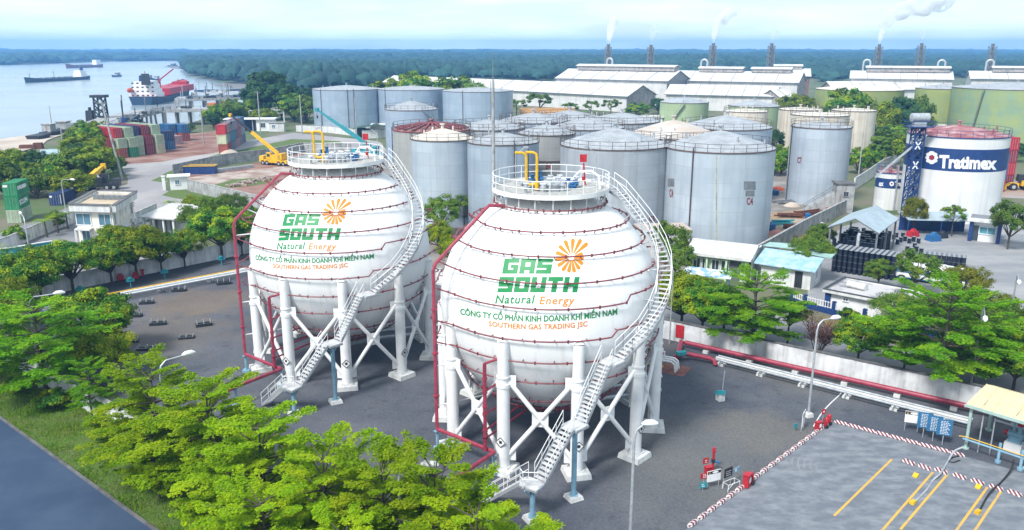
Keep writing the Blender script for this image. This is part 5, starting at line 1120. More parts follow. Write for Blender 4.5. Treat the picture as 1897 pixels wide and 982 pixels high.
def container(colr, label, loc, rz, L_=6.06, group=None):
    """end doors face -y; length runs along +y"""
    key = (colr, L_); W_, Hh = 2.44, 2.55
    if key in CONT: return copy_tree(CONT[key], loc=loc, rz=rz, label=label, group=group)
    t = thing('shipping_container', label, 'container', loc, rz, group); CONT[key] = t; m = CC[colr]
    b = MB(); b.box((0, L_ / 2, Hh / 2), (W_ - 0.1, L_ - 0.1, Hh - 0.1))
    n = int(L_ / 0.28)
    for s_ in (-1, 1):
        for i in range(n): b.box((s_ * (W_ / 2 - 0.04), 0.2 + (L_ - 0.4) * (i + 0.5) / n, Hh / 2), (0.07, 0.14, Hh - 0.3))
    for i in range(n): b.box((0, 0.2 + (L_ - 0.4) * (i + 0.5) / n, Hh - 0.035), (W_ - 0.25, 0.14, 0.05))
    for x in (-W_ / 2 + 0.06, W_ / 2 - 0.06):
        for y in (0.06, L_ - 0.06): b.box((x, y, Hh / 2), (0.13, 0.13, Hh))
        for z in (0.08, Hh - 0.06): b.beam((x, 0.125, z), (x, L_ - 0.125, z), 0.124, 0.11)
    for y in (0.06, L_ - 0.06):
        for z in (0.08, Hh - 0.06): b.beam((-W_ / 2 + 0.125, y, z), (W_ / 2 - 0.125, y, z), 0.11, 0.12)
    b.build('body', m, t, smooth=False)
    for s_ in (-1, 1):
        b = MB(); b.box((s_ * 0.56, 0.02, Hh / 2), (1.06, 0.05, Hh - 0.3)); d = b.build('door', m, t, smooth=False)
        b = MB()
        for x in (0.25, 0.8): b.tube([(s_ * x, -0.03, 0.2), (s_ * x, -0.03, Hh - 0.2)], 0.025, 5)
        b.build('lock_rod', GALV, d)
    return t
P0, P1_ = g(197, 296), g(306, 283); dv = (P1_ - P0).normalized(); rz1 = math.atan2(dv.y, dv.x)
STK = [(0, 0, 'blue'), (0, 1, 'red'), (1, 0, 'rust'), (1, 1, 'pale'), (1, 2, 'red'), (2, 0, 'green'), (2, 1, 'pale'), (2, 2, 'pale'), (3, 0, 'pale'), (3, 1, 'pale'), (3, 2, 'navy'), (4, 0, 'maroon'), (4, 1, 'maroon'), (4, 2, 'maroon'), (5, 0, 'cream'), (5, 1, 'pale'), (5, 2, 'pale')]
LV = ['bottom', 'middle', 'top']
wid = (P1_ - P0).length / 6
for (cx, lv, colr) in STK:
    off = Vector((-dv.y, dv.x, 0)) * ((0.0, -1.2, -1.6, 0.2, 0.0, -0.6)[cx] + (1.5 if lv == 2 else 0))
    container(colr, f'{WORDS.get(colr, colr)} container, {LV[lv]} of column {ORD[cx]} from the leaning pole end of the big stack', P0 + dv * (wid * (cx + 0.5)) + off + Vector((0, 0, 0.02 + 2.57 * lv)), rz1 + rnd.uniform(-0.03, 0.03), 6.06 if lv < 2 else 12.19, 'containers of the big stack by the trees')
for i, (px, py, lv, colr, lab) in enumerate([(318, 277, 0, 'blue', 'blue container on the ground behind the end of the big stack'), (318, 277, 1, 'navy', 'dark blue container on top, behind the end of the big stack'), (346, 262, 0, 'rust', 'rusty red container on the ground of the small back stack'), (322, 262, 0, 'grey', 'grey container on the ground of the small back stack'), (322, 262, 1, 'blue', 'blue container on top of the grey one in the small back stack'), (346, 262, 1, 'blue', 'blue container on top of the rusty one in the small back stack'), (332, 268, 0, 'pink', 'washed-out pink container with peeling paint before the small back stack'), (205, 282, 0, 'pale', 'pale green container half hidden by trees left of the big stack')]):
    container(colr, lab, g(px, py) + Vector((0, 0, 0.02 + 2.57 * lv)), rz1 - 0.15, 6.06, 'containers of the small back stack')
Q0 = g(419, 281); Q1 = g(454, 259); dq = (Q1 - Q0).normalized(); rz3 = math.atan2(dq.y, dq.x) + math.pi / 2 - math.pi
ncol = ['rust', 'maroon', 'teal', 'blue', 'rust', 'grey', 'red', 'teal', 'rust', 'blue']; mcol = ['cream', 'blue', 'blue', 'teal', 'navy', 'blue', 'maroon', 'rust', 'blue', 'grey']; tcol = ['red', 'grey', 'rust', 'blue', 'grey', 'maroon', 'blue', 'red', 'teal', 'blue']
sx = Vector((dq.y, -dq.x, 0))
for i in range(10):
    for lv, cl in enumerate((ncol, mcol, tcol)):
        place = ORD[i] + ' from the near end'
        container(cl[i], f'{WORDS.get(cl[i], cl[i])} container, {LV[lv]} layer, {place} of the long row', Q0 + dq * (1.25 + 2.6 * i) + Vector((0, 0, 0.02 + 2.57 * lv)) + sx * (0.25 if (lv == 0 and i == 0) else 0), math.atan2(dq.y, dq.x) + math.pi / 2, 6.06, 'containers of the long row')
p = g(36, 413); rzg = 0.30 - 0.42
def tilt(px): return g(*px)
e0 = g(44, 414); e0.z = 0
for lv, (colr, lab, drz) in enumerate((('pale', 'faded pale green container at the bottom of the three by the lane', 0.0), ('green', 'dark green numbered container in the middle of the three by the lane', 0.03), ('green', 'bright green container on top of the three by the lane, with a white name strip', -0.02))):
    c_ = container(colr, lab, e0 + Vector((-1.5 - 0.1 * lv, 0.2 * lv, 0.02 + 2.2 * lv)), 0.2 + drz, 6.06, 'three containers by the lane')
    c_.scale = (0.855, 0.855, 0.855)
    if lv == 1: sign_text('side_lettering', 'ECUS94', WHITE, c_, (1.228, 0.6, 0.75), (0, 1, 0), (0, 0, 1), 4.4, 1.0, 0.03)
    if lv == 2:
        sign_text('side_lettering', 'EVERGREEN', WHITE, c_, (1.228, 0.5, 1.1), (0, 1, 0), (0, 0, 1), 4.2, 0.75, 0.05)
        b = MB(); b.box((-0.7, -0.05, 2.0), (0.8, 0.04, 0.45)); b.build('door_mark', WHITE, c_, smooth=False)
c_ = container('navy', 'dark blue container alone beside the lane, left of the cream house', g(103, 381) + Vector((0, 0, 0.02)), 0.02, 6.06); c_.scale = (0.86, 0.86, 0.86)
b = MB(); b.box((-0.75, -0.04, 1.9), (0.5, 0.04, 0.4)); b.build('door_mark', WHITE, c_, smooth=False); b = MB(); b.box((1.225, 0.1, 1.3), (0.05, 0.25, 2.1)); b.build('white_stripe', WHITE, c_, smooth=False)
# stack by the loader on the far right
for lv, (colr, lab) in enumerate((('rust', 'rusty red container at the bottom right of the banded tank'), ('blue', 'blue container second in the pile right of the banded tank'), ('blue', 'blue container third in the pile right of the banded tank'))):
    container(colr, lab, at(1852, 338, 160) * 1 + Vector((0, 0, -at(1852, 338, 160).z + 0.02 + 2.57 * lv)), 0.1, 6.06, 'containers right of the banded tank')
for lv in range(4):
    q = at(1867, 338, 166); q.z = 0.02 + 2.57 * lv
    container('red' if lv % 2 else 'maroon', f'{"red" if lv % 2 else "maroon"} container, {["lowest", "second", "third", "topmost"][lv]} of the red pile at the right edge', q, 0.1, 6.06, 'containers right of the banded tank')

# ---------------- cranes and machines
def wheels(t, xs, y, r, w=0.35):
    for x in xs:
        for s_ in (-1, 1):
            b = MB(); b.tube([(x, s_ * y - w / 2, r), (x, s_ * y + w / 2, r)], r, 16); wh = b.build('wheel', BLACK, t); b = MB(); b.tube([(x, s_ * y - w / 2 - 0.02, r), (x, s_ * y + w / 2 + 0.02, r)], r * 0.5, 12); b.build('rim', GALV, wh)
def mobile_crane(label, base, body_rz, tip, body_m, boom_m, tip_m=None, s=1.0):
    base = Vector((base[0], base[1], 0)); t = thing('mobile_crane', label, 'crane', base, body_rz)
    b = MB(); b.box((0, 0, 1.05), (8.5, 2.4, 0.7)); b.box((3.6, 0, 1.8), (1.4, 2.4, 0.9), 0, 0, 0.9); b.build('carrier', body_m, t, smooth=False); wheels(t, (-3.2, -1.8, 1.9, 3.2), 1.05, 0.6)
    b = MB(); b.box((-0.6, 0, 2.0), (3.6, 2.3, 1.2)); b.box((-2.2, 0, 2.3), (1.2, 2.3, 1.5)); b.tube([(0, 0, 1.3), (0, 0, 1.6)], 0.9, 16); b.build('turntable', body_m, t, smooth=False)
    b = MB(); b.box((1.3, 0.75, 2.4), (1.5, 0.9, 1.5), 0, 0, 0.85); cb = b.build('cab', body_m, t, smooth=False); b = MB(); b.box((2.03, 0.75, 2.5), (0.06, 0.7, 0.8)); b.box((1.3, 1.19, 2.5), (0.9, 0.06, 0.7)); b.build('cab_window', GLASS, cb, smooth=False)
    inv = Matrix.Rotation(-body_rz, 3, 'Z'); tp = inv @ (Vector(tip) - base); p0 = Vector((-0.8, 0, 2.9)); d = tp - p0
    for k, (f0, f1, w, mm) in enumerate(((0, 0.55, 0.75, boom_m), (0.5, 0.8, 0.55, tip_m or boom_m), (0.78, 1.0, 0.38, tip_m or boom_m))):
        b = MB(); b.beam(p0 + d * f0, p0 + d * f1, w * s, w * s * 1.1, 0); b.build('boom_section', mm, t, smooth=False)
    b = MB(); b.tube([(0.6, 0, 2.2), p0 + d * 0.25], 0.2 * s, 8); b.build('ram', GALV, t)
    b = MB(); b.box(tp, (0.8 * s, 0.7 * s, 0.9 * s)); b.build('boom_head', boom_m, t, smooth=False)
    b = MB(); b.tube([tp, tp - Vector((0, 0, 1.6))], 0.04, 5); b.tube([tp - Vector((0, 0, 1.6)), tp - Vector((0, 0, 2.3))], [0.25, 0.2], 8); b.build('hook', STEEL_D, t)
    return t
bs = g(512, 306); mobile_crane('yellow mobile crane on red earth with its boom raised to the left', bs, 2.7, at(427, 213, bs.y + 4), YELLOW, YELLOW, STEEL_D, 0.85)
bs = g(682, 292); mobile_crane('teal mobile crane behind the far sphere platform, boom raised to the left', bs, 2.9, at(587, 203, bs.y + 3), TEAL, TEAL, None, 1.1)
bs = g(182, 352); t = mobile_crane('yellow and black crane lorry parked beside the trees', bs, 0.25, g(196, 345) + Vector((0, 0, 4.2)), STEEL_D, YELLOW, YELLOW, 1.2)
p = g(160, 352); t = thing('excavator', 'small yellow excavator left of the crane lorry under the trees', 'excavator', p, 2.6)
b = MB(); [b.box((0, s_ * 0.95, 0.4), (3.0, 0.5, 0.8)) for s_ in (-1, 1)]; b.build('track', BLACK, t, smooth=False); b = MB(); b.box((-0.2, 0, 1.35), (2.6, 1.9, 1.0)); b.build('body', YELLOW, t, smooth=False); b = MB(); b.box((0.5, 0.5, 2.3), (1.2, 0.9, 1.2), 0, 0, 0.85); b.build('cab', YELLOW, t, smooth=False); b = MB(); b.beam((0.8, -0.3, 1.6), (2.9, -0.3, 3.2), 0.4); b.beam((2.9, -0.3, 3.2), (4.0, -0.3, 1.2), 0.3); b.build('boom', YELLOW, t, smooth=False); b = MB(); b.box((4.0, -0.3, 0.8), (0.8, 0.9, 0.8), 0, 0, 0.7); b.build('bucket', STEEL_D, t, smooth=False)
p = g(1886, 352); t = thing('wheel_loader', 'yellow wheel loader on the orange earth at the right edge', 'loader', p, 3.0)
wheels(t, (-1.3, 1.4), 0.95, 0.75, 0.5); b = MB(); b.box((-1.2, 0, 1.5), (2.2, 1.7, 1.1)); b.box((1.0, 0, 1.1), (1.6, 1.2, 0.7)); b.build('body', YELLOW, t, smooth=False); b = MB(); b.box((-0.1, 0, 2.5), (1.2, 1.4, 1.4), 0, 0, 0.85); b.build('cab', STEEL_D, t, smooth=False); b = MB(); b.beam((1.2, 0.5, 1.4), (2.9, 0.5, 0.8), 0.25); b.beam((1.2, -0.5, 1.4), (2.9, -0.5, 0.8), 0.25); b.build('lift_arm', YELLOW, t, smooth=False); b = MB(); b.prism([(2.8, -1.3), (3.6, -1.3), (3.6, 1.3), (2.8, 1.3)], 0.15, 1.0); b.build('bucket', YELLOW, t, smooth=False)
# things lying on the plot: pile of beams, container chassis, stacks
p = g(370, 322); t = thing('skip', 'long dark open skip with a yellow rim, against the grey panel wall', 'skip', p, 0.08); b = MB(); b.box((0, 0, 0.95), (7.5, 2.2, 1.9)); b.build('body', NAVY, t, smooth=False); b = MB(); [b.beam((-3.8, y, 1.95), (3.8, y, 1.95), 0.2) for y in (-1.1, 1.1)]; [b.beam((x, -1.1, 1.953), (x, 1.1, 1.953), 0.2) for x in (-3.75, 3.75)]; b.build('rim', YELLOW, t, smooth=False)
a_, c_ = g(403, 320), g(470, 311); t = thing('girder_pile', 'pile of long pale steel girders on the red earth plot', 'girder pile', a_, math.atan2(c_.y - a_.y, c_.x - a_.x)); L_ = (c_ - a_).length
for k in range(6): b = MB(); y, z = (k % 4) * 0.7, 0.2 + 0.42 * (k // 4); b.beam((0.3 * (k % 3), y, z), (L_ + 0.4 * (k % 2), y, z), 0.4, 0.38); b.build('girder', GALV, t, smooth=False)
for i, (px, py) in enumerate([(455, 340), (475, 336), (438, 345), (490, 333)]):
    t = thing('rubble_heap', ['pale rubble heap nearest the far sphere stair', 'pale rubble heap behind the others on the plot', 'low pale rubble heap at the left of the grass strip', 'small pale rubble heap by the crane'][i], 'rubble heap', g(px, py)); b = MB()
    for k in range(22): a = rnd.uniform(0, 6.28); r_ = rnd.uniform(0, 1.6); b.box((r_ * math.cos(a) * 1.5, r_ * math.sin(a), 0.15 + 0.3 * (1 - r_ / 1.6)), (rnd.uniform(0.3, 0.8), rnd.uniform(0.2, 0.6), rnd.uniform(0.2, 0.5)), a)
    b.build('stones', RUBBLE, t, smooth=False)
p = g(418, 283); 
t = thing('sand_heap', 'pale sand heap at the near corner of the long container row', 'sand heap', g(424, 284)); b = MB(); b.lathe([(2.6, 0), (1.9, 0.5), (1.0, 1.0), (0.0, 1.3)], 14); b.build('sand', SAND, t)
# ---------------- river craft and jetties
def pt(px, py): v = g(px, py, 0.1); return v
def ship(label, stern, bow, beam, hull_m, free, house_at, house, deck_m, name='cargo_ship', bow_up=1.6, masts=(), deck_gear=None, loaded=True):
    s0, b0 = Vector((stern[0], stern[1], 0)), Vector((bow[0], bow[1], 0)); d = b0 - s0; L_ = d.length; t = thing(name, label, 'ship', Vector((s0.x, s0.y, 0.1)), math.atan2(d.y, d.x))
    sec = [(0.0, 0.72, 1.25), (0.04, 0.9, 1.2), (0.15, 1.0, 1.0), (0.5, 1.0, 0.95), (0.8, 0.95, 1.05), (0.9, 0.7, bow_up * 0.85), (0.96, 0.38, bow_up), (1.0, 0.04, bow_up * 1.08)]
    vs_, fs = [], []
    for (f, w, h) in sec:
        x = f * L_; hw = beam / 2 * w; xb = x * 0.985 + L_ * 0.005
        vs_ += [(xb, -hw * 0.82, -0.3), (x, -hw, h * free), (x, hw, h * free), (xb, hw * 0.82, -0.3)]
    for i in range(len(sec) - 1):
        o = 4 * i
        fs += [(o, o + 4, o + 5, o + 1), (o + 2, o + 6, o + 7, o + 3), (o + 3, o + 7, o + 4, o)]
    fs += [(0, 1, 2, 3), (31, 30, 29, 28)]
    b = MB(); b.add(vs_, fs); b.build('hull', hull_m, t, smooth=False)
    b = MB(); dv_, df = [], []
    for (f, w, h) in sec: x = f * L_; hw = beam / 2 * w * 0.985; dv_ += [(x, -hw, h * free - 0.25), (x, hw, h * free - 0.25)]
    for i in range(len(sec) - 1): df.append((2 * i, 2 * i + 2, 2 * i + 3, 2 * i + 1))
    b.add(dv_, df); b.build('deck', deck_m, t, smooth=False)
    x0, x1, hh, tiers = house; k = None
    for i in range(tiers):
        b = MB(); sh = 0.06 * i; b.box(((x0 + x1) / 2 * L_, 0, free * 1.0 + hh * (i + 0.5) / tiers), ((x1 - x0) * L_ * (1 - sh), beam * (0.86 - 0.1 * i), hh / tiers * 0.995)); hs = b.build('deckhouse', WHITE, t, smooth=False)
        for j in range(5 if hh >= 8 else 0):
            b = MB(); b.box(((x0 + x1) / 2 * L_ + (x1 - x0) * L_ * (1 - sh) / 2, beam * (-0.32 + 0.16 * j), free + hh * (i + 0.55) / tiers), (0.1, beam * 0.07, hh / tiers * 0.35)); b.build('window', GLASS, hs, smooth=False); b = MB(); b.box(((x0 + x1) / 2 * L_ - (x1 - x0) * L_ * (1 - sh) / 2, beam * (-0.32 + 0.16 * j), free + hh * (i + 0.55) / tiers), (0.1, beam * 0.07, hh / tiers * 0.35))
            b.build('window', GLASS, hs, smooth=False)
    b = MB(); b.box(((x0 + x1) / 2 * L_ - (x1 - x0) * L_ * 0.25, 0, free + hh + 1.2), ((x1 - x0) * L_ * 0.3, beam * 0.22, 3.4), 0, 0, 0.85); b.build('funnel', NAVY, t, smooth=False)
    b = MB()
    for (f, h) in masts: b.tube([(f * L_, 0, free * 0.8), (f * L_, 0, free + h)], [0.28, 0.15], 8); b.beam((f * L_, -1.5, free + h * 0.8), (f * L_, 1.5, free + h * 0.8), 0.2)
    b.tube([((x0 + x1) / 2 * L_, 0, free + hh), ((x0 + x1) / 2 * L_, 0, free + hh + 5)], 0.18, 6); b.build('mast', deck_gear or STEEL_G, t)
    b = MB(); b.tube([(0.3 * L_, 0, free + 0.5), (0.9 * L_, 0, free + 0.5)], 0.35, 8)
    for i in range(6): b.box((L_ * (0.32 + 0.1 * i), 0, free + 0.3), (L_ * 0.05, beam * 0.5, 0.9))
    b.build('deck_gear', deck_gear or STEEL_G, t, smooth=False)
    return t
ship('dark loaded tanker lying in mid-river, white wheelhouse at its right end', pt(162, 147), pt(46, 153.5), 9.5, mat('dark_hull', (0.03, 0.05, 0.075), 0.6, var=0.15), 2.6, None, (0.06, 0.17, 5.5, 3), STEEL_G, masts=((0.55, 6), (0.92, 5)))
ship('distant reddish cargo ship near the far bank', pt(188, 124.5), pt(122, 126.5), 10, mat('faded_red_hull', (0.22, 0.08, 0.08), 0.7, var=0.15), 3.6, None, (0.06, 0.2, 7, 3), STEEL_G, masts=((0.5, 7),))
ship('moored ship with tall white bridge at the jetty and a bright red foredeck', pt(262, 195), (-198, 500), 15, mat('blue_hull', (0.02, 0.06, 0.12), 0.6, var=0.15), 3.4, None, (0.05, 0.22, 8.0, 4), RED, bow_up=2.6, masts=((0.62, 5), (0.86, 7)), deck_gear=RED)
mo = [o for o in bpy.data.objects if o.name.startswith('cargo_ship')][-1]; Lm = (Vector((-198, 500, 0)) - Vector((pt(262, 195).x, pt(262, 195).y, 0))).length
b = MB(); b.box((0.62 * Lm, 0, 5.2), (0.62 * Lm, 14.2, 3.4)); b.box((0.92 * Lm, 0, 7.0), (0.08 * Lm, 8, 3.0)); b.build('red_bulwark', RED, mo, smooth=False)
b = MB(); b.beam((0.42 * Lm, 0, 4), (0.42 * Lm, 0, 11), 0.8); b.beam((0.42 * Lm, 0, 11), (0.72 * Lm, -1.0, 16), 0.55); b.build('deck_crane', RED, mo, smooth=False)
b = MB(); b.tube([(0.02 * Lm, 5.5, 7.2), (0.05 * Lm, 5.5, 7.2)], 1.2, 10); b.tube([(-0.01 * Lm, 5.5, 7.2), (0.02 * Lm, 5.5, 7.2)], [0.4, 1.2], 10); b.build('lifeboat', mat('lifeboat_orange', (0.6, 0.10, 0.03), 0.5), mo)
b = MB(); b.box((0.035 * Lm, -2.5, 12.5), (3.2, 3.6, 5.5), 0, 0, 0.85); b.build('tall_funnel', STEEL_D, mo, smooth=False)
def boat(label, a, c, beam, hull_m, cab=True, name='river_boat'):
    a, c = pt(*a), pt(*c); d = c - a; L_ = d.length; t = thing(name, label, 'boat', a, math.atan2(d.y, d.x)); b = MB()
    b.add([(0, -beam / 2, 1.2), (0, beam / 2, 1.2), (L_ * .8, beam / 2, 1.3), (L_, 0, 2.0), (L_ * .8, -beam / 2, 1.3), (0.3, -beam / 2.6, -.2), (0.3, beam / 2.6, -.2), (L_ * .78, beam / 2.6, -.2), (L_ * .95, 0, -.2), (L_ * .78, -beam / 2.6, -.2)], [(0, 4, 3, 2, 1), (0, 1, 6, 5), (1, 2, 7, 6), (2, 3, 8, 7), (3, 4, 9, 8), (4, 0, 5, 9)]); b.build('hull', hull_m, t, smooth=False)
    if cab: b = MB(); b.box((L_ * .3, 0, 2.4), (L_ * .38, beam * .7, 2.4)); b.box((L_ * .3, 0, 3.7), (L_ * .45, beam * .85, 0.25)); b.build('cabin', CONC, t, smooth=False)
    return t
boat('small dark boat alone in the river right of the tanker', (223, 141.5), (207, 142.5), 4, NAVY)
boat('dark houseboat left of the pair beyond the moored ship', (281, 147), (268, 147.5), 6, STEEL_D)
boat('dark houseboat right of the pair beyond the moored ship', (294, 149), (283, 149.5), 6, NAVY)
boat('low boat moored by the far point of the wooded bank', (326, 122), (310, 123), 6, CONC)
boat('bright orange barge lying between the two jetties', (388, 196), (424, 193), 6, mat('orange_barge', (0.55, 0.16, 0.03), 0.6), False)
for i, (a, c, lab) in enumerate([((60, 259), (88, 254), 'dark open boat drawn up at the left of the sand bank'), ((84, 252), (112, 248), 'dark covered boat moored in the middle of the sand bank'), ((112, 247), (136, 242), 'dark covered boat moored at the right end of the sand bank')]): boat(lab, a, c, 4.5, STEEL_D, i > 0)
t = thing('rusty_hopper', 'low rusty iron hopper lying on the pale sand bank', 'hopper', g(52, 276)); t.scale = (0.5, 0.6, 0.6); b = MB(); b.box((0, 0, 1.0), (9, 2.5, 2.0), 0.2, 0, 0.85); b.box((5, 1.5, 1.4), (5, 2.5, 2.8), 0.2, 0, 0.85); b.build('body', RUST, t, smooth=False)
def jetty(label, pts, w, z, step, deck_m=CONC, gear=0, seed=1):
    q = random.Random(seed); P_ = [g(x, y, z) for x, y in pts]; o = Vector((P_[0].x, P_[0].y, 0)); t = thing('jetty', label, 'jetty', o); b, pl, rl = MB(), MB(), MB()
    for i in range(len(P_) - 1):
        a, c = P_[i] - o, P_[i + 1] - o; d = (c - a); L_ = d.length; d.normalize(); s_ = Vector((-d.y, d.x, 0)); b.beam(a + s_ * w / 2, c + s_ * w / 2, w, 0.5)
        n = max(1, int(L_ / step))
        for j in range(n):
            for f in (0.08, 0.5, 0.92):
                p = a + d * (j * step) + s_ * w * f; lean = s_ * q.uniform(-0.8, 0.8) * (1 if j % 3 == 0 else 0); pl.tube([Vector((p.x, p.y, -0.5)) + lean, p - Vector((0, 0, 0.3))], 0.38, 8)
            rl.beam(a + d * (j * step), a + d * (j * step) + Vector((0, 0, 1.4)), 0.14)
        rl.beam(a + Vector((0, 0, 1.4)), c + Vector((0, 0, 1.4)), 0.12); b.beam(a - s_ * 0.15 - Vector((0, 0, 0.5)), c - s_ * 0.15 - Vector((0, 0, 0.5)), 0.3, 0.5)
    b.build('deck', deck_m, t, smooth=False); pl.build('pile', CONC, t); rl.build('railing', STEEL_G, t, smooth=False)
    if gear:
        for k in range(gear):
            gb = MB(); i = q.randrange(len(P_) - 1); p = P_[i].lerp(P_[i + 1], q.random()) - o; p.y += q.uniform(1, w - 1); gb.box((p.x, p.y, z + q.uniform(0.5, 1.0)), (q.uniform(1, 4), q.uniform(0.6, 1.6), q.uniform(0.5, 1.5)), q.uniform(-0.3, 0.3)); 
            if k % 3 == 0: gb.tube([(p.x, p.y, z), (p.x, p.y, z + q.uniform(3, 7))], 0.15, 6)
            gb.build('deck_equipment', q.choice([STEEL_G, NAVY, STEEL_D, GALV]), t, smooth=False)
    return t
jetty('long grey jetty on piles behind the container stacks', [(196, 238), (242, 219), (300, 205), (424, 202.5)], 10, 5.6, 4.5, gear=26, seed=3)
jetty('second jetty with pipework alongside the moored ship', [(330, 185), (462, 181)], 9, 5.4, 6, gear=40, seed=5)
jetty('farthest landing stage at the muddy inlet', [(360, 172), (462, 169)], 7, 3.0, 8, deck_m=WHITE_OLD, gear=18, seed=6)
# derrick
p = Vector((xz(187, 268, 8), 268, 0)); t = thing('derrick', 'dark lattice derrick with a flat top at the river edge', 'derrick', p)
b = MB(); hh = at(187, 180, 268).z
for sx in (-1.6, 1.6):
    for sy in (-1.6, 1.6): b.beam((sx, sy, 0), (sx * 0.8, sy * 0.8, hh), 0.42)
for i in range(6):
    z0, z1 = hh * i / 6, hh * (i + 1) / 6
    for (x0, y0, x1, y1) in ((-1.6, -1.6, 1.6, -1.6), (1.6, -1.6, 1.6, 1.6), (1.6, 1.6, -1.6, 1.6), (-1.6, 1.6, -1.6, -1.6)): b.beam((x0 * .9, y0 * .9, z0), (x1 * .9, y1 * .9, z1), 0.25); b.beam((x0 * .9, y0 * .9, z1), (x1 * .9, y1 * .9, z1), 0.3)
b.build('frame', STEEL_D, t, smooth=False); b = MB(); b.box((0, 0, hh + 0.3), (4.4, 4.0, 0.8)); b.build('top', STEEL_D, t, smooth=False); b = MB(); b.box((-3.6, 0, hh * 0.33), (2.8, 3, hh * 0.66), 0, 0, 0.7); b.tube([(-3.6, 0, hh * 0.64), (-3.6, 0, hh * 0.74)], 0.5, 8); b.build('hopper', STEEL_D, t, smooth=False); b = MB(); b.beam((-9, -2, 2.5), (9, -2, 3.2), 1.4, 0.5); b.box((9, -1, 2), (3, 3, 4)); b.box((-9.5, -1, 2.2), (2.5, 3, 4)); b.build('conveyor', STEEL_G, t, smooth=False)
p = Vector((xz(228, 262, 6), 262, 0)); t = thing('quay_machine', 'small grey quay machine with a thin mast right of the derrick', 'quay crane', p); b = MB(); b.box((0, 0, 2.2), (5, 3, 4.4)); b.build('cabin', WHITE_OLD, t, smooth=False); b = MB(); b.tube([(0, 0, 4.4), (0.3, 0, 13.5)], 0.2, 6); b.beam((0, 0, 4.4), (6, 0, 8), 0.3); b.build('mast', STEEL_G, t); b = MB(); b.box((4.5, 0, 1.6), (3, 3, 3.2)); b.build('engine', NAVY, t, smooth=False)
# fire points along the left wall
for px, lab in (((224, 521), 'red hose cabinet before the left wall, under the round trees'), ((252, 518), 'red notice on a short post next to the left hose cabinet'), ((265, 513), 'small red hydrant by the trunk of the yellow-green tree')):
    t = thing('fire_point', lab, 'fire point', g(*px), 0.4); t.scale = (0.6, 0.6, 0.6); b = MB(); b.box((0, 0, 0.75), (1.3 if 'cabinet' in lab else 0.5, 0.4, 1.0)); b.build('box', RED, t, smooth=False); b = MB(); b.beam((0, 0, 0), (0, 0, 0.3), 0.15); b.box((0, 0.02, 1.5), (0.8, 0.05, 0.4)); b.build('notice', RED, t, smooth=False)

# ================================================================== RIGHT: PIPES, LOADING BAY, NEIGHBOUR'S YARD
a_, c_ = g(1272, 646), g(1806, 769)
d = (c_ - a_).normalized(); s_ = Vector((-d.y, d.x, 0))
t = thing('fire_main', 'thick dark red pipe along the foot of the long white wall', 'pipe', Vector((a_.x, a_.y, 0))); o = t.location
U0, U1, U2 = g(1252, 660, 0.6), g(1268, 657, 0.6), g(1324, 672, 0.6)
b = MB(); A0 = Vector((a_.x, a_.y, 0.6)); b.tube([g(1256, 659, 0.6) - o, A0 - d * 0.6 - o, A0 - d * 0.15 - o, A0 + d * 0.5 - o, c_ + Vector((0, 0, 0.6)) + d * 16 - o], 0.225, 14)
b.tube([g(1270, 655, 0.6) - o, g(1316, 664, 0.6) - o, g(1323, 668, 0.55) - o, g(1325, 673, 0.35) - o, g(1325, 675, 0.0) - o], 0.21, 12); b.tube([g(1256, 659, 0.6) - o, g(1253, 661, 0.45) - o, g(1253, 663, 0.0) - o], 0.25, 12); b.build('pipe', RED_PIPE, t)
for i in range(9): p = A0 + d * (2 + 4.2 * i) - o; b = MB(); b.box((p.x, p.y, 0.15), (0.5, 0.6, 0.3), math.atan2(d.y, d.x)); b.build('saddle', WHITE_OLD, t, smooth=False)
b = MB(); q = g(1262, 654, 0.9) - o; b.box(q, (0.9, 0.5, 0.3), 0.4); b.build('valve', TEAL, t)
t = pipe_run('pipe_rack', 'bundle of silver pipes running beside the thick dark red pipe', (1327, 662), (1800, 781), 3, 0.62, [GALV, WHITE_OLD, GALV], WHITE_OLD, step=3.7, gap=0.5, r=[0.10, 0.11, 0.10], first=1)
# small skid at the right of the near sphere
p = g(1222, 682); t = thing('valve_skid', 'white valve skid on a reddish plate right of the near sphere', 'valve skid', p, -0.5)
b = MB()
for k in range(3): b.tube([(-1.6, 0.5 * k - 0.5, 0.3), (-1.6, 0.5 * k - 0.5, 1.0), (1.2, 0.5 * k - 0.5, 1.0), (1.5, 0.5 * k - 0.5, 0.8), (1.6, 0.5 * k - 0.5, 0.1)], 0.10, 8); b.tube([(0.1 * k, 0.5 * k - 0.5, 0.9), (0.1 * k, 0.5 * k - 0.5, 1.5)], 0.09, 8)
b.build('pipe', WHITE, t); b = MB(); b.box((0.8, 0.2, 0.02), (3.4, 2.4, 0.06)); b.build('plate', mat('red_oxide_plate', (0.24, 0.10, 0.08), 0.8, var=0.2), t, smooth=False); b = MB(); b.tube([(0.1, 0, 1.5), (0.1, 0, 1.55)], 0.25, 12); b.build('hand_wheel', RED, t); b = MB(); b.tube([(-0.8, -0.9, 0.6), (0.6, -0.9, 0.6)], 0.09, 8); b.build('yellow_pipe', YELLOW, t)
b = MB(); b.beam((-0.3, -1.2, 0.9), (0.5, -2.2, 0.05), 0.08); b.beam((0.1, -1.0, 0.9), (0.9, -2.0, 0.05), 0.08); [b.beam(Vector((-0.3, -1.2, 0.9)).lerp(Vector((0.5, -2.2, 0.05)), f), Vector((0.1, -1.0, 0.9)).lerp(Vector((0.9, -2.0, 0.05)), f), 0.06) for f in (0.1, 0.3, 0.5, 0.7, 0.9)]; b.build('step_ladder', WHITE, t, smooth=False)
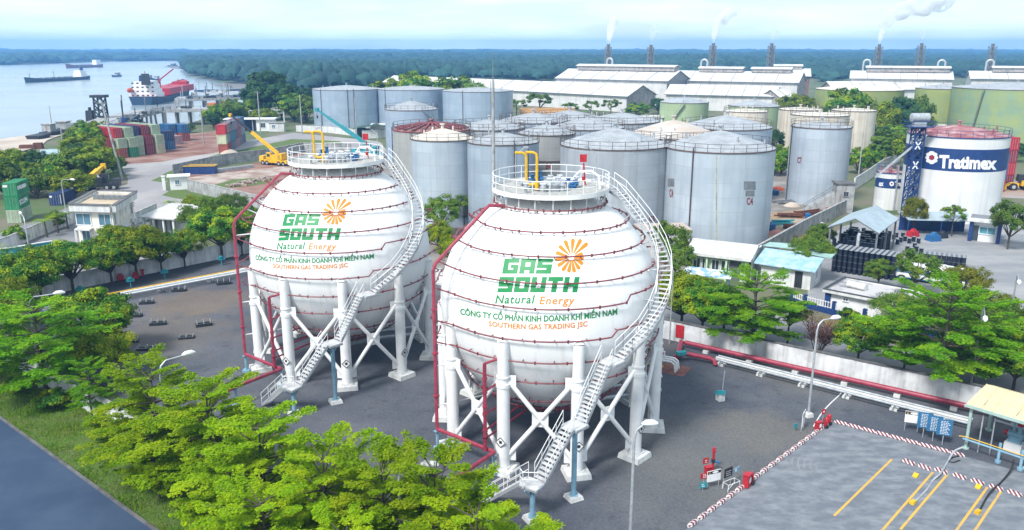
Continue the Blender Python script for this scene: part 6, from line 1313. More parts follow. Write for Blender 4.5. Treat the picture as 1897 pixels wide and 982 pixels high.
t = thing('wall_notice', 'plain red notice board fixed to the long white wall', 'sign', Vector((14.0, 76.9, 0)) + Vector((23.1, -17.2, 0)) * 0.11 + Vector((-0.6, -0.8, 0)) * 0.24, math.atan2(-17.2, 23.1)); b = MB(); b.box((0, 0.05, 1.15), (0.85, 0.05, 1.3)); b.build('board', RED, t, smooth=False)
b = MB(); b.box((0, 0.018, 1.15), (0.8, 0.02, 1.25)); b.build('board_face', RED, t, smooth=False)
p = g(1334, 742); t = thing('gauge_post', 'short grey post with a teal gauge on a white block, alone on the gravel', 'gauge post', p); b = MB(); b.box((0, 0, 0.35), (0.55, 0.55, 0.7), 0.3); b.build('block', WHITE_OLD, t, smooth=False); b = MB(); b.tube([(0.12, 0, 0.7), (0.2, 0, 2.6)], 0.045, 6); b.build('rod', GALV, t); b = MB(); b.box((-0.1, -0.32, 0.85), (0.8, 0.1, 0.35)); b.build('gauge', TEAL, t, smooth=False)
# signs and cabinets round the bay
def board(name, label, p, rz, w, h, z0, m, legs=2, cat='sign', frame=None, words=(), head=None):
    t = thing(name, label, cat, p, rz); t.scale = (0.68, 0.68, 0.68); b = MB(); b.box((0, 0, z0 + h / 2), (w, 0.05, h)); b.build('board', m, t, smooth=False)
    b = MB()
    for x in ([-w * 0.42, w * 0.42] if legs == 2 else [0]): b.beam((x, 0.06, 0), (x, 0.06, z0 + h * 0.9), 0.06)
    b.build('post', GALV, t, smooth=False)
    if head:
        b = MB(); b.box((0, -0.03, z0 + h * 0.84), (w * 0.96, 0.02, h * 0.26)); b.build('heading_band', head, t, smooth=False)
        b = MB(); b.tube([(w * 0.08, -0.045, z0 + h * 0.84), (w * 0.08, -0.05, z0 + h * 0.84)], h * 0.1, 16); [setattr(b, 'v', [((v[0] - w * 0.08) * 3.0 + w * 0.08, v[1], v[2]) for v in b.v])]; b.build('oval', WHITE, t, smooth=False)
        b = MB(); b.add([(-w * 0.4, -0.045, z0 + h * 0.74), (-w * 0.28, -0.045, z0 + h * 0.74), (-w * 0.34, -0.045, z0 + h * 0.93)], [(0, 1, 2)]); b.build('warning_mark', YELLOW, t, smooth=False)
    for (y, l, hh) in words:                 # lines of small print too small to read
        b = MB(); n = max(3, int(l / 0.16))
        for k in range(n): 
            if (k * 7) % 5: b.box((-w * 0.44 + (k + 0.5) * l / n, -0.032, z0 + y), (l / n * 0.7, 0.012, hh))
        b.build('print_line', WHITE if frame else STEEL_D, t, smooth=False)
    return t
board('notice_board', 'white safety board with a dark heading, left of the three blue panels', g(1687, 800), -0.32, 1.55, 1.35, 1.1, WHITE, head=STEEL_D, words=())
for i, (px, py) in enumerate(((1709, 803), (1727, 810), (1745, 817))):
    board('notice_board', ['blue panel of small white print beside the white safety board', 'middle blue panel of small white print between its two neighbours', 'blue panel of small white print nearest the loading canopy'][i], g(px, py + 8), -0.32, 1.18, 1.45, 0.95, mat('blue_panel', (0.03, 0.15, 0.30), 0.5, var=0.06), legs=1, frame=1, words=[(0.15 + 0.14 * k, 0.95 - 0.1 * (k % 3), 0.05) for k in range(9)]).scale = (0.85, 0.85, 0.85)
t = board('notice_board', 'white safety board with a dark heading on the gravel by the striped kerb', g(1321, 904), 0.38, 1.55, 1.15, 0.75, WHITE, head=STEEL_D)
board('notice_board', 'small red board with white print left of the white safety board', g(1303, 906), 0.3, 0.8, 0.55, 1.15, RED, legs=1, frame=1, words=[(0.12, 0.6, 0.06), (0.27, 0.6, 0.06), (0.42, 0.5, 0.06)])
board('notice_board', 'small teal board low beside the red one', g(1302, 910), 0.3, 0.8, 0.6, 0.35, TEAL, legs=1, frame=1, words=[(0.2, 0.5, 0.1), (0.4, 0.4, 0.08)])
board('notice_board', 'tilted dark board in a white frame beside the white safety board', g(1347, 903), 0.6, 1.15, 0.95, 1.15, STEEL_D, frame=1, words=[(0.2, 0.9, 0.03), (0.4, 0.8, 0.03), (0.6, 0.9, 0.03)])
b = MB(); w_ = bpy.data.objects
board('notice_board', 'small white and teal board right of the tilted dark board', g(1363, 893), 0.65, 0.95, 0.5, 1.1, BLUE_P, legs=1, frame=1, words=[(0.25, 0.4, 0.3)])
board('notice_board', 'white board on a frame by the lamp post, seen almost edge-on', g(1487, 796), 1.05, 1.5, 1.6, 0.6, WHITE, head=STEEL_D)
board('notice_board', 'teal plate low beside the edge-on white board', g(1473, 800), 0.6, 0.6, 0.6, 0.4, TEAL, legs=1)
p = g(1355, 905); t = thing('trolley_frame', 'low white tube frame standing under the tilted dark board', 'frame', p, 0.55); t.scale = (0.7, 0.7, 0.7); b = MB()
for (x, y) in ((-0.8, -0.3), (0.8, -0.3), (0.8, 0.4), (-0.8, 0.4)): b.tube([(x, y, 0), (x * 0.9, y, 0.7)], 0.03, 5)
b.tube([(-0.75, -0.3, 0.7), (0.75, -0.3, 0.7), (0.75, 0.4, 0.7), (-0.75, 0.4, 0.7)], 0.03, 5, closed=True); b.tube([(-0.8, -0.3, 0.2), (0.8, 0.4, 0.2)], 0.03, 5); b.build('tube', WHITE, t)
def cabinet(label, p, rz, h=1.15, sc_=0.75):
    t = thing('hose_cabinet', label, 'fire cabinet', p, rz); t.scale = (sc_, sc_, sc_); b = MB(); b.box((0, 0, 0.12 + h / 2), (0.72, 0.5, h)); b.build('body', RED, t, smooth=False); b = MB(); b.box((0, 0, h + 0.15), (0.8, 0.58, 0.07)); b.build('lid', RED, t, smooth=False); b = MB(); b.box((0.1, -0.262, 0.75), (0.3, 0.02, 0.45)); b.build('window', WHITE, t, smooth=False); b = MB(); [b.box((x, 0, 0.06), (0.1, 0.4, 0.12)) for x in (-0.28, 0.28)]; b.build('foot', STEEL_D, t, smooth=False); return t
cabinet('red fire hose cabinet standing on the striped kerb halfway down', g(1383, 903), 0.9); cabinet('red fire hose cabinet behind the red and teal notice boards', g(1311, 886), 0.4, 1.25, 0.62); cabinet('red fire hose cabinet next to the wheeled extinguishers at the kerb corner', g(1515, 798), 0.5, 1.05, 0.62)
def extinguisher(label, p, rz):
    t = thing('wheeled_extinguisher', label, 'fire extinguisher', p, rz); t.scale = (0.68, 0.68, 0.68); b = MB(); b.tube([(0, 0, 0.25), (0, 0, 0.35), (0.05, 0, 1.1), (0.06, 0, 1.25), (0.06, 0, 1.35)], [0.16, 0.22, 0.22, 0.12, 0.05], 14); b.build('cylinder', RED, t); b = MB(); b.tube([(-0.1, -0.3, 0.25), (-0.1, 0.3, 0.25)], 0.04, 6); [b.tube([(-0.1, y - 0.04, 0.25), (-0.1, y + 0.04, 0.25)], 0.24, 14) for y in (-0.3, 0.3)]; b.build('wheel', BLACK, t); b = MB(); b.tube([(-0.05, 0.2, 0.4), (-0.3, 0.2, 1.2), (-0.3, -0.2, 1.2), (-0.05, -0.2, 0.4)], 0.03, 6); b.build('handle', RED, t); return t
extinguisher('red wheeled extinguisher at the corner of the striped kerbs, left of its twin', g(1529, 793), 0.4); extinguisher('red wheeled extinguisher nearest the corner of the striped kerbs', g(1535, 787), 0.7); extinguisher('red wheeled extinguisher leaning behind the halfway hose cabinet', g(1391, 897), 0.9)
board('fire_sign', 'small red and white fire sign on a thin post behind the extinguishers', g(1524, 782), 0.2, 0.45, 0.6, 1.0, RED, legs=1, frame=1, words=[(0.3, 0.3, 0.2)])
board('fire_sign', 'small red and white fire sign behind the notice boards', g(1306, 877), 0.3, 0.6, 0.6, 1.1, RED, legs=1, frame=1, words=[(0.15, 0.4, 0.08), (0.35, 0.4, 0.08)])
p = g(1320, 872); t = thing('fire_hydrant', 'tall red fire hydrant with blue side outlet on the gravel', 'hydrant', p); b = MB(); b.tube([(0, 0, 0), (0, 0, 1.5)], 0.085, 10); b.tube([(-0.12, 0, 1.45), (0.12, 0, 1.5)], 0.1, 8); b.tube([(0, 0, 1.5), (0, 0, 1.75)], [0.12, 0.09], 10); b.tube([(0, 0, 0.0), (0, 0, 0.06)], 0.2, 12); b.build('riser', RED, t); b = MB(); b.tube([(0, 0, 0.75), (0.45, -0.05, 0.62)], 0.07, 8); b.build('outlet', BLUE, t); b = MB(); b.tube([(0, 0, 0.65), (0, 0, 0.9)], 0.13, 10); b.build('flange', STEEL_D, t)
# striped kerbs and wheel stops
KM = stripes('kerb_stripes', (0.60, 0.59, 0.58), (0.17, 0.012, 0.03), 0.30, 0.8); SM = stripes('stop_stripes', (0.60, 0.59, 0.58), (0.17, 0.012, 0.03), 0.30, 0.8)
k0, k1 = g(1538, 783), g(1262, 988); dk = (k1 - k0).normalized(); Lk = (k1 - k0).length
kb = None; n = int(Lk / 1.12)
def kerb_block(loc, rz, L_, label, m, grp):
    t = thing('striped_kerb', label, 'kerb block', loc, rz, grp); b = MB(); b.tube([(0, 0, 0.1), (0.04, 0, 0.1), (L_ - 0.14, 0, 0.1), (L_, 0, 0.1)], [0.15, 0.175, 0.175, 0.08], 8); b.build('block', m, t); return t
LK = 'red and white striped kerb block in the left line of the loading bay'
kb = kerb_block(k0, math.atan2(dk.y, dk.x), 0.9, LK, KM, 'striped kerb blocks, left line')
for i in range(1, n): copy_tree(kb, loc=k0 + dk * 1.12 * i)
k2 = g(1800, 851); k0b = g(1546, 783); dr = (k2 - k0b).normalized(); Lr = (k2 - k0b).length; kr = None; n = int(Lr / 1.0)
for i in range(n):
    l = k0b + dr * 1.0 * i
    if kr is None: kr = kerb_block(l, math.atan2(dr.y, dr.x), 0.98, 'red and white striped kerb block in the back line of the loading bay', KM, 'striped kerb blocks, back line')
    else: copy_tree(kr, loc=l)
ws = None
for i, (xa, ya, xb, yb) in enumerate([(1672, 854, 1690, 861), (1701, 863, 1721, 870), (1731, 870, 1752, 878), (1765, 880, 1787, 888), (1798, 890, 1819, 898), (1832, 901, 1854, 909), (1866, 911, 1889, 919)]):
    p, q = g(xa, ya), g(xb, yb); lab = f'striped wheel stop, {["nearest the yellow side line", "second from the yellow side line", "under the near end of the grey hose", "in the middle of the row", "third from the right edge", "under the dark hose", "nearest the right edge"][i]}'
    if ws is None:
        ws = thing('wheel_stop', lab, 'wheel stop', p, math.atan2(q.y - p.y, q.x - p.x), 'striped wheel stops'); b = MB(); L0 = 0.86; b.add([(0, -0.22, 0), (L0, -0.22, 0), (L0, 0.22, 0), (0, 0.22, 0), (0.05, -0.13, 0.2), (L0 - 0.05, -0.13, 0.2), (L0 - 0.05, 0.13, 0.2), (0.05, 0.13, 0.2)], [(4, 5, 6, 7), (0, 1, 5, 4), (1, 2, 6, 5), (2, 3, 7, 6), (3, 0, 4, 7)]); b.build('bar', SM, ws, smooth=False)
    else: copy_tree(ws, loc=p, label=lab)
LINE = mat('worn_yellow_line', (0.62, 0.36, 0.06), 0.8, scale=1.2, col2=(0.34, 0.28, 0.16), lo=0.48, hi=0.7)
for i, (xa, ya, xb, yb) in enumerate([(1652, 852, 1545, 957), (1728, 876, 1620, 1000), (1754, 881, 1668, 982), (1829, 904, 1760, 1000), (1854, 912, 1795, 1000)]):
    p, q = g(xa, ya), g(xb, yb); dd = (q - p).normalized(); w_ = Vector((-dd.y, dd.x, 0)) * 0.075; b = MB(); b.add([(*(p - w_)[:2], 0.052), (*(p + w_)[:2], 0.052), (*(q + w_)[:2], 0.052), (*(q - w_)[:2], 0.052)], [(0, 1, 2, 3)]); tag(b.build('bay_line', LINE, smooth=False), kind='structure')
def hose(label, pts, r, m):
    P_ = [g(*p) for p in pts]; o = Vector((P_[0].x, P_[0].y, 0)); Q = [(p - o) for p in P_]; S_ = []
    for i in range(len(Q) - 1):
        p0, p1, p2, p3 = Q[max(i - 1, 0)], Q[i], Q[i + 1], Q[min(i + 2, len(Q) - 1)]
        for j in range(5):
            u = j / 5; S_.append(0.5 * ((2 * p1) + (p2 - p0) * u + (2 * p0 - 5 * p1 + 4 * p2 - p3) * u * u + (3 * p1 - p0 - 3 * p2 + p3) * u ** 3))
    S_.append(Q[-1]); t = thing('hose', label, 'hose', o); b = MB(); b.tube(S_, r, 8); b.build('tube', m, t); return t, Q[-1]
hz, e_ = hose('pale grey hose lying from the canopy across the middle wheel stops', [(1783, 829, 1.0), (1768, 836, 0.7), (1755, 856, 0.1), (1743, 876, 0.3), (1728, 890, 0.08), (1716, 908, 0.08), (1694, 930, 0.08)], 0.06, GALV)
b = MB(); b.tube([e_, e_ + Vector((-0.3, -0.3, 0))], 0.1, 8); b.box(e_ + Vector((-0.15, -0.1, 0.05)), (0.45, 0.25, 0.2), 0.6); b.build('coupling', YELLOW, hz)
hz, e_ = hose('dark hose lying from the pump post past the right-hand wheel stops', [(1878, 852, 1.0), (1873, 870, 0.4), (1855, 893, 0.08), (1838, 908, 0.28), (1826, 925, 0.08), (1814, 948, 0.08)], 0.06, BLACK)
b = MB(); b.tube([e_, e_ + Vector((-0.3, -0.3, 0))], 0.1, 8); b.box(e_ + Vector((-0.15, -0.1, 0.05)), (0.45, 0.25, 0.2), 0.6); b.build('coupling', YELLOW, hz)
hose('thin white cable curving from the silver pipes to the corner cabinet', [(1560, 722, 0.05), (1556, 731, 0.05), (1540, 746, 0.05), (1522, 766, 0.05), (1507, 790, 0.05)], 0.05, WHITE)
hose('coiled dark hose end on the slab by the canopy post', [(1776, 846, 0.06), (1762, 848, 0.06), (1757, 853, 0.06), (1765, 857, 0.06), (1778, 853, 0.06)], 0.05, BLACK)
for i, (px, py, lab) in enumerate([(1696, 884, 'yellow chock lying between the first bay lines'), (1812, 905, 'yellow chock lying before the right-hand wheel stops')]):
    t = thing('wheel_chock', lab, 'wheel chock', g(px, py), 0.7); b = MB(); b.prism([(-0.2, -0.15), (0.2, -0.15), (0.2, 0.15), (-0.2, 0.15)], 0, 0.12); b.add([(-0.2, -0.15, 0.12), (0.2, -0.15, 0.12), (0.2, 0.15, 0.12), (-0.2, 0.15, 0.12), (0.1, -0.15, 0.28), (0.1, 0.15, 0.28)], [(0, 1, 4), (3, 5, 2), (1, 2, 5, 4), (0, 4, 5, 3)]); b.build('wedge', YELLOW, t, smooth=False)
# loading canopy
EZ = 3.5
fl, bl, br, fr = g(1789.5, 748.5, EZ), g(1812, 707.5, 4.4), g(1990, 735, 4.4), g(1960, 800, EZ)
ex = (fr - fl); ex.z = 0; ex.normalize(); ey = Vector((-ex.y, ex.x, 0)); t = thing('loading_canopy', 'cream-roofed loading canopy with pale green posts at the lower right', 'canopy', Vector((fl.x, fl.y, 0)), math.atan2(ex.y, ex.x)); Wd = 9.5; Dp = (bl - fl).dot(ey)
CRM = mat('cream_roof_sheet', (0.60, 0.50, 0.31), 0.6, scale=0.5, var=0.06, streak=0.12); PGREEN = mat('pale_green_paint', (0.36, 0.50, 0.46), 0.5, var=0.08)
b = MB(); b.slab([(0, 0, EZ), (Wd, 0, EZ), (Wd, Dp, 4.4), (0.3, Dp, 4.4)], 0.1); b.slab([(0.3, Dp, 4.401), (Wd, Dp, 4.401), (Wd, Dp * 2, EZ), (0, Dp * 2, EZ)], 0.1)
for k in range(14): x = 0.35 + k * 0.68; b.beam((x, 0.02, EZ + 0.02), (x, Dp, 4.42), 0.06, 0.05)
rf = b.build('roof', CRM, t, smooth=False); b = MB(); b.beam((-0.05, -0.06, EZ - 0.08), (Wd, -0.06, EZ - 0.08), 0.1, 0.2); b.beam((0, -0.05, EZ - 0.18), (0, Dp * 2, EZ - 0.18), 0.1, 0.16); [b.beam((x, 0.1, EZ - 0.22), (x, Dp * 2 - 0.1, EZ - 0.22), 0.12, 0.16) for x in (0.8, 4.2, 7.8)]; b.build('gutter', PGREEN, rf, smooth=False)
for (x, y) in ((0.3, 0.35), (4.2, 0.35), (8.2, 0.35), (0.3, Dp * 2 - 0.4), (4.2, Dp * 2 - 0.4), (8.2, Dp * 2 - 0.4)):
    b = MB(); b.tube([(x, y, 0), (x, y, EZ - 0.2)], 0.11, 10); b.tube([(x, y, 0), (x, y, 0.12)], 0.24, 10); b.build('post', PGREEN, t)
b = MB(); [b.beam((0.3 + 0.7 * i, 0.3, EZ - 0.05 + 0.15), (0.5 + 0.7 * i, 0.5, EZ + 0.6), 0.02) for i in (1, 4, 7)]; b.build('spike', STEEL_G, rf, smooth=False)
def in_canopy(x, y, z=0): return t_can.matrix_basis @ Vector((x, y, z))
t_can = t
def placed(name, label, cat, x, y): q = in_canopy(x, y); return thing(name, label, cat, Vector((q.x, q.y, 0)), t_can.rotation_euler.z)
for i, (x, y, lab) in enumerate(((2.7, 2.6, 'grey-blue pump with a red motor cap under the loading canopy, left of the pair'), (6.2, 1.9, 'grey-blue pump under the loading canopy, nearer the right edge'))):
    t = placed('pump', lab, 'pump', x, y); b = MB(); b.box((0, 0, 0.35), (1.1, 0.9, 0.7)); b.build('plinth', WHITE, t, smooth=False); b = MB(); b.box((0, 0, 0.95), (0.8, 0.5, 0.5)); b.tube([(-0.5, 0, 1.25), (0.5, 0, 1.25)], 0.22, 12); b.tube([(0.2, 0, 1.2), (0.2, 0, 2.0)], 0.14, 10); b.tube([(0.2, 0, 2.0), (0.9, 0.3, 2.2), (0.9, 1.5, 2.2)], 0.09, 8); b.tube([(-0.2, 0.1, 1.2), (-0.3, 0.3, 2.3), (-0.3, 2.0, 2.3)], 0.08, 8); b.build('body', BLUE_P, t); b = MB(); b.tube([(-0.75, 0, 1.25), (-0.5, 0, 1.25)], 0.2, 12); b.tube([(0.2, 0, 2.0), (0.2, 0, 2.2)], 0.2, 10); b.build('motor_cap', RED if i == 0 else YELLOW, t)
t = placed('loading_manifold', 'pale blue pipe rail with a yellow line along the front of the loading canopy', 'manifold', 0.2, 0.0)
b = MB(); b.tube([(0, -0.15, 0.95), (8.5, -0.15, 0.95)], 0.08, 8); b.build('rail', BLUE_P, t)
for x in (2.4, 3.8, 6.0, 7.6): b = MB(); b.tube([(x, -0.15, 0), (x, -0.15, 1.5)], 0.10, 8); b.tube([(x, -0.15, 0), (x, -0.15, 0.2)], 0.2, 8); b.build('upright', BLUE_P, t)
b = MB(); b.tube([(-0.2, -0.4, 1.15), (0.2, -0.3, 1.2), (6.4, -0.3, 1.2)], 0.03, 6); b.tube([(1.5, 2.2, 2.6), (8.5, 2.2, 2.6)], 0.06, 6); b.build('yellow_line', YELLOW, t)
b = MB(); [b.tube([(x, 0.4 + 0.2 * (i % 2), 0), (x, 0.4 + 0.2 * (i % 2), 2.9)], 0.05, 6) for i, x in enumerate((0.9, 1.6, 5.2, 7.2))]; [b.tube([(0.6, 4.2 + 0.3 * k, 1.2 + 0.2 * k), (9, 4.2 + 0.3 * k, 1.2 + 0.2 * k)], 0.10, 8) for k in range(3)]; b.build('pipe', GALV, t)
t = placed('pump', 'yellow pump on a white block at the right edge of the picture', 'pump', 8.0, -0.6); b = MB(); b.box((0, 0, 0.5), (0.9, 0.8, 1.0)); b.build('plinth', WHITE, t, smooth=False); b = MB(); b.tube([(-0.6, 0, 1.2), (0.5, 0, 1.2)], 0.2, 10); b.box((0, 0, 1.5), (0.4, 0.4, 0.5)); b.build('body', YELLOW, t)
t = placed('fire_box', 'red fire box at the right edge of the picture under the canopy', 'fire cabinet', 9.1, -0.9); b = MB(); b.box((0, 0, 0.6), (0.8, 0.5, 1.0)); b.build('body', RED, t, smooth=False); b = MB(); b.box((0, 0, 1.14), (0.9, 0.6, 0.07)); b.build('lid', RED, t, smooth=False)

# ---------------- the neighbour's blue and white yard
fp = [g(1466, 560), g(1490, 570), g(1600, 598), g(1648, 610), g(1770, 632), g(1886, 650)]
t = thing('picket_fence', 'navy and white picket fence round the drum yard', 'fence', Vector((fp[0].x, fp[0].y, 0))); t.scale = (1, 1, 0.7); o = t.location; b, k, pk = MB(), MB(), MB()
for i in range(len(fp) - 1):
    p, q = fp[i] - o, fp[i + 1] - o; dd = q - p; L_ = dd.length; b.beam(p + Vector((0, 0, 0.45)), q + Vector((0, 0, 0.45)), 0.2, 0.9)
    n = max(1, int(L_ / 3));
    for j in range(n): w = p + dd * (j / n); k = MB(); k.box((w.x, w.y, 1.1), (0.36, 0.36, 2.2), math.atan2(dd.y, dd.x)); k.build('pillar', NAVY, t, smooth=False)
    for z in (1.05, 1.85): pk.beam(p + Vector((0, 0, z)), q + Vector((0, 0, z)), 0.05)
    for j in range(int(L_ / 0.3)): w = p + dd * (j * 0.3 / L_); pk.beam(w + Vector((0, 0, 0.9)), w + Vector((0, 0, 2.0)), 0.06)
b.build('plinth_wall', NAVY, t, smooth=False); pk.build('pickets', WHITE, t, smooth=False)
t = thing('gate_pillar', 'big navy gate pillar at the right end of the picket fence', 'pillar', g(1882, 640)); t.scale = (0.8, 0.8, 0.8); b = MB(); b.box((0, 0, 1.6), (1.1, 1.1, 3.2), -0.5); b.build('shaft', NAVY, t, smooth=False); b = MB(); b.box((0, 0, 3.26), (1.3, 1.3, 0.12), -0.5); b.build('cap', WHITE, t, smooth=False)
# long flat-roofed white building
z = 2.45; A, B, C = g(1525, 535, z), g(1562, 513, z), g(1836, 562, z); u = (C - B); u.z = 0; L_ = u.length; u.normalize(); n_ = Vector((u.y, -u.x, 0)); dep = (A - B).dot(n_)
t = thing('flat_roofed_building', 'long white flat-roofed building behind the picket fence, partly under trees', 'building', Vector((A.x, A.y, 0)), math.atan2(u.y, u.x)); t.scale = (1, 1, 0.74); off0 = (B - A).dot(u)
dep = abs(dep)
b = MB(); b.box((L_ / 2, dep / 2, 1.45), (L_ - 0.8, dep - 0.8, 2.9)); b.build('wall', WHITE, t, smooth=False); b = MB(); b.box((L_ / 2, dep / 2, 3.0), (L_, dep, 0.2)); b.build('roof', mat('stained_flat_roof', (0.46, 0.45, 0.45), 0.9, scale=0.35, col2=(0.16, 0.16, 0.18), lo=0.45, hi=0.6), t, smooth=False)
b = MB(); [b.beam(p, q, 0.3, 0.45) for p, q in (((0, 0, 3.1), (L_, 0, 3.1)), ((0, dep, 3.1), (L_, dep, 3.1)), ((0.15, 0.16, 3.1), (0.15, dep - 0.16, 3.1)), ((L_ - 0.15, 0.16, 3.1), (L_ - 0.15, dep - 0.16, 3.1)))]; b.build('parapet', WHITE_OLD, t, smooth=False); b = MB(); [b.beam(p, q, 0.36, 0.06) for p, q in (((0, 0, 3.36), (L_, 0, 3.36)), ((0, dep, 3.36), (L_, dep, 3.36)), ((0.15, 0.2, 3.36), (0.15, dep - 0.2, 3.36)))]; b.build('parapet_cap', STEEL_D, t, smooth=False)
b = MB(); b.tube([(1.6, dep * 0.5, 3.6), (3.6, dep * 0.45, 3.6)], 0.5, 16); b.build('roof_drum', WHITE_OLD, t); b = MB(); b.box((7.6, dep * 0.35, 3.4), (0.8, 0.8, 0.7)); b.build('roof_hatch', STEEL_G, t, smooth=False)
b = MB(); b.box((0.5, 0.34, 1.45), (0.6, 0.3, 2.9)); b.build('corner_pier', NAVY, t, smooth=False); window(t, (2.4, 0.39, 2.2), (1, 0, 0), 0.6, 0.5, glass=GLASS); b = MB(); b.box((7.0, 0.36, 1.2), (1.7, 0.08, 2.4)); b.build('shutter', GALV, t, smooth=False)
# drums
DRUM = mat('black_drum_paint', (0.012, 0.018, 0.035), 0.35, var=0.1, scale=3); LID = mat('pale_drum_lid', (0.34, 0.37, 0.41), 0.5, var=0.25, scale=6)  # lids and top rims much paler than the drum bodies
dr0 = None
def drum(loc, label, grp):
    global dr0
    if dr0 is None:
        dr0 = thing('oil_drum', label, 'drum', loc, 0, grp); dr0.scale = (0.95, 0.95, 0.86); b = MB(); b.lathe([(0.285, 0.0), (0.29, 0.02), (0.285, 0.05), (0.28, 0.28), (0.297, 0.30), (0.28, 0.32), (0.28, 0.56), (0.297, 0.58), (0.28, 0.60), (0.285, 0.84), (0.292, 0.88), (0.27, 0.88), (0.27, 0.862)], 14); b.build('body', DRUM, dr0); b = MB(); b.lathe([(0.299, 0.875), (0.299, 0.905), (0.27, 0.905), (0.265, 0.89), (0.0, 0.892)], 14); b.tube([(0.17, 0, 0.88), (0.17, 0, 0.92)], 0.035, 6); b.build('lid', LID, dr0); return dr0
    return copy_tree(dr0, loc=loc, label=label, group=grp)
s0, s1, s2 = g(1538, 503), g(1656, 521), g(1556, 489); ux = (s1 - s0).normalized(); uy = Vector((-ux.y, ux.x, 0)); nx = int((s1 - s0).length / 0.62)
nx = min(nx, 14)
for i in range(nx):
    for j in range(5):
        for lv in range(4):
            if lv < 3 and 0 < j and 0 < i < nx - 1: continue       # fully buried in the stack, nothing of them shows
            drum(s0 + ux * (0.64 * i + 0.3) * ((s1 - s0).length / (nx * 0.64)) + uy * (0.62 * j + 0.3) + Vector((0, 0, 0.04 + 0.765 * lv)), 'black oil drum in the large square stack before the open shed', 'drums of the large stack')
# the buried core of the stack, so the top layer rests on something
b = MB()
for i in range(1, nx - 1):
    for j in range(1, 5):
        q = s0 + ux * (0.64 * i + 0.3) * ((s1 - s0).length / (nx * 0.64)) + uy * (0.62 * j + 0.3); b.lathe([(0.01, 0.04), (0.28, 0.04), (0.28, 2.32), (0.01, 2.32)], 8, (q.x, q.y, 0))
tag(b.build('drum_mass', DRUM), 'black drums buried inside the large square stack', 'drums', kind='stuff')
s0, s1 = g(1706, 491), g(1788, 500); ux = (s1 - s0).normalized(); uy = Vector((-ux.y, ux.x, 0)); nx = 9
for i in range(nx):
    for j in range(3):
        for lv in range(2): drum(s0 + ux * ((s1 - s0).length / nx * (i + 0.5)) + uy * (0.64 * j + 0.3) + Vector((0, 0, 0.04 + 0.765 * lv)), 'black oil drum in the low stack behind the white bus', 'drums of the low stack')
s0, s1 = g(1572, 452), g(1645, 458); ux = (s1 - s0).normalized(); uy = Vector((-ux.y, ux.x, 0))
for i in range(10):
    for j in range(2):
        for lv in range(2): drum(s0 + ux * ((s1 - s0).length / 10 * (i + 0.5)) + uy * (0.64 * j + 0.3) + Vector((0, 0, 0.04 + 0.765 * lv)), 'black oil drum in the two-layer row under the shed edge', 'drums of the shed row')
for (px, py) in ((1668, 445), (1676, 443), (1684, 447), (1692, 444), (1701, 447), (1680, 462), (1688, 465), (1697, 462), (1706, 466), (1694, 456), (1662, 449), (1655, 440), (1672, 436), (1660, 436)):
    drum(g(px, py + 4) + Vector((0, 0, 0.04)), 'black oil drum standing loose beside the shed', 'loose drums beside the shed')
# open shed
rz_, ez_ = 6.0, 4.4
r0, r1 = g(1585, 404, rz_), g(1624, 380, rz_); e0_ = g(1538, 417, ez_); e1_ = g(1634, 428, ez_); ax = (r1 - r0); ax.z = 0; Ls = ax.length; ax.normalize(); nl = Vector((-ax.y, ax.x, 0)); wl = abs((e0_ - r0).dot(nl)); wr = abs((e1_ - r0).dot(nl))
t = thing('open_shed', 'open steel shed with a pale blue-grey roof full of black drums', 'shed', Vector((r0.x, r0.y, 0)), math.atan2(ax.y, ax.x)); TIN = mat('blue_grey_tin', (0.36, 0.45, 0.50), 0.5, scale=0.6, var=0.08, streak=0.12)
b = MB(); b.slab([(0, 0, rz_), (Ls, 0, rz_), (Ls, wl, ez_), (0, wl, ez_)], 0.12); b.slab([(0, 0, rz_ - 0.001), (0, -wr, ez_), (Ls, -wr, ez_), (Ls, 0, rz_ - 0.001)], 0.12); b.build('roof', TIN, t, smooth=False)
b = MB(); [b.beam((x, y, 0), (x, y, ez_ - 0.1), 0.22) for x in (0.3, Ls / 2, Ls - 0.3) for y in (-wr + 0.3, wl - 0.3)]; [b.beam((x, -wr, ez_ - 0.2), (x, 0, rz_ - 0.2), 0.14) for x in (0.15, Ls / 2, Ls - 0.15)]; [b.beam((x, 0, rz_ - 0.2), (x, wl, ez_ - 0.2), 0.14) for x in (0.15, Ls / 2, Ls - 0.15)]; b.build('frame', STEEL_G, t, smooth=False); b = MB(); b.tube([(0.6, -0.5, 0), (0.6, -0.5, 3.4), (0.9, -0.5, 3.8)], 0.22, 8); b.build('vent_pipe', GALV, t)
b = MB(); c0_ = Vector((r0.x, r0.y, 0)) + ax * Ls * 0.5
for i in range(8):
    for j in range(11): q = Vector((r0.x, r0.y, 0)) + ax * (1.0 + (Ls - 2) * i / 7) + nl * (-wr + 0.8 + (wl + wr - 1.6) * j / 10); h_ = 0.88 * rnd.choice((2, 3, 3)); b.lathe([(0.27, 0.04), (0.28, h_), (0.01, h_)], 8, (q.x, q.y, 0))
tag(b.build('drum_mass', DRUM), 'dark mass of stacked drums in the shadow of the open shed', 'drums', kind='stuff')
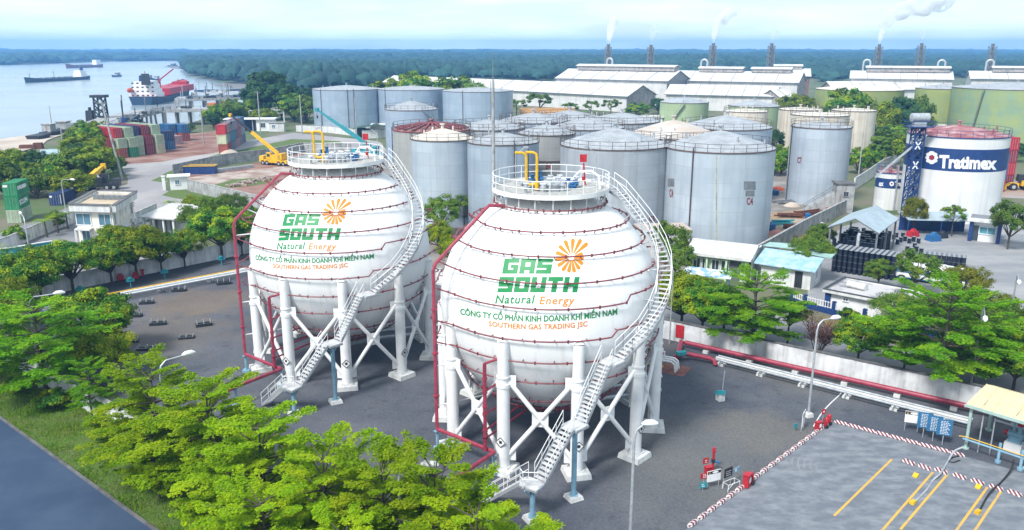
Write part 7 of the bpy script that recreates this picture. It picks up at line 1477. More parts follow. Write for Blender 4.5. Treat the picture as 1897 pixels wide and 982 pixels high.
# bus
p, q = g(1664, 516), g(1792, 536); dd = (q - p).normalized(); t = thing('bus', 'long white and blue bus parked between the small trees', 'bus', g(1722, 522), math.atan2(dd.y, dd.x)); t.scale = (1, 1, 0.72); Lb = 9.4
b = MB(); b.box((0, 0, 0.85), (Lb, 2.4, 0.9)); b.box((0, 0, 2.55), (Lb * 0.985, 2.3, 0.75), 0, 0, 0.97); b.build('body', WHITE, t, smooth=False); b = MB(); b.box((0, 0, 1.74), (Lb * 0.99, 2.34, 0.88)); b.build('window_band', GLASS_B, t, smooth=False); b = MB(); b.box((0, 0, 0.5), (Lb * 1.003, 2.43, 0.22)); b.build('blue_stripe', BLUE, t, smooth=False); wheels(t, (-3.0, 3.1), 1.08, 0.48); b = MB(); b.box((0, 0, 3.0), (3.0, 1.6, 0.25)); b.build('roof_unit', WHITE_OLD, t, smooth=False)
# kiosk and neighbours
p, q = g(1794, 446), g(1849, 452); dd = (q - p); L_ = dd.length; t = thing('yard_kiosk', 'white kiosk with navy side walls and a dark roof below the banded tank', 'kiosk', p, math.atan2(dd.y, dd.x))
b = MB(); b.box((L_ / 2, 1.9, 1.45), (L_ - 0.5, 3.2, 2.9)); b.build('wall', WHITE, t, smooth=False); b = MB(); [b.box((x, 1.6, 1.55), (0.5, 4.0, 3.1)) for x in (0.1, L_ - 0.1)]; b.build('side_wall', NAVY, t, smooth=False); b = MB(); b.box((L_ / 2, 1.5, 3.25), (L_ + 0.9, 4.8, 0.3)); b.build('roof', WHITE_OLD, t, smooth=False); b = MB(); b.box((L_ / 2, 2.2, 3.44), (L_ + 0.4, 2.9, 0.08)); b.build('roof_felt', STEEL_G, t, smooth=False); window(t, (L_ * 0.58, 0.3, 1.75), (1, 0, 0), L_ * 0.55, 1.1, glass=mat('aqua_glass', (0.10, 0.32, 0.40), 0.15)); b = MB(); b.box((L_ * 0.19, 0.27, 1.25), (0.8, 0.08, 2.3)); b.build('door', GLASS, t, smooth=False)
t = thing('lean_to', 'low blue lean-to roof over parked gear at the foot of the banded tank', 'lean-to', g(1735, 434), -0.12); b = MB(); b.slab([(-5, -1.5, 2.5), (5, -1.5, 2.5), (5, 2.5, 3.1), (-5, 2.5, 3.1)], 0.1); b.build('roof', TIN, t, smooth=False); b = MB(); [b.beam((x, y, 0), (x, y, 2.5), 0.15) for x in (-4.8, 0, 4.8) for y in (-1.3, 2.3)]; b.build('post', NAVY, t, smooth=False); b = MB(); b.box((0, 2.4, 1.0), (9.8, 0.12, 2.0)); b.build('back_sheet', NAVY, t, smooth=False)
for i, (px, py, w, h_, m, lab) in enumerate([(1728, 446, 1.9, 1.3, BLUE, 'blue tarpaulin heap in front of the lean-to'), (1745, 441, 1.4, 1.1, STEEL_D, 'dark machine box beside the blue tarpaulin heap'), (1690, 438, 1.6, 1.2, RED, 'red drum cradle near the loose drums')]):
    t = thing('yard_gear', lab, 'yard gear', g(px, py), 0.3); b = MB(); b.box((0, 0, h_ * 0.35), (w, w * 0.8, h_ * 0.7), 0, 0, 0.8); b.box((0.1, 0, h_ * 0.8), (w * 0.6, w * 0.5, h_ * 0.4), 0.2, 0, 0.5); b.build('heap', m, t, smooth=False)
t = thing('timber_pallet', 'orange pallet with planks by the large drum stack', 'pallet', g(1610, 507), -0.2); b = MB(); [b.box((0, y, 0.22), (2.2, 0.2, 0.06)) for y in (-0.5, -0.25, 0, 0.25, 0.5)]; [b.box((x, 0, 0.1), (0.12, 1.2, 0.18)) for x in (-1, 0, 1)]; b.build('boards', mat('orange_wood', (0.42, 0.20, 0.06), 0.8, var=0.2), t, smooth=False)
# pale green house
A, B = g(1273, 511), g(1382, 525); u = (B - A).normalized(); L_ = (B - A).length; t = thing('green_house', 'pale green house with dark windows, at the foot of the C4 tank', 'house', A, math.atan2(u.y, u.x)); PG = mat('pale_green_render', (0.50, 0.68, 0.46), 0.85, scale=0.6, var=0.06, streak=0.2)
b = MB(); b.box((L_ / 2, 3.25, 1.55), (L_, 5.7, 3.1)); b.build('wall', PG, t, smooth=False); b = MB(); b.slab([(-0.5, -0.5, 3.1), (L_ + 0.5, -0.5, 3.1), (L_ + 0.5, 3.4, 3.9), (-0.5, 3.4, 3.9)], 0.18); b.slab([(-0.5, 3.4, 3.901), (L_ + 0.5, 3.4, 3.901), (L_ + 0.5, 6.8, 3.1), (-0.5, 6.8, 3.1)], 0.18); b.build('roof', mat('pale_green_roof', (0.60, 0.64, 0.56), 0.7, scale=0.7, col2=(0.42, 0.45, 0.42)), t, smooth=False); b = MB(); b.beam((-0.5, 3.4, 4.0), (L_ + 0.5, 3.4, 4.0), 0.25, 0.3); b.beam((-0.5, -0.5, 3.08), (L_ + 0.5, -0.5, 3.08), 0.2, 0.35); b.build('roof_edge', WHITE_OLD, t, smooth=False)
b = MB(); b.add([(L_ + 0.02, 1.1, 3.1), (L_ + 0.02, 6.1, 3.1), (L_ + 0.02, 3.4, 3.75)], [(0, 1, 2)]); b.box((L_ + 0.35, 3.6, 1.75), (0.2, 5.6, 3.5)); b.build('end_wall', WHITE_OLD, t, smooth=False)
for x in (0.1, L_ * 0.33, L_ * 0.66, L_ - 0.1): b = MB(); b.box((x, -0.2, 1.5), (0.22, 0.22, 3.0)); b.build('veranda_post', PG, t, smooth=False)
for f in (0.14, 0.28, 0.46, 0.62): window(t, (L_ * f, 0.4, 1.6), (1, 0, 0), 0.95 if f != 0.28 else 0.7, 1.7, glass=GLASS)
b = MB(); b.box((L_ * 0.78, 0.37, 1.3), (1.5, 0.08, 2.4)); b.build('doorway', CONC_D, t, smooth=False)
t = thing('awning', 'patched white and blue awning in front of the pale green house', 'awning', A + u * (L_ * 0.5) + Vector((u.y, -u.x, 0)) * 3.0, math.atan2(u.y, u.x)); b = MB(); b.slab([(-L_ * 0.38, -2.6, 1.9), (L_ * 0.4, -2.6, 1.9), (L_ * 0.4, -0.7, 2.3), (-L_ * 0.38, -0.7, 2.3)], 0.08); b.build('sheet', mat('patched_sheet', (0.58, 0.62, 0.66), 0.7, scale=0.9, col2=(0.20, 0.36, 0.55), lo=0.5, hi=0.55), t, smooth=False); b = MB(); [b.beam((x, -2.5, 0), (x, -2.5, 1.9), 0.12) for x in (-L_ * 0.36, 0, L_ * 0.38)]; b.build('post', BLUE, t, smooth=False)
# blue-roofed house
A, B = g(1424, 558), g(1462, 552); c_ = g(1452, 531); t = thing('blue_roofed_shed', 'small house with a faded blue tin roof right of the pale green house', 'house', Vector((c_.x, c_.y, 0)), -0.62); TINB = mat('faded_blue_tin', (0.24, 0.42, 0.60), 0.5, scale=0.8, col2=(0.42, 0.55, 0.62), streak=0.15)
b = MB(); b.box((0, 2.4, 1.2), (6.0, 4.4, 2.4)); b.build('wall', WHITE_OLD, t, smooth=False); b = MB(); b.slab([(-3.8, -0.4, 2.5), (3.6, -0.4, 2.5), (3.6, 3.6, 3.6), (-3.8, 3.6, 3.6)], 0.1); b.slab([(-3.8, 3.6, 3.602), (3.6, 3.6, 3.602), (3.6, 5.6, 3.0), (-3.8, 5.6, 3.0)], 0.1); b.build('roof', TINB, t, smooth=False); b = MB(); b.slab([(0.2, 3.0, 3.9), (4.4, 3.0, 3.6), (4.4, 5.6, 3.8), (0.2, 5.6, 4.1)], 0.1); b.slab([(-4.2, 3.9, 3.8), (0.1, 3.9, 3.95), (0.1, 6.6, 4.0), (-4.2, 6.6, 3.7)], 0.1); b.build('upper_roof', mat('aqua_tin', (0.34, 0.52, 0.48), 0.55, scale=0.8, var=0.12), t, smooth=False); b = MB(); b.box((1.6, 0.17, 1.1), (0.9, 0.08, 2.0)); b.build('door', STEEL_D, t, smooth=False); window(t, (3.0, 2.4, 1.4), (0, 1, 0), 1.0, 1.1)
# small white block by the sphere stair, concrete stair tower
t = thing('flat_block', 'small white flat-roofed block between the near sphere stair and the C4 tank', 'building', g(1233, 478), 0.1); b = MB(); b.box((0, 2, 1.9), (6.5, 4, 3.8)); b.build('wall', WHITE_OLD, t, smooth=False); b = MB(); b.box((0, 2, 3.9), (7.1, 4.6, 0.22)); b.build('roof', mat('pinkish_roof', (0.50, 0.42, 0.37), 0.8), t, smooth=False); window(t, (0.3, 0, 2.4), (1, 0, 0), 0.9, 1.0, glass=GLASS); b = MB(); b.box((2.4, -0.2, 3.0), (0.7, 0.35, 0.6)); b.build('air_conditioner', WHITE, t, smooth=False)
p = g(1546, 394); t = thing('stair_tower', 'concrete stair tower with one dark window beside the C7 tank', 'stair tower', p, -0.12); b = MB(); b.box((1.5, 1.5, 2.5), (3.0, 3.0, 5.0)); b.build('wall', CONC, t, smooth=False); b = MB(); b.box((1.5, 1.5, 5.1), (3.4, 3.4, 0.2)); b.build('roof', CONC_D, t, smooth=False); window(t, (1.6, 0, 3.3), (1, 0, 0), 0.9, 0.9, glass=GLASS, frame=CONC); b = MB(); b.add([(-0.02, 0.4, 3.6), (-5.2, 0.4, 0.1), (-0.02, 0.4, 0.0), (-0.02, 1.6, 3.6), (-5.2, 1.6, 0.1), (-0.02, 1.6, 0.0)], [(0, 1, 2), (3, 5, 4), (0, 3, 4, 1), (1, 4, 5, 2)]); b.build('stair_flight', CONC, t, smooth=False); b = MB(); [b.beam((-0.1, y, 4.5), (-5.2, y, 1.0), 0.08) for y in (0.4, 1.6)]; [b.beam((-5.2 * f, y, 3.6 - 3.5 * f), (-5.2 * f, y, 4.5 - 3.5 * f), 0.06) for f in (0.05, 0.35, 0.65, 0.98) for y in (0.4, 1.6)]; b.build('rail', STEEL_G, t, smooth=False); b = MB(); b.box((-1.2, 0.36, 0.5), (0.5, 0.06, 0.7)); b.build('red_panel', RED, t, smooth=False)
# scrap
SC = [(1500, 398, 'rusty beam pile lying nearest the concrete stair tower', RUST, 9, 5.5, 0.2), (1462, 402, 'rusty beam pile lying left of the other one, near the C7 tank', RUST, 9, 5.0, -0.1), (1512, 412, 'short pile of rusty channels by the diagonal wall', RUST, 7, 3.2, 0.5), (1450, 416, 'greenish pipe pile beside the C4 tank', TEAL, 6, 4.0, 0.0), (1463, 424, 'row of stubby rusty frames on the orange ground', RUST, 7, 2.4, -0.4), (1446, 446, 'dark pile of rusty sections at the foot of the diagonal wall', RUST, 9, 4.5, 0.6), (1452, 377, 'green and grey pipe pile behind the C4 tank', STEEL_G, 6, 3.6, 0.2)]
for (px, py, lab, m, n, L_, a) in SC:
    t = thing('scrap_pile', lab, 'scrap pile', g(px, py), a); b = MB()
    for k in range(n): y = rnd.uniform(-1, 1); z = 0.15 + 0.16 * (k % 4); an = rnd.uniform(-0.25, 0.25); l = L_ * rnd.uniform(0.6, 1); b.beam((-l / 2 * math.cos(an), y - l / 2 * math.sin(an), z), (l / 2 * math.cos(an), y + l / 2 * math.sin(an), z + rnd.uniform(-0.05, 0.2)), 0.26, 0.22)
    b.build('sections', m, t, smooth=False)
for (px, py, lab, m, w, h_) in [(1496, 408, 'blue drum standing among the rusty beams', BLUE, 0.5, 1.2), (1426, 431, 'big blue plastic tank by the foot of the C4 tank', BLUE, 0.8, 1.6), (1434, 361, 'blue plastic tub below the orange sheet', BLUE, 0.9, 1.0)]:
    t = thing('plastic_tank', lab, 'plastic tank', g(px, py)); b = MB(); b.lathe([(w * 0.9, 0), (w, 0.1), (w, h_ * 0.9), (w * 0.6, h_), (w * 0.3, h_), (0.0, h_ + 0.03)], 18); b.build('body', m, t); b = MB(); b.tube([(0, 0, h_), (0, 0, h_ + 0.1)], w * 0.32, 12); b.build('cap', m, t)
for (px, py, lab, m) in [(1441, 352, 'orange sheet thrown over a heap behind the C4 tank', mat('orange_sheet', (0.65, 0.10, 0.02), 0.6)), (1513, 417, 'white sheet lying by the diagonal wall', WHITE), (1438, 434, 'pink sheet lying next to the big blue plastic tank', mat('pink_sheet', (0.6, 0.25, 0.2), 0.6)), (1467, 382, 'pale sand pile at the foot of the C7 tank', SAND)]:
    t = thing('covered_heap', lab, 'heap', g(px, py)); b = MB(); b.lathe([(1.5, 0), (1.2, 0.35), (0.6, 0.65), (0.0, 0.75)], 9); [b.v.__setitem__(i, (v[0] * rnd.uniform(0.85, 1.2), v[1] * rnd.uniform(0.7, 1.1), v[2])) for i, v in enumerate(b.v)]; b.build('cover', m, t)
# sheds between the tanks and the factories
t = thing('timber_shed', 'grey boarded shed with an orange-rust roof below the long white hall', 'shed', at(1015, 215, 300) * 1, 0.03); t.location.z = 0; b = MB(); b.box((0, 3, 2.4), (19, 9, 4.8)); b.build('wall', WOOD, t, smooth=False); b = MB(); b.slab([(-10.2, -2.2, 4.7), (10.2, -2.2, 4.7), (10.2, 8, 6.2), (-10.2, 8, 6.2)], 0.2); b.build('roof', mat('orange_rust_roof', (0.42, 0.22, 0.07), 0.8, scale=0.4, var=0.15), t, smooth=False); b = MB(); b.box((-4, -1.55, 1.6), (2.4, 0.08, 3.0)); b.build('door', STEEL_D, t, smooth=False)
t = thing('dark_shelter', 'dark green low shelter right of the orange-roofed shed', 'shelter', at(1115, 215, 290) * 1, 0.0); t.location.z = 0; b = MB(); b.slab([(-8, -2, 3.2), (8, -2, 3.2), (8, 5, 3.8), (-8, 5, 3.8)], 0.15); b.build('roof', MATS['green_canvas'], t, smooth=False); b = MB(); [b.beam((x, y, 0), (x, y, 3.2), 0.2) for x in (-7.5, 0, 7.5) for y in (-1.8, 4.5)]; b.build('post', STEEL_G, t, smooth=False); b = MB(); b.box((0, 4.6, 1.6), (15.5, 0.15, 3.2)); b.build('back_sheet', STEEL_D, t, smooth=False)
t = thing('white_house', 'small white house with dark windows left of the pale green tank', 'house', at(1207, 222, 272) * 1, -0.1); t.location.z = 0; b = MB(); b.box((0, 3, 2.8), (7.2, 6, 5.6)); b.build('wall', WHITE, t, smooth=False); b = MB(); b.box((0, 3, 5.7), (8.2, 7, 0.25)); b.build('roof', ROOF_W, t, smooth=False); [window(t, (x, 0, z), (1, 0, 0), 1.2, 1.2, glass=GLASS) for x in (-2, 1.6) for z in (1.6, 4.0)]
t = thing('rust_shed', 'low rusty-roofed lean-to in front of the three-tank row', 'shed', at(965, 214, 285) * 1, 0.05); t.location.z = 0; b = MB(); b.slab([(-6, -2, 2.6), (6, -2, 2.6), (6, 3, 3.2), (-6, 3, 3.2)], 0.15); b.build('roof', RUST, t, smooth=False); b = MB(); b.box((0, 1.5, 1.3), (11, 3, 2.5)); b.build('wall', WOOD, t, smooth=False)
t = thing('blue_hall', 'blue-roofed low hall at the foot of the yellowish green tank', 'hall', at(1738, 222, 262) * 1, 0.0); t.location.z = 0; b = MB(); b.box((0, 2.5, 1.7), (12, 5, 3.4)); b.build('wall', NAVY, t, smooth=False); b = MB(); b.box((0, 2.5, 3.6), (13, 6, 0.3)); b.build('roof', ROOF_W, t, smooth=False)

# ================================================================== TREES
LAY = leaf_mat('layered_leaves', (0.165, 0.31, 0.008), (0.28, 0.45, 0.010), (0.40, 0.50, 0.014), 0.45, 0.5)
LAY_D = leaf_mat('layered_leaves_deep', (0.085, 0.27, 0.010), (0.18, 0.40, 0.012), (0.28, 0.46, 0.015), 0.45, 0.45)
MANGO = leaf_mat('mango_leaves', (0.03, 0.12, 0.018), (0.075, 0.20, 0.02), (0.38, 0.46, 0.012), 0.75, 0.25)
MANGO_Y = leaf_mat('mango_new_growth', (0.07, 0.15, 0.012), (0.17, 0.24, 0.012), (0.34, 0.36, 0.015), 0.7, 0.35)
OLIVE_L = leaf_mat('olive_leaves', (0.07, 0.15, 0.022), (0.12, 0.21, 0.03), (0.19, 0.25, 0.03), 0.6, 0.3)
YEL = leaf_mat('yellow_green_leaves', (0.10, 0.14, 0.015), (0.19, 0.20, 0.02), (0.28, 0.25, 0.02), 0.6, 0.35)
DARK = leaf_mat('dark_leaves', (0.02, 0.065, 0.028), (0.04, 0.10, 0.033), (0.075, 0.14, 0.03), 0.4, 0.2)
TWIG = mat('reddish_twigs', (0.14, 0.06, 0.045), 0.9, var=0.2)
def leaves(name, C_, Nn, size, m, parent, seed, asp=0.5):
    """one four-cornered leaf per centre, facing roughly along its normal"""
    q = np.random.default_rng(seed); n = len(C_); Nn = Nn / (np.linalg.norm(Nn, axis=1, keepdims=True) + 1e-9); r_ = q.normal(size=(n, 3)); u = np.cross(Nn, r_); u /= (np.linalg.norm(u, axis=1, keepdims=True) + 1e-9); v = np.cross(Nn, u)
    s_ = (size * q.uniform(0.65, 1.35, n))[:, None]; V = np.stack([C_ - u * s_, C_ + v * s_ * asp, C_ + u * s_, C_ - v * s_ * asp], 1).reshape(-1, 3)
    return np_mesh(name, V, np.arange(n * 4).reshape(-1, 4), m, parent)
def layered(label, m, seed, h=8.0, r=4.4, n_leaf=42000, leaf=0.104):
    """tiered tree: flat sprays of small leaves on spreading boughs, dark gaps between the tiers"""
    q = np.random.default_rng(seed); t = thing('layered_tree', label, 'tree'); b = MB(); b.tube([(0, 0, 0), (0.05, 0.03, h * 0.4), (0.0, 0.1, h * 0.75), (0, 0, h * 0.96)], [0.17, 0.13, 0.07, 0.02], 8)
    tiers = 7; Cs, Ns = [], []; tot = 0; plan = []
    for k in range(tiers):
        f = k / (tiers - 1); z = h * (0.30 + 0.62 * f); rad = r * (1.0 - 0.66 * max(0, f - 0.15) ** 1.9) * (0.78 if k == 0 else q.uniform(0.86, 1.08)); nb = int(10 - 4 * f); a0 = q.uniform(0, 6.28)
        for j in range(nb):
            a = a0 + 6.2832 * j / nb + q.normal(0, 0.22); L_ = rad * q.uniform(0.62, 1.18); rise = q.uniform(0.0, 0.16) * L_ + (0.25 * L_ if k >= tiers - 2 else 0); plan.append((z + q.normal(0, 0.10), a, L_, rise)); tot += L_ ** 1.4
    for (z, a, L_, rise) in plan:
        d = np.array([math.cos(a), math.sin(a)]); s_ = np.array([-d[1], d[0]]); b.tube([(0, 0, z - 0.35), (d[0] * L_ * 0.5, d[1] * L_ * 0.5, z + rise * 0.5 - 0.05), (d[0] * L_ * 0.93, d[1] * L_ * 0.93, z + rise - 0.05)], [0.055, 0.03, 0.01], 5)
        n = int(n_leaf * L_ ** 1.4 / tot); nsub = 9
        sub_t = q.uniform(0.22, 1.0, nsub); sub_a = q.choice([-1, 1], nsub) * q.uniform(0.35, 0.85, nsub); sub_l = L_ * 0.42 * (1.15 - 0.6 * sub_t) * q.uniform(0.7, 1.2, nsub); sub_a[0] = 0; sub_t[0] = 0.6; sub_l[0] = 0.42 * L_
        w = sub_l / sub_l.sum(); who = q.choice(nsub, n, p=w); tt = q.beta(1.4, 1.1, n); lat = q.normal(0, 0.12, n) * (0.35 + 0.65 * np.sin(np.pi * np.clip(tt, 0.05, 0.95))) * 1.6
        ca, sa = np.cos(sub_a[who]), np.sin(sub_a[who]); fx = sub_t[who] * L_ + ca * sub_l[who] * tt - sa * lat; fy = sa * sub_l[who] * tt + ca * lat
        zz = z + rise * fx / L_ + q.normal(0, 0.042, n) - 0.07 * np.abs(fy) - 0.08 * (fx / L_) ** 3 * L_ * 0.35
        Cs.append(np.stack([d[0] * fx + s_[0] * fy, d[1] * fx + s_[1] * fy, zz], 1)); nn = q.normal(0, 0.26, (n, 3)); nn[:, 2] += 1.0; Ns.append(nn)
    b.build('trunk', BARK, t); leaves('crown', np.concatenate(Cs), np.concatenate(Ns), leaf, m, t, seed)
    return t
def rounded(label, m, seed, h=6.5, r=3.4, z0=0.27, clumps=105, per=190, leaf=0.15, name='round_tree', droop=0.0, open_=0.0, trunks=1, asp=0.45):
    """dense crown of leaf clumps on an uneven ellipsoid, with gaps"""
    q = np.random.default_rng(seed); t = thing(name, label, 'tree'); b = MB(); cz = h * (z0 + 1) / 2; rz_ = h * (1 - z0) / 2
    for k in range(trunks): a = 6.28 * k / trunks; e_ = 0.25 * r * (trunks > 1); b.tube([(e_ * .3 * math.cos(a), e_ * .3 * math.sin(a), 0), (e_ * math.cos(a), e_ * math.sin(a), h * z0), (e_ * 2 * math.cos(a), e_ * 2 * math.sin(a), cz)], [0.05 * r, 0.042 * r, 0.02 * r], 7)
    Cs, Ns = [], []; d = q.normal(size=(clumps, 3)); d /= np.linalg.norm(d, axis=1, keepdims=True); d[:, 2] = np.where(d[:, 2] < -0.55, -d[:, 2] * 0.6, d[:, 2])
    lob = q.normal(size=(7, 3)); lob /= np.linalg.norm(lob, axis=1, keepdims=True)
    for i in range(clumps):
        bump = 1 + 0.16 * max(0, (lob @ d[i]).max() - 0.72) / 0.28 - 0.13 * q.random(); rr = bump * q.uniform(0.66, 1.0); c = np.array([d[i, 0] * r * rr, d[i, 1] * r * rr, cz + d[i, 2] * rz_ * rr]); cs = r * q.uniform(0.17, 0.30) * (1 - 0.3 * open_)
        if i % 5 == 0: b.tube([(0, 0, h * z0 * 0.9), (c[0] * 0.5, c[1] * 0.5, (c[2] + h * z0) / 2), tuple(c)], [0.028 * r, 0.016 * r, 0.006 * r], 5)
        n = int(per * q.uniform(0.6, 1.3)); o = q.normal(size=(n, 3)); o /= np.linalg.norm(o, axis=1, keepdims=True); o *= (q.random(n) ** 0.45)[:, None]; o[:, 2] *= 0.62
        C_ = c + o * cs; C_[:, 2] -= droop * cs * (o[:, 0] ** 2 + o[:, 1] ** 2); Cs.append(C_); nn = o * 0.9 + d[i] * 0.5 + q.normal(0, 0.45, (n, 3)); nn[:, 2] += 0.45; Ns.append(nn)
    b.build('trunk', BARK, t); leaves('crown', np.concatenate(Cs), np.concatenate(Ns), leaf, m, t, seed, asp)
    return t
def bare(label, seed, h=4.5, r=2.3):
    q = random.Random(seed); t = thing('bare_shrub', label, 'shrub'); b = MB(); tw = MB()
    for k in range(9):
        a = q.uniform(0, 6.28); tip = Vector((r * 0.55 * math.cos(a), r * 0.55 * math.sin(a), h * q.uniform(0.55, 0.8))); mid = tip * 0.5; b.tube([(0, 0, 0), mid, tip], [0.06, 0.04, 0.02], 5)
        for j in range(26):
            p = mid.lerp(tip, q.random() * 1.1); e_ = p + Vector((q.gauss(0, 0.55), q.gauss(0, 0.55), q.uniform(0.2, 1.1))); tw.tube([p, e_], [0.022, 0.008], 4); 
            for i in range(3): tw.tube([p.lerp(e_, 0.6), e_ + Vector((q.gauss(0, 0.4), q.gauss(0, 0.4), q.uniform(0, 0.4)))], [0.014, 0.006], 3)
    b.build('branches', BARK, t); tw.build('twigs', TWIG, t); return t
def palm(label, seed, h=3.6):
    q = random.Random(seed); t = thing('palm', label, 'palm'); b = MB(); b.tube([(0, 0, 0), (0.1, 0, h * 0.65)], [0.14, 0.09], 8); b.build('trunk', BARK, t); V, Fc = [], []
    for k in range(11):
        a = 6.28 * k / 11 + q.uniform(-.2, .2); L_ = q.uniform(1.4, 2.0); el = q.uniform(0.3, 1.2)
        for j in range(12):
            f = (j + 1) / 12; x = L_ * f; z = h * 0.65 + math.sin(el) * x - 0.42 * x * x; p = Vector((math.cos(a) * x * 0.9 + 0.1, math.sin(a) * x * 0.9, z)); s_ = Vector((-math.sin(a), math.cos(a), -0.25))
            for sg in (-1, 1):
                ln = 0.55 * (1 - 0.5 * f); o = len(V); V += [p, p + Vector((math.cos(a), math.sin(a), 0)) * 0.09, p + s_ * sg * ln + Vector((math.cos(a), math.sin(a), 0)) * 0.2 + Vector((0, 0, -0.15))]; Fc.append((o, o + 1, o + 2))
    np_mesh('fronds', np.array([tuple(v) for v in V]), np.array(Fc), MANGO, t); return t
PROTO = {}
def plant(kind, label, px, h, rz=None, wide=1.0, group=None, pos=None):
    """place a tree of a kind with its base at a photo pixel (or a point), h metres tall"""
    mk, h0 = KIND[kind]
    p = pos if pos is not None else g(*px); sc = h / h0; rz = rnd.uniform(0, 6.28) if rz is None else rz
    if kind not in PROTO:
        t = mk(label); PROTO[kind] = t; t.location = p; t.rotation_euler = (0, 0, rz); t.scale = (sc * wide, sc * wide, sc)
        if group: t['group'] = group
        return t
    t = copy_tree(PROTO[kind], loc=p, rz=rz, scale=(sc * wide, sc * wide, sc), label=label)
    if group: t['group'] = group
    elif 'group' in t: del t['group']
    return t
KIND = {'lay1': (lambda l: layered(l, LAY, 11), 8.0), 'lay2': (lambda l: layered(l, LAY, 12, r=4.8), 8.0), 'lay3': (lambda l: layered(l, LAY, 13, r=4.0), 8.0), 'layd': (lambda l: layered(l, LAY_D, 14, r=4.6, n_leaf=36000), 8.0), 'layd2': (lambda l: layered(l, LAY_D, 15, r=5.0, n_leaf=36000), 8.0),
        'man1': (lambda l: rounded(l, MANGO, 21), 6.5), 'man2': (lambda l: rounded(l, MANGO, 22, r=3.7), 6.5), 'many': (lambda l: rounded(l, MANGO_Y, 23), 6.5), 'oli1': (lambda l: rounded(l, OLIVE_L, 24, r=3.2, open_=0.5, clumps=70, per=120, leaf=0.16), 6.5), 'oli2': (lambda l: rounded(l, OLIVE_L, 25, h=6.5, r=4.2, z0=0.42, clumps=80, per=170, leaf=0.14), 6.5),
        'yel': (lambda l: rounded(l, YEL, 26, r=3.6, clumps=80, per=140), 6.5), 'dark1': (lambda l: rounded(l, DARK, 27, h=10, r=4.6, z0=0.15, clumps=90, per=90, leaf=0.33), 10), 'dark2': (lambda l: rounded(l, DARK, 28, h=10, r=4.0, z0=0.2, clumps=80, per=90, leaf=0.33), 10), 'scrub1': (lambda l: rounded(l, MANGO, 29, h=7, r=4.0, z0=0.08, clumps=75, per=85, leaf=0.30, name='scrub_tree'), 7), 'scrub2': (lambda l: rounded(l, OLIVE_L, 30, h=7, r=4.2, z0=0.08, clumps=75, per=85, leaf=0.30, name='scrub_tree'), 7), 'scrub3': (lambda l: rounded(l, MANGO_Y, 31, h=7, r=4.0, z0=0.12, clumps=75, per=85, leaf=0.28, name='scrub_tree'), 7),
        'thin': (lambda l: rounded(l, OLIVE_L, 32, h=6, r=2.4, z0=0.45, clumps=30, per=70, leaf=0.2, open_=0.6, name='thin_tree'), 6), 'cone': (lambda l: rounded(l, OLIVE_L, 33, h=6, r=1.7, z0=0.08, clumps=60, per=90, leaf=0.2, name='slim_tree'), 6), 'palm': (lambda l: palm(l, 1), 3.6), 'bush': (lambda l: rounded(l, MANGO, 34, h=2, r=1.5, z0=0.0, clumps=40, per=80, leaf=0.13, name='bush'), 2)}
# bright green roadside row at the front
G_ = 'bright green layered trees along the road verge'
fr_ = base + e * 0
def verge_pt(s_, off): return base + e * s_ - nrm * off
ROW = [('layd', (88, 735), 8.4, 1.15, 'broad darker green layered tree at the left end of the roadside row'), ('layd2', (5, 690), 7.4, 1.0, 'darker layered tree at the left edge, cut by the picture border'), ('layd', (172, 778), 5.0, 0.65, 'low layered tree just right of the darkest roadside tree'),
       ('lay2', (300, 880), 7.9, 1.0, 'bright layered tree left of the lamp post by the foundation blocks'), ('lay1', (405, 935), 8.3, 1.0, 'bright layered tree whose top meets the long red ground pipe'), ('lay3', (296, 925), 5.0, 0.8, 'lower bright layered tree leaning over the verge, left of the middle of the row'), ('lay1', (500, 1005), 8.0, 1.0, 'bright layered tree in the middle of the roadside row'), ('lay2', (612, 1065), 7.8, 0.95, 'bright layered tree at the bottom of the picture, below the far sphere stair'), ('lay3', (440, 1035), 6.4, 0.95, 'bright layered tree nearest the road at the bottom edge'),
       ('lay3', (715, 1105), 8.2, 0.9, 'bright layered tree below the near sphere inlet pipe'), ('lay1', (812, 1135), 8.9, 0.8, 'tallest bright layered tree at the bottom, left of the near sphere stair'), ('lay2', (885, 1190), 7.8, 0.9, 'bright layered tree hiding the foot of the near sphere stair'), ('lay2', (500, 1120), 6.6, 1.0, 'bright layered tree cut by the bottom edge, below the middle of the row'), ('lay1', (650, 1190), 6.6, 1.0, 'bright layered tree cut by the bottom edge, under the red ground pipe'), ('lay3', (765, 1250), 6.8, 1.0, 'bright layered tree at the right end of the row, cut by the bottom edge')]
for k, px, h, w, lab in ROW: plant(k, lab, px, h, None, w, G_)
plant('many', 'yellowish round tree tucked into the roadside row beside the dark layered tree', None, 5.0, pos=verge_pt(-0.5, 8.5)); plant('man1', 'dark round tree behind the broad layered tree, at the yard side', None, 6.6, pos=verge_pt(-7.0, 10.8)); plant('bush', 'small dark bush at the foot of the layered trees by the road', None, 1.6, pos=verge_pt(1.5, 3.4), wide=1.3); plant('bush', 'low green bush in the grass below the left layered trees', None, 1.4, pos=verge_pt(-4.5, 3.2), wide=1.4)
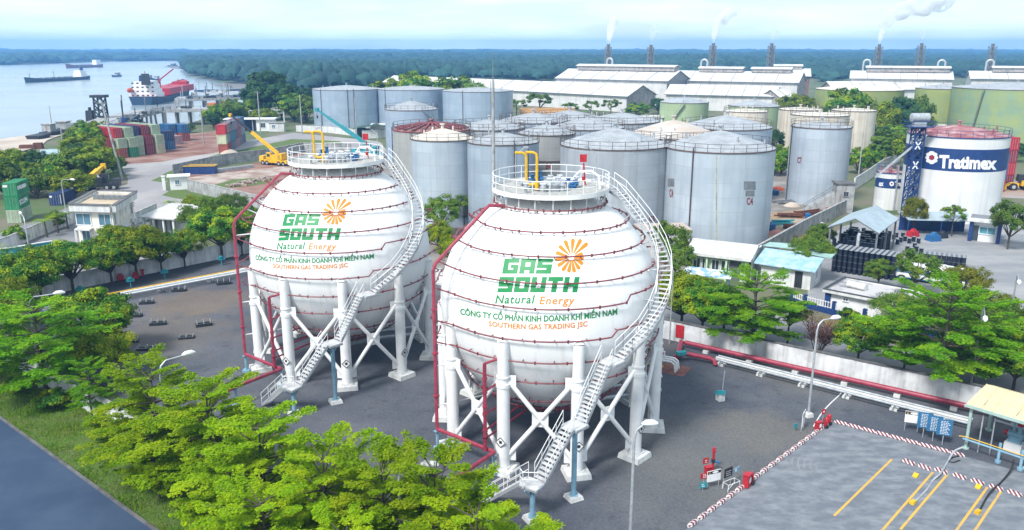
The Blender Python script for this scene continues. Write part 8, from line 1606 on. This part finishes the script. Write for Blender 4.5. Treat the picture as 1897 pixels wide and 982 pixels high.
# row of round trees inside the left wall
G_ = 'round trees along the left yard wall'
for k, px, h, w, lab in [('man2', (38, 578), 6.4, 1.0, 'round tree at the left edge of the wall row, with yellow tips'), ('man1', (78, 560), 6.6, 1.0, 'dark round tree second from the left in the wall row'), ('man2', (136, 541), 6.2, 1.05, 'round tree before the teal-topped wall, third in the row'), ('man1', (208, 528), 6.3, 0.95, 'bluish round tree left of the yellow-green one'), ('many', (254, 515), 6.9, 1.05, 'bright yellow-green round tree in the middle of the wall row'), ('man1', (300, 505), 5.4, 0.95, 'dark round tree right of the yellow-green one'), ('man2', (343, 496), 5.0, 0.9, 'smaller dark round tree before the annexe'), ('man1', (412, 480), 7.4, 1.0, 'round tree nearest the far sphere in the wall row'), ('man2', (449, 473), 5.4, 0.8, 'round tree partly behind the far sphere riser pipe'), ('many', (14, 612), 5.6, 1.0, 'yellow-tipped round tree below the left lamp post')]: plant(k, lab, px, h, None, w, G_)
for k, px, h, lab in [('oli2', (378, 446), 5.6, 'wide feathery dark tree behind the wall row, beside the annexe'), ('oli1', (395, 418), 5.0, 'feathery tree right of the annexe roof'), ('many', (366, 408), 4.2, 'small bright tree standing in the grass right of the annexe'), ('oli2', (430, 410), 4.6, 'low spreading tree left of the far sphere riser pipe'), ('scrub1', (452, 436), 4.6, 'dark bush tree under the far sphere inlet pipe'), ('man1', (210, 462), 3.6, 'low round tree at the corner of the cream house'), ('oli1', (160, 465), 1.6, 'small bush by the cream house porch'), ('bush', (68, 506), 2.6, 'dark rounded bush against the teal wall'), ('palm', (18, 500), 4.2, 'small palm by the house yard wall at the left edge'), ('palm', (88, 440), 4.0, 'palm at the near end of the palm hedge behind the house yard'), ('palm', (108, 432), 4.2, 'palm in the middle of the palm hedge behind the house yard'), ('palm', (126, 425), 4.0, 'palm at the far end of the palm hedge, nearest the cream house'), ('scrub1', (30, 452), 2.8, 'low leafy clump on the wall below the green containers'), ('scrub2', (105, 424), 2.8, 'olive bush among the palms behind the house yard'), ('palm', (318, 398), 3.4, 'spiky palm between the cream house and the annexe')]: plant(k, lab, px, h)
# riverside scrub on the left
G_ = 'trees between the lane and the river'; KS = ['scrub1', 'scrub2', 'scrub3', 'dark1', 'scrub3', 'scrub2']
SB = [(14, 366, 7), (48, 352, 6), (-20, 350, 7), (28, 332, 7), (66, 330, 6.5), (92, 336, 4.0), (128, 342, 7), (104, 362, 6), (70, 366, 5.5), (140, 366, 5.5), (150, 330, 8), (172, 336, 8), (192, 328, 5.6), (210, 320, 4.6), (220, 315, 3.4), (24, 316, 4.5), (-10, 322, 6), (160, 310, 8), (180, 306, 5), (172, 292, 9), (162, 280, 8), (140, 284, 5.0), (205, 262, 6), (182, 266, 7), (232, 246, 4), (254, 242, 4)]
REF = ['on the slope', 'by the sand bank', 'beside the hut', 'below the derrick', 'left of the container stack', 'behind the crane lorry', 'above the green containers']
for i, (px, py, h) in enumerate(SB):
    where = 'above the green containers' if px < 80 and py > 325 else 'by the sand bank' if px < 80 else 'around the blue-roofed hut' if px < 135 and py < 335 else 'behind the dark blue container' if px < 145 else 'behind the crane lorry' if py > 308 else 'between the derrick and the big container stack'
    peers = [q for q in SB if ('above the green containers' if q[0] < 80 and q[1] > 325 else 'by the sand bank' if q[0] < 80 else 'around the blue-roofed hut' if q[0] < 135 and q[1] < 335 else 'behind the dark blue container' if q[0] < 145 else 'behind the crane lorry' if q[1] > 308 else 'between the derrick and the big container stack') == where]
    k = KS[(i * 5 + 1) % 6]; col_ = {'scrub1': 'green', 'scrub2': 'olive', 'scrub3': 'yellow-tipped', 'dark1': 'dark', 'dark2': 'dark'}[k]
    plant(k, f'{col_} bushy tree {where}, {ORD[sorted(peers).index((px, py, h))]} from the left there', (px, py), h, None, rnd.uniform(0.9, 1.25), G_)
# big clump by the jetties and behind
G_ = 'tall trees between the jetties and the silver tanks'
for i, (px, py, h, k, lab) in enumerate([(478, 224, 14, 'dark1', 'leftmost dark tree of the clump behind the jetties'), (500, 214, 19, 'dark2', 'tallest dark tree of the clump behind the jetties'), (522, 222, 15, 'dark1', 'dark tree left of the gantry end, under the tallest one'), (546, 226, 11, 'scrub1', 'green tree behind the gantry'), (568, 228, 10, 'scrub2', 'olive tree right beside the leftmost silver tank'), (455, 228, 9, 'scrub1', 'low green tree behind the containers'), (428, 232, 9, 'scrub2', 'olive tree above the long container row'), (400, 236, 8, 'scrub1', 'green tree between the jetty and the long container row'), (396, 240, 6, 'dark2', 'dark tree behind the small container stack'), (536, 208, 12, 'dark2', 'dark tree behind the gantry clump'), (560, 206, 11, 'dark1', 'dark tree behind the leftmost silver tank'), (490, 236, 7, 'scrub3', 'yellow-tipped tree behind the roadside office'), (352, 246, 3, 'scrub2', 'low olive bush under the jetty piles'), (470, 198, 11, 'dark1', 'dark tree at the landward end of the second jetty')]): plant(k, lab, (px, py), h, None, rnd.uniform(1.0, 1.3), G_)
# trees among the tanks and factories
for px, py, Y, h, k, w, lab in [(728, 160, 345, 16, 'scrub3', 1.1, 'bright tree behind the back tank row, left of its neighbour'), (764, 158, 345, 18.5, 'scrub1', 0.9, 'tall bright tree rising behind the middle back-row tank'), (826, 160, 340, 16, 'scrub1', 1.2, 'low bright trees over the right back-row tank roof'), (858, 160, 345, 15.5, 'scrub2', 1.3, 'olive tree over the right back-row tank roof'),
    (957, 190, 330, 8.5, 'thin', 1.3, 'thin tree right of the back-row tanks'), (1000, 186, 330, 11, 'thin', 1.4, 'airy tree before the long white hall, above the orange-roofed shed'), (1057, 190, 330, 7, 'thin', 1.4, 'thin tree above the dark shelter'), (1095, 190, 335, 7.5, 'thin', 1.3, 'thin tree in the middle before the boarded gable'), (1132, 190, 335, 8, 'thin', 1.3, 'thin tree nearest the boarded gable'), (1180, 200, 340, 6, 'scrub1', 1.6, 'dark scrub between the gable and the white house'), (1220, 190, 360, 7, 'dark1', 1.2, 'dark tree between the two groups of factories'),
    (1332, 205, 262, 6.5, 'dark1', 1.1, 'dark tree between the two pale green tanks'), (1474, 190, 300, 12, 'scrub3', 1.0, 'bright green tree before the three-monitor hall'), (1432, 235, 205, 8.5, 'dark1', 0.7, 'dark tree between the rusty white tanks'), (1565, 200, 262, 15.5, 'scrub1', 0.95, 'big round tree in front of the olive tank'), (1632, 205, 255, 12.5, 'scrub3', 0.85, 'bright tree in the middle before the olive tank'), (1600, 205, 262, 11, 'dark2', 0.9, 'dark tree between the big round tree and the bright one'), (1676, 200, 262, 13.5, 'dark1', 0.85, 'grey-green tree before the yellowish green tank'), (1705, 200, 262, 12.5, 'scrub2', 0.7, 'olive tree at the left flank of the yellowish green tank'), (1700, 245, 190, 8.5, 'scrub3', 1.1, 'bright tree behind the lattice tower')]:
    plant(k, lab, None, h, None, w, None, Vector((xz(px, Y, h * 0.6), Y, 0)))
G_ = 'trees along the slatted wall'
for px, py, h, k, w, lab in [(1590, 322, 6, 'scrub1', 0.9, 'leafy bush tree right of the C7 tank foot'), (1612, 312, 5, 'scrub1', 1.0, 'leafy bush in the middle of the slatted wall'), (1630, 306, 9, 'cone', 1.2, 'tall slim tree before the slatted wall'), (1648, 302, 8, 'cone', 1.1, 'slim tree right of the tallest slim one'), (1660, 292, 6.5, 'scrub2', 0.9, 'olive tree left of the lattice tower'), (1628, 268, 5.5, 'dark1', 1.6, 'dark hedge-like tree beyond the slatted wall'), (1655, 264, 5.5, 'scrub1', 1.4, 'green hedge-like tree beyond the slatted wall, left of the tower'), (1606, 276, 5, 'scrub1', 1.2, 'green tree at the foot of the rightmost rusty white tank'), (1447, 322, 6.5, 'scrub1', 1.1, 'green tree between the C4 and C7 tanks'), (1434, 326, 5.0, 'scrub1', 0.9, 'lower green tree next to the C4 tank wall'), (1880, 300, 5, 'dark1', 1.0, 'dark bush at the foot of the huge sea-green tank')]: plant(k, lab, px_ if False else (px, py), h, None, w, G_)
# right-hand side
for k, px, h, w, lab in [('layd', (1392, 652), 7.6, 1.15, 'wide layered tree overhanging the long white wall, left one of two'), ('layd2', (1738, 728), 9.4, 1.0, 'biggest layered tree overhanging the long white wall, behind the canopy'), ('layd', (1800, 712), 7.6, 0.95, 'layered tree right of the biggest one, behind the lamp post'), ('layd2', (1672, 702), 6.0, 0.75, 'low layered tree left of the biggest one'),
    ('many', (1262, 610), 6.2, 1.0, 'yellow-green tree beside the near sphere, behind the white wall'), ('man1', (1300, 622), 6.0, 0.9, 'dark round tree between the yellow-green and the wide layered tree'), ('man2', (1340, 618), 5.0, 0.9, 'dark round tree behind the wide layered tree'), ('man1', (1588, 676), 4.6, 0.95, 'dark round tree right of the bare reddish shrub'), ('man2', (1876, 726), 5.0, 1.0, 'dark round tree behind the canopy roof at the right edge'), ('man1', (1835, 700), 4.6, 0.9, 'round tree between the last layered tree and the right edge'), ('thin', (1458, 640), 4.8, 1.0, 'thin-trunked small tree by the side road'),
    ('oli1', (1236, 494), 6.2, 0.9, 'blue-green tree touching the near sphere stair'), ('oli1', (1250, 520), 5.0, 0.9, 'sparse tree left of the pale green house'), ('oli2', (1499, 517), 5.6, 0.72, 'sparse grey-green tree below the diagonal wall'), ('oli1', (1520, 470), 4.6, 0.9, 'olive tree against the diagonal wall, left of the shed'), ('oli1', (1626, 536), 4.0, 0.85, 'small olive tree before the large drum stack'), ('oli1', (1692, 545), 5.4, 1.0, 'small olive tree in front of the bus'), ('yel', (1782, 566), 4.6, 1.0, 'yellow-green spreading tree beyond the flat-roofed building'), ('yel', (1860, 585), 2.4, 1.0, 'low yellow-green bush at the corner of the drum yard'),
    ('oli2', (1664, 622), 4.4, 1.0, 'wide olive tree hiding the left part of the flat-roofed building'), ('oli2', (1800, 640), 5.2, 1.25, 'wide olive tree hiding the right part of the flat-roofed building'), ('oli2', (1856, 664), 5.0, 1.0, 'wide olive tree beside the navy gate pillar'), ('oli1', (1740, 622), 4.6, 1.1, 'olive tree behind the biggest layered tree'), ('yel', (1690, 432), 5.8, 0.62, 'yellow-flecked tree at the foot of the lattice tower'), ('thin', (1762, 438), 5.0, 1.0, 'thin pale tree in front of the banded tank'), ('oli1', (1866, 462), 7.2, 0.85, 'taller feathery tree right of the navy-sided kiosk'), ('bush', (1572, 596), 1.5, 1.0, 'small bush against the navy fence wall'), ('bush', (1606, 606), 1.0, 1.0, 'tiny bush right of the other one at the navy fence wall'),
    ('oli1', (818, 436), 6.5, 0.9, 'feathery tree seen between the two spheres, in front of the tanks'), ('many', (812, 470), 4.6, 0.9, 'bright tree seen low between the two spheres'), ('oli1', (860, 420), 5.4, 1.0, 'sparse tree behind the near sphere, left side'), ('many', (838, 500), 4.5, 0.8, 'bright round tree behind the near sphere riser pipe')]:
    plant(k, lab, px, h, None, w)
bs_ = bare('bare reddish shrub behind the lamp post and the long white wall', 5); bs_.location = g(1512, 664)

# ================================================================== FAR WOODS AND AIR
def far_woods():
    q = np.random.default_rng(3); pts = []
    P = np.array([(p.x, p.y) for p in RIVER])
    def in_river(X):
        ins = np.zeros(len(X), bool); j = len(P) - 1
        for i in range(len(P)):
            c = ((P[i, 1] > X[:, 1]) != (P[j, 1] > X[:, 1])) & (X[:, 0] < (P[j, 0] - P[i, 0]) * (X[:, 1] - P[i, 1]) / (P[j, 1] - P[i, 1] + 1e-9) + P[i, 0]); ins ^= c; j = i
        return ins
    near = np.array([(-900, 125), (335, 119), (345, 137), (400, 151), (440, 156), (480, 166), (560, 174), (700, 166), (740, 150), (1000, 150), (1050, 145), (1510, 145), (1530, 158), (1570, 145), (3000, 145)], float)
    out = []
    for (y0, y1, sp, rad, hh) in ((430, 900, 8.5, 6.0, 11), (900, 1700, 13, 9.0, 12), (1700, 2900, 26, 18, 13), (2900, 5100, 52, 38, 15)):
        n = int(((y1 ** 2 - y0 ** 2) * 0.86) / sp ** 2); Y = np.sqrt(q.uniform(y0 ** 2, y1 ** 2, n)); X = Y * q.uniform(-0.80, 0.92, n); px = 948.5 + 1500 * X / (Y * CP + 28 * SP)
        v = Y * SP - 28 * CP; dz = Y * CP + 28 * SP; py = 491 - 1500 * v / dz; lim = np.interp(px, near[:, 0], near[:, 1]); ok = (py < lim) & ~in_river(np.stack([X, Y], 1)) & ~in_river(np.stack([X, Y - rad], 1))
        X, Y = X[ok], Y[ok]; k = len(X); out.append(np.stack([X, Y, q.uniform(0.75, 1.25, k) * rad, q.uniform(0.6, 1.2, k) * hh * (1 + 0.25 * np.sin(X / 140) * np.cos(Y / 210))], 1))
    A = np.concatenate(out); bm = bmesh.new(); bmesh.ops.create_icosphere(bm, subdivisions=2, radius=1); bv = np.array([v.co[:] for v in bm.verts]); bf = np.array([[v.index for v in f.verts] for f in bm.faces]); bm.free()
    keep = bv[:, 2] > -0.5; idx = -np.ones(len(bv), int); idx[keep] = np.arange(keep.sum()); bf = bf[keep[bf].all(1)]; bf = idx[bf]; bv = bv[keep]
    n = len(A); nv = len(bv); V = np.repeat(bv[None], n, 0) * (1 + q.normal(0, 0.17, (n, nv, 1))); V[:, :, 0] = V[:, :, 0] * A[:, 2:3] + A[:, 0:1]; V[:, :, 1] = V[:, :, 1] * A[:, 2:3] + A[:, 1:2]; V[:, :, 2] = (V[:, :, 2] * 0.5 + 0.5) * A[:, 3:4]
    Fc = (bf[None] + (np.arange(n) * nv)[:, None, None]).reshape(-1, 3)
    m = mat('haze_tinted_canopy', (0.004, 0.030, 0.032), 0.9, scale=0.03, col2=(0.022, 0.085, 0.066), lo=0.35, hi=0.65, coord='Object')  # part of the distance haze is put into this colour as a blue-green cast
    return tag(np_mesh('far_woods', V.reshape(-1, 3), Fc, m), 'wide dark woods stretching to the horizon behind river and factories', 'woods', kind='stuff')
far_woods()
b = MB(); b.box((0, 2480, 34.8), (10600, 5640, 71.6)); hz_ob = b.build('haze', bpy.data.materials.new('haze_air'), smooth=False); tag(hz_ob, 'pale blue haze over the whole port', 'haze', kind='stuff')
hm = hz_ob.data.materials[0]; hm.use_nodes = True; nt = hm.node_tree; nt.nodes.remove(nt.nodes['Principled BSDF']); vo = N(nt, 'ShaderNodeVolumePrincipled'); vo.inputs['Color'].default_value = (0.22, 0.52, 1.0, 1); vo.inputs['Density'].default_value = 0.00028; vo.inputs['Anisotropy'].default_value = 0.0
nt.links.new(vo.outputs[0], nt.nodes['Material Output'].inputs['Volume'])
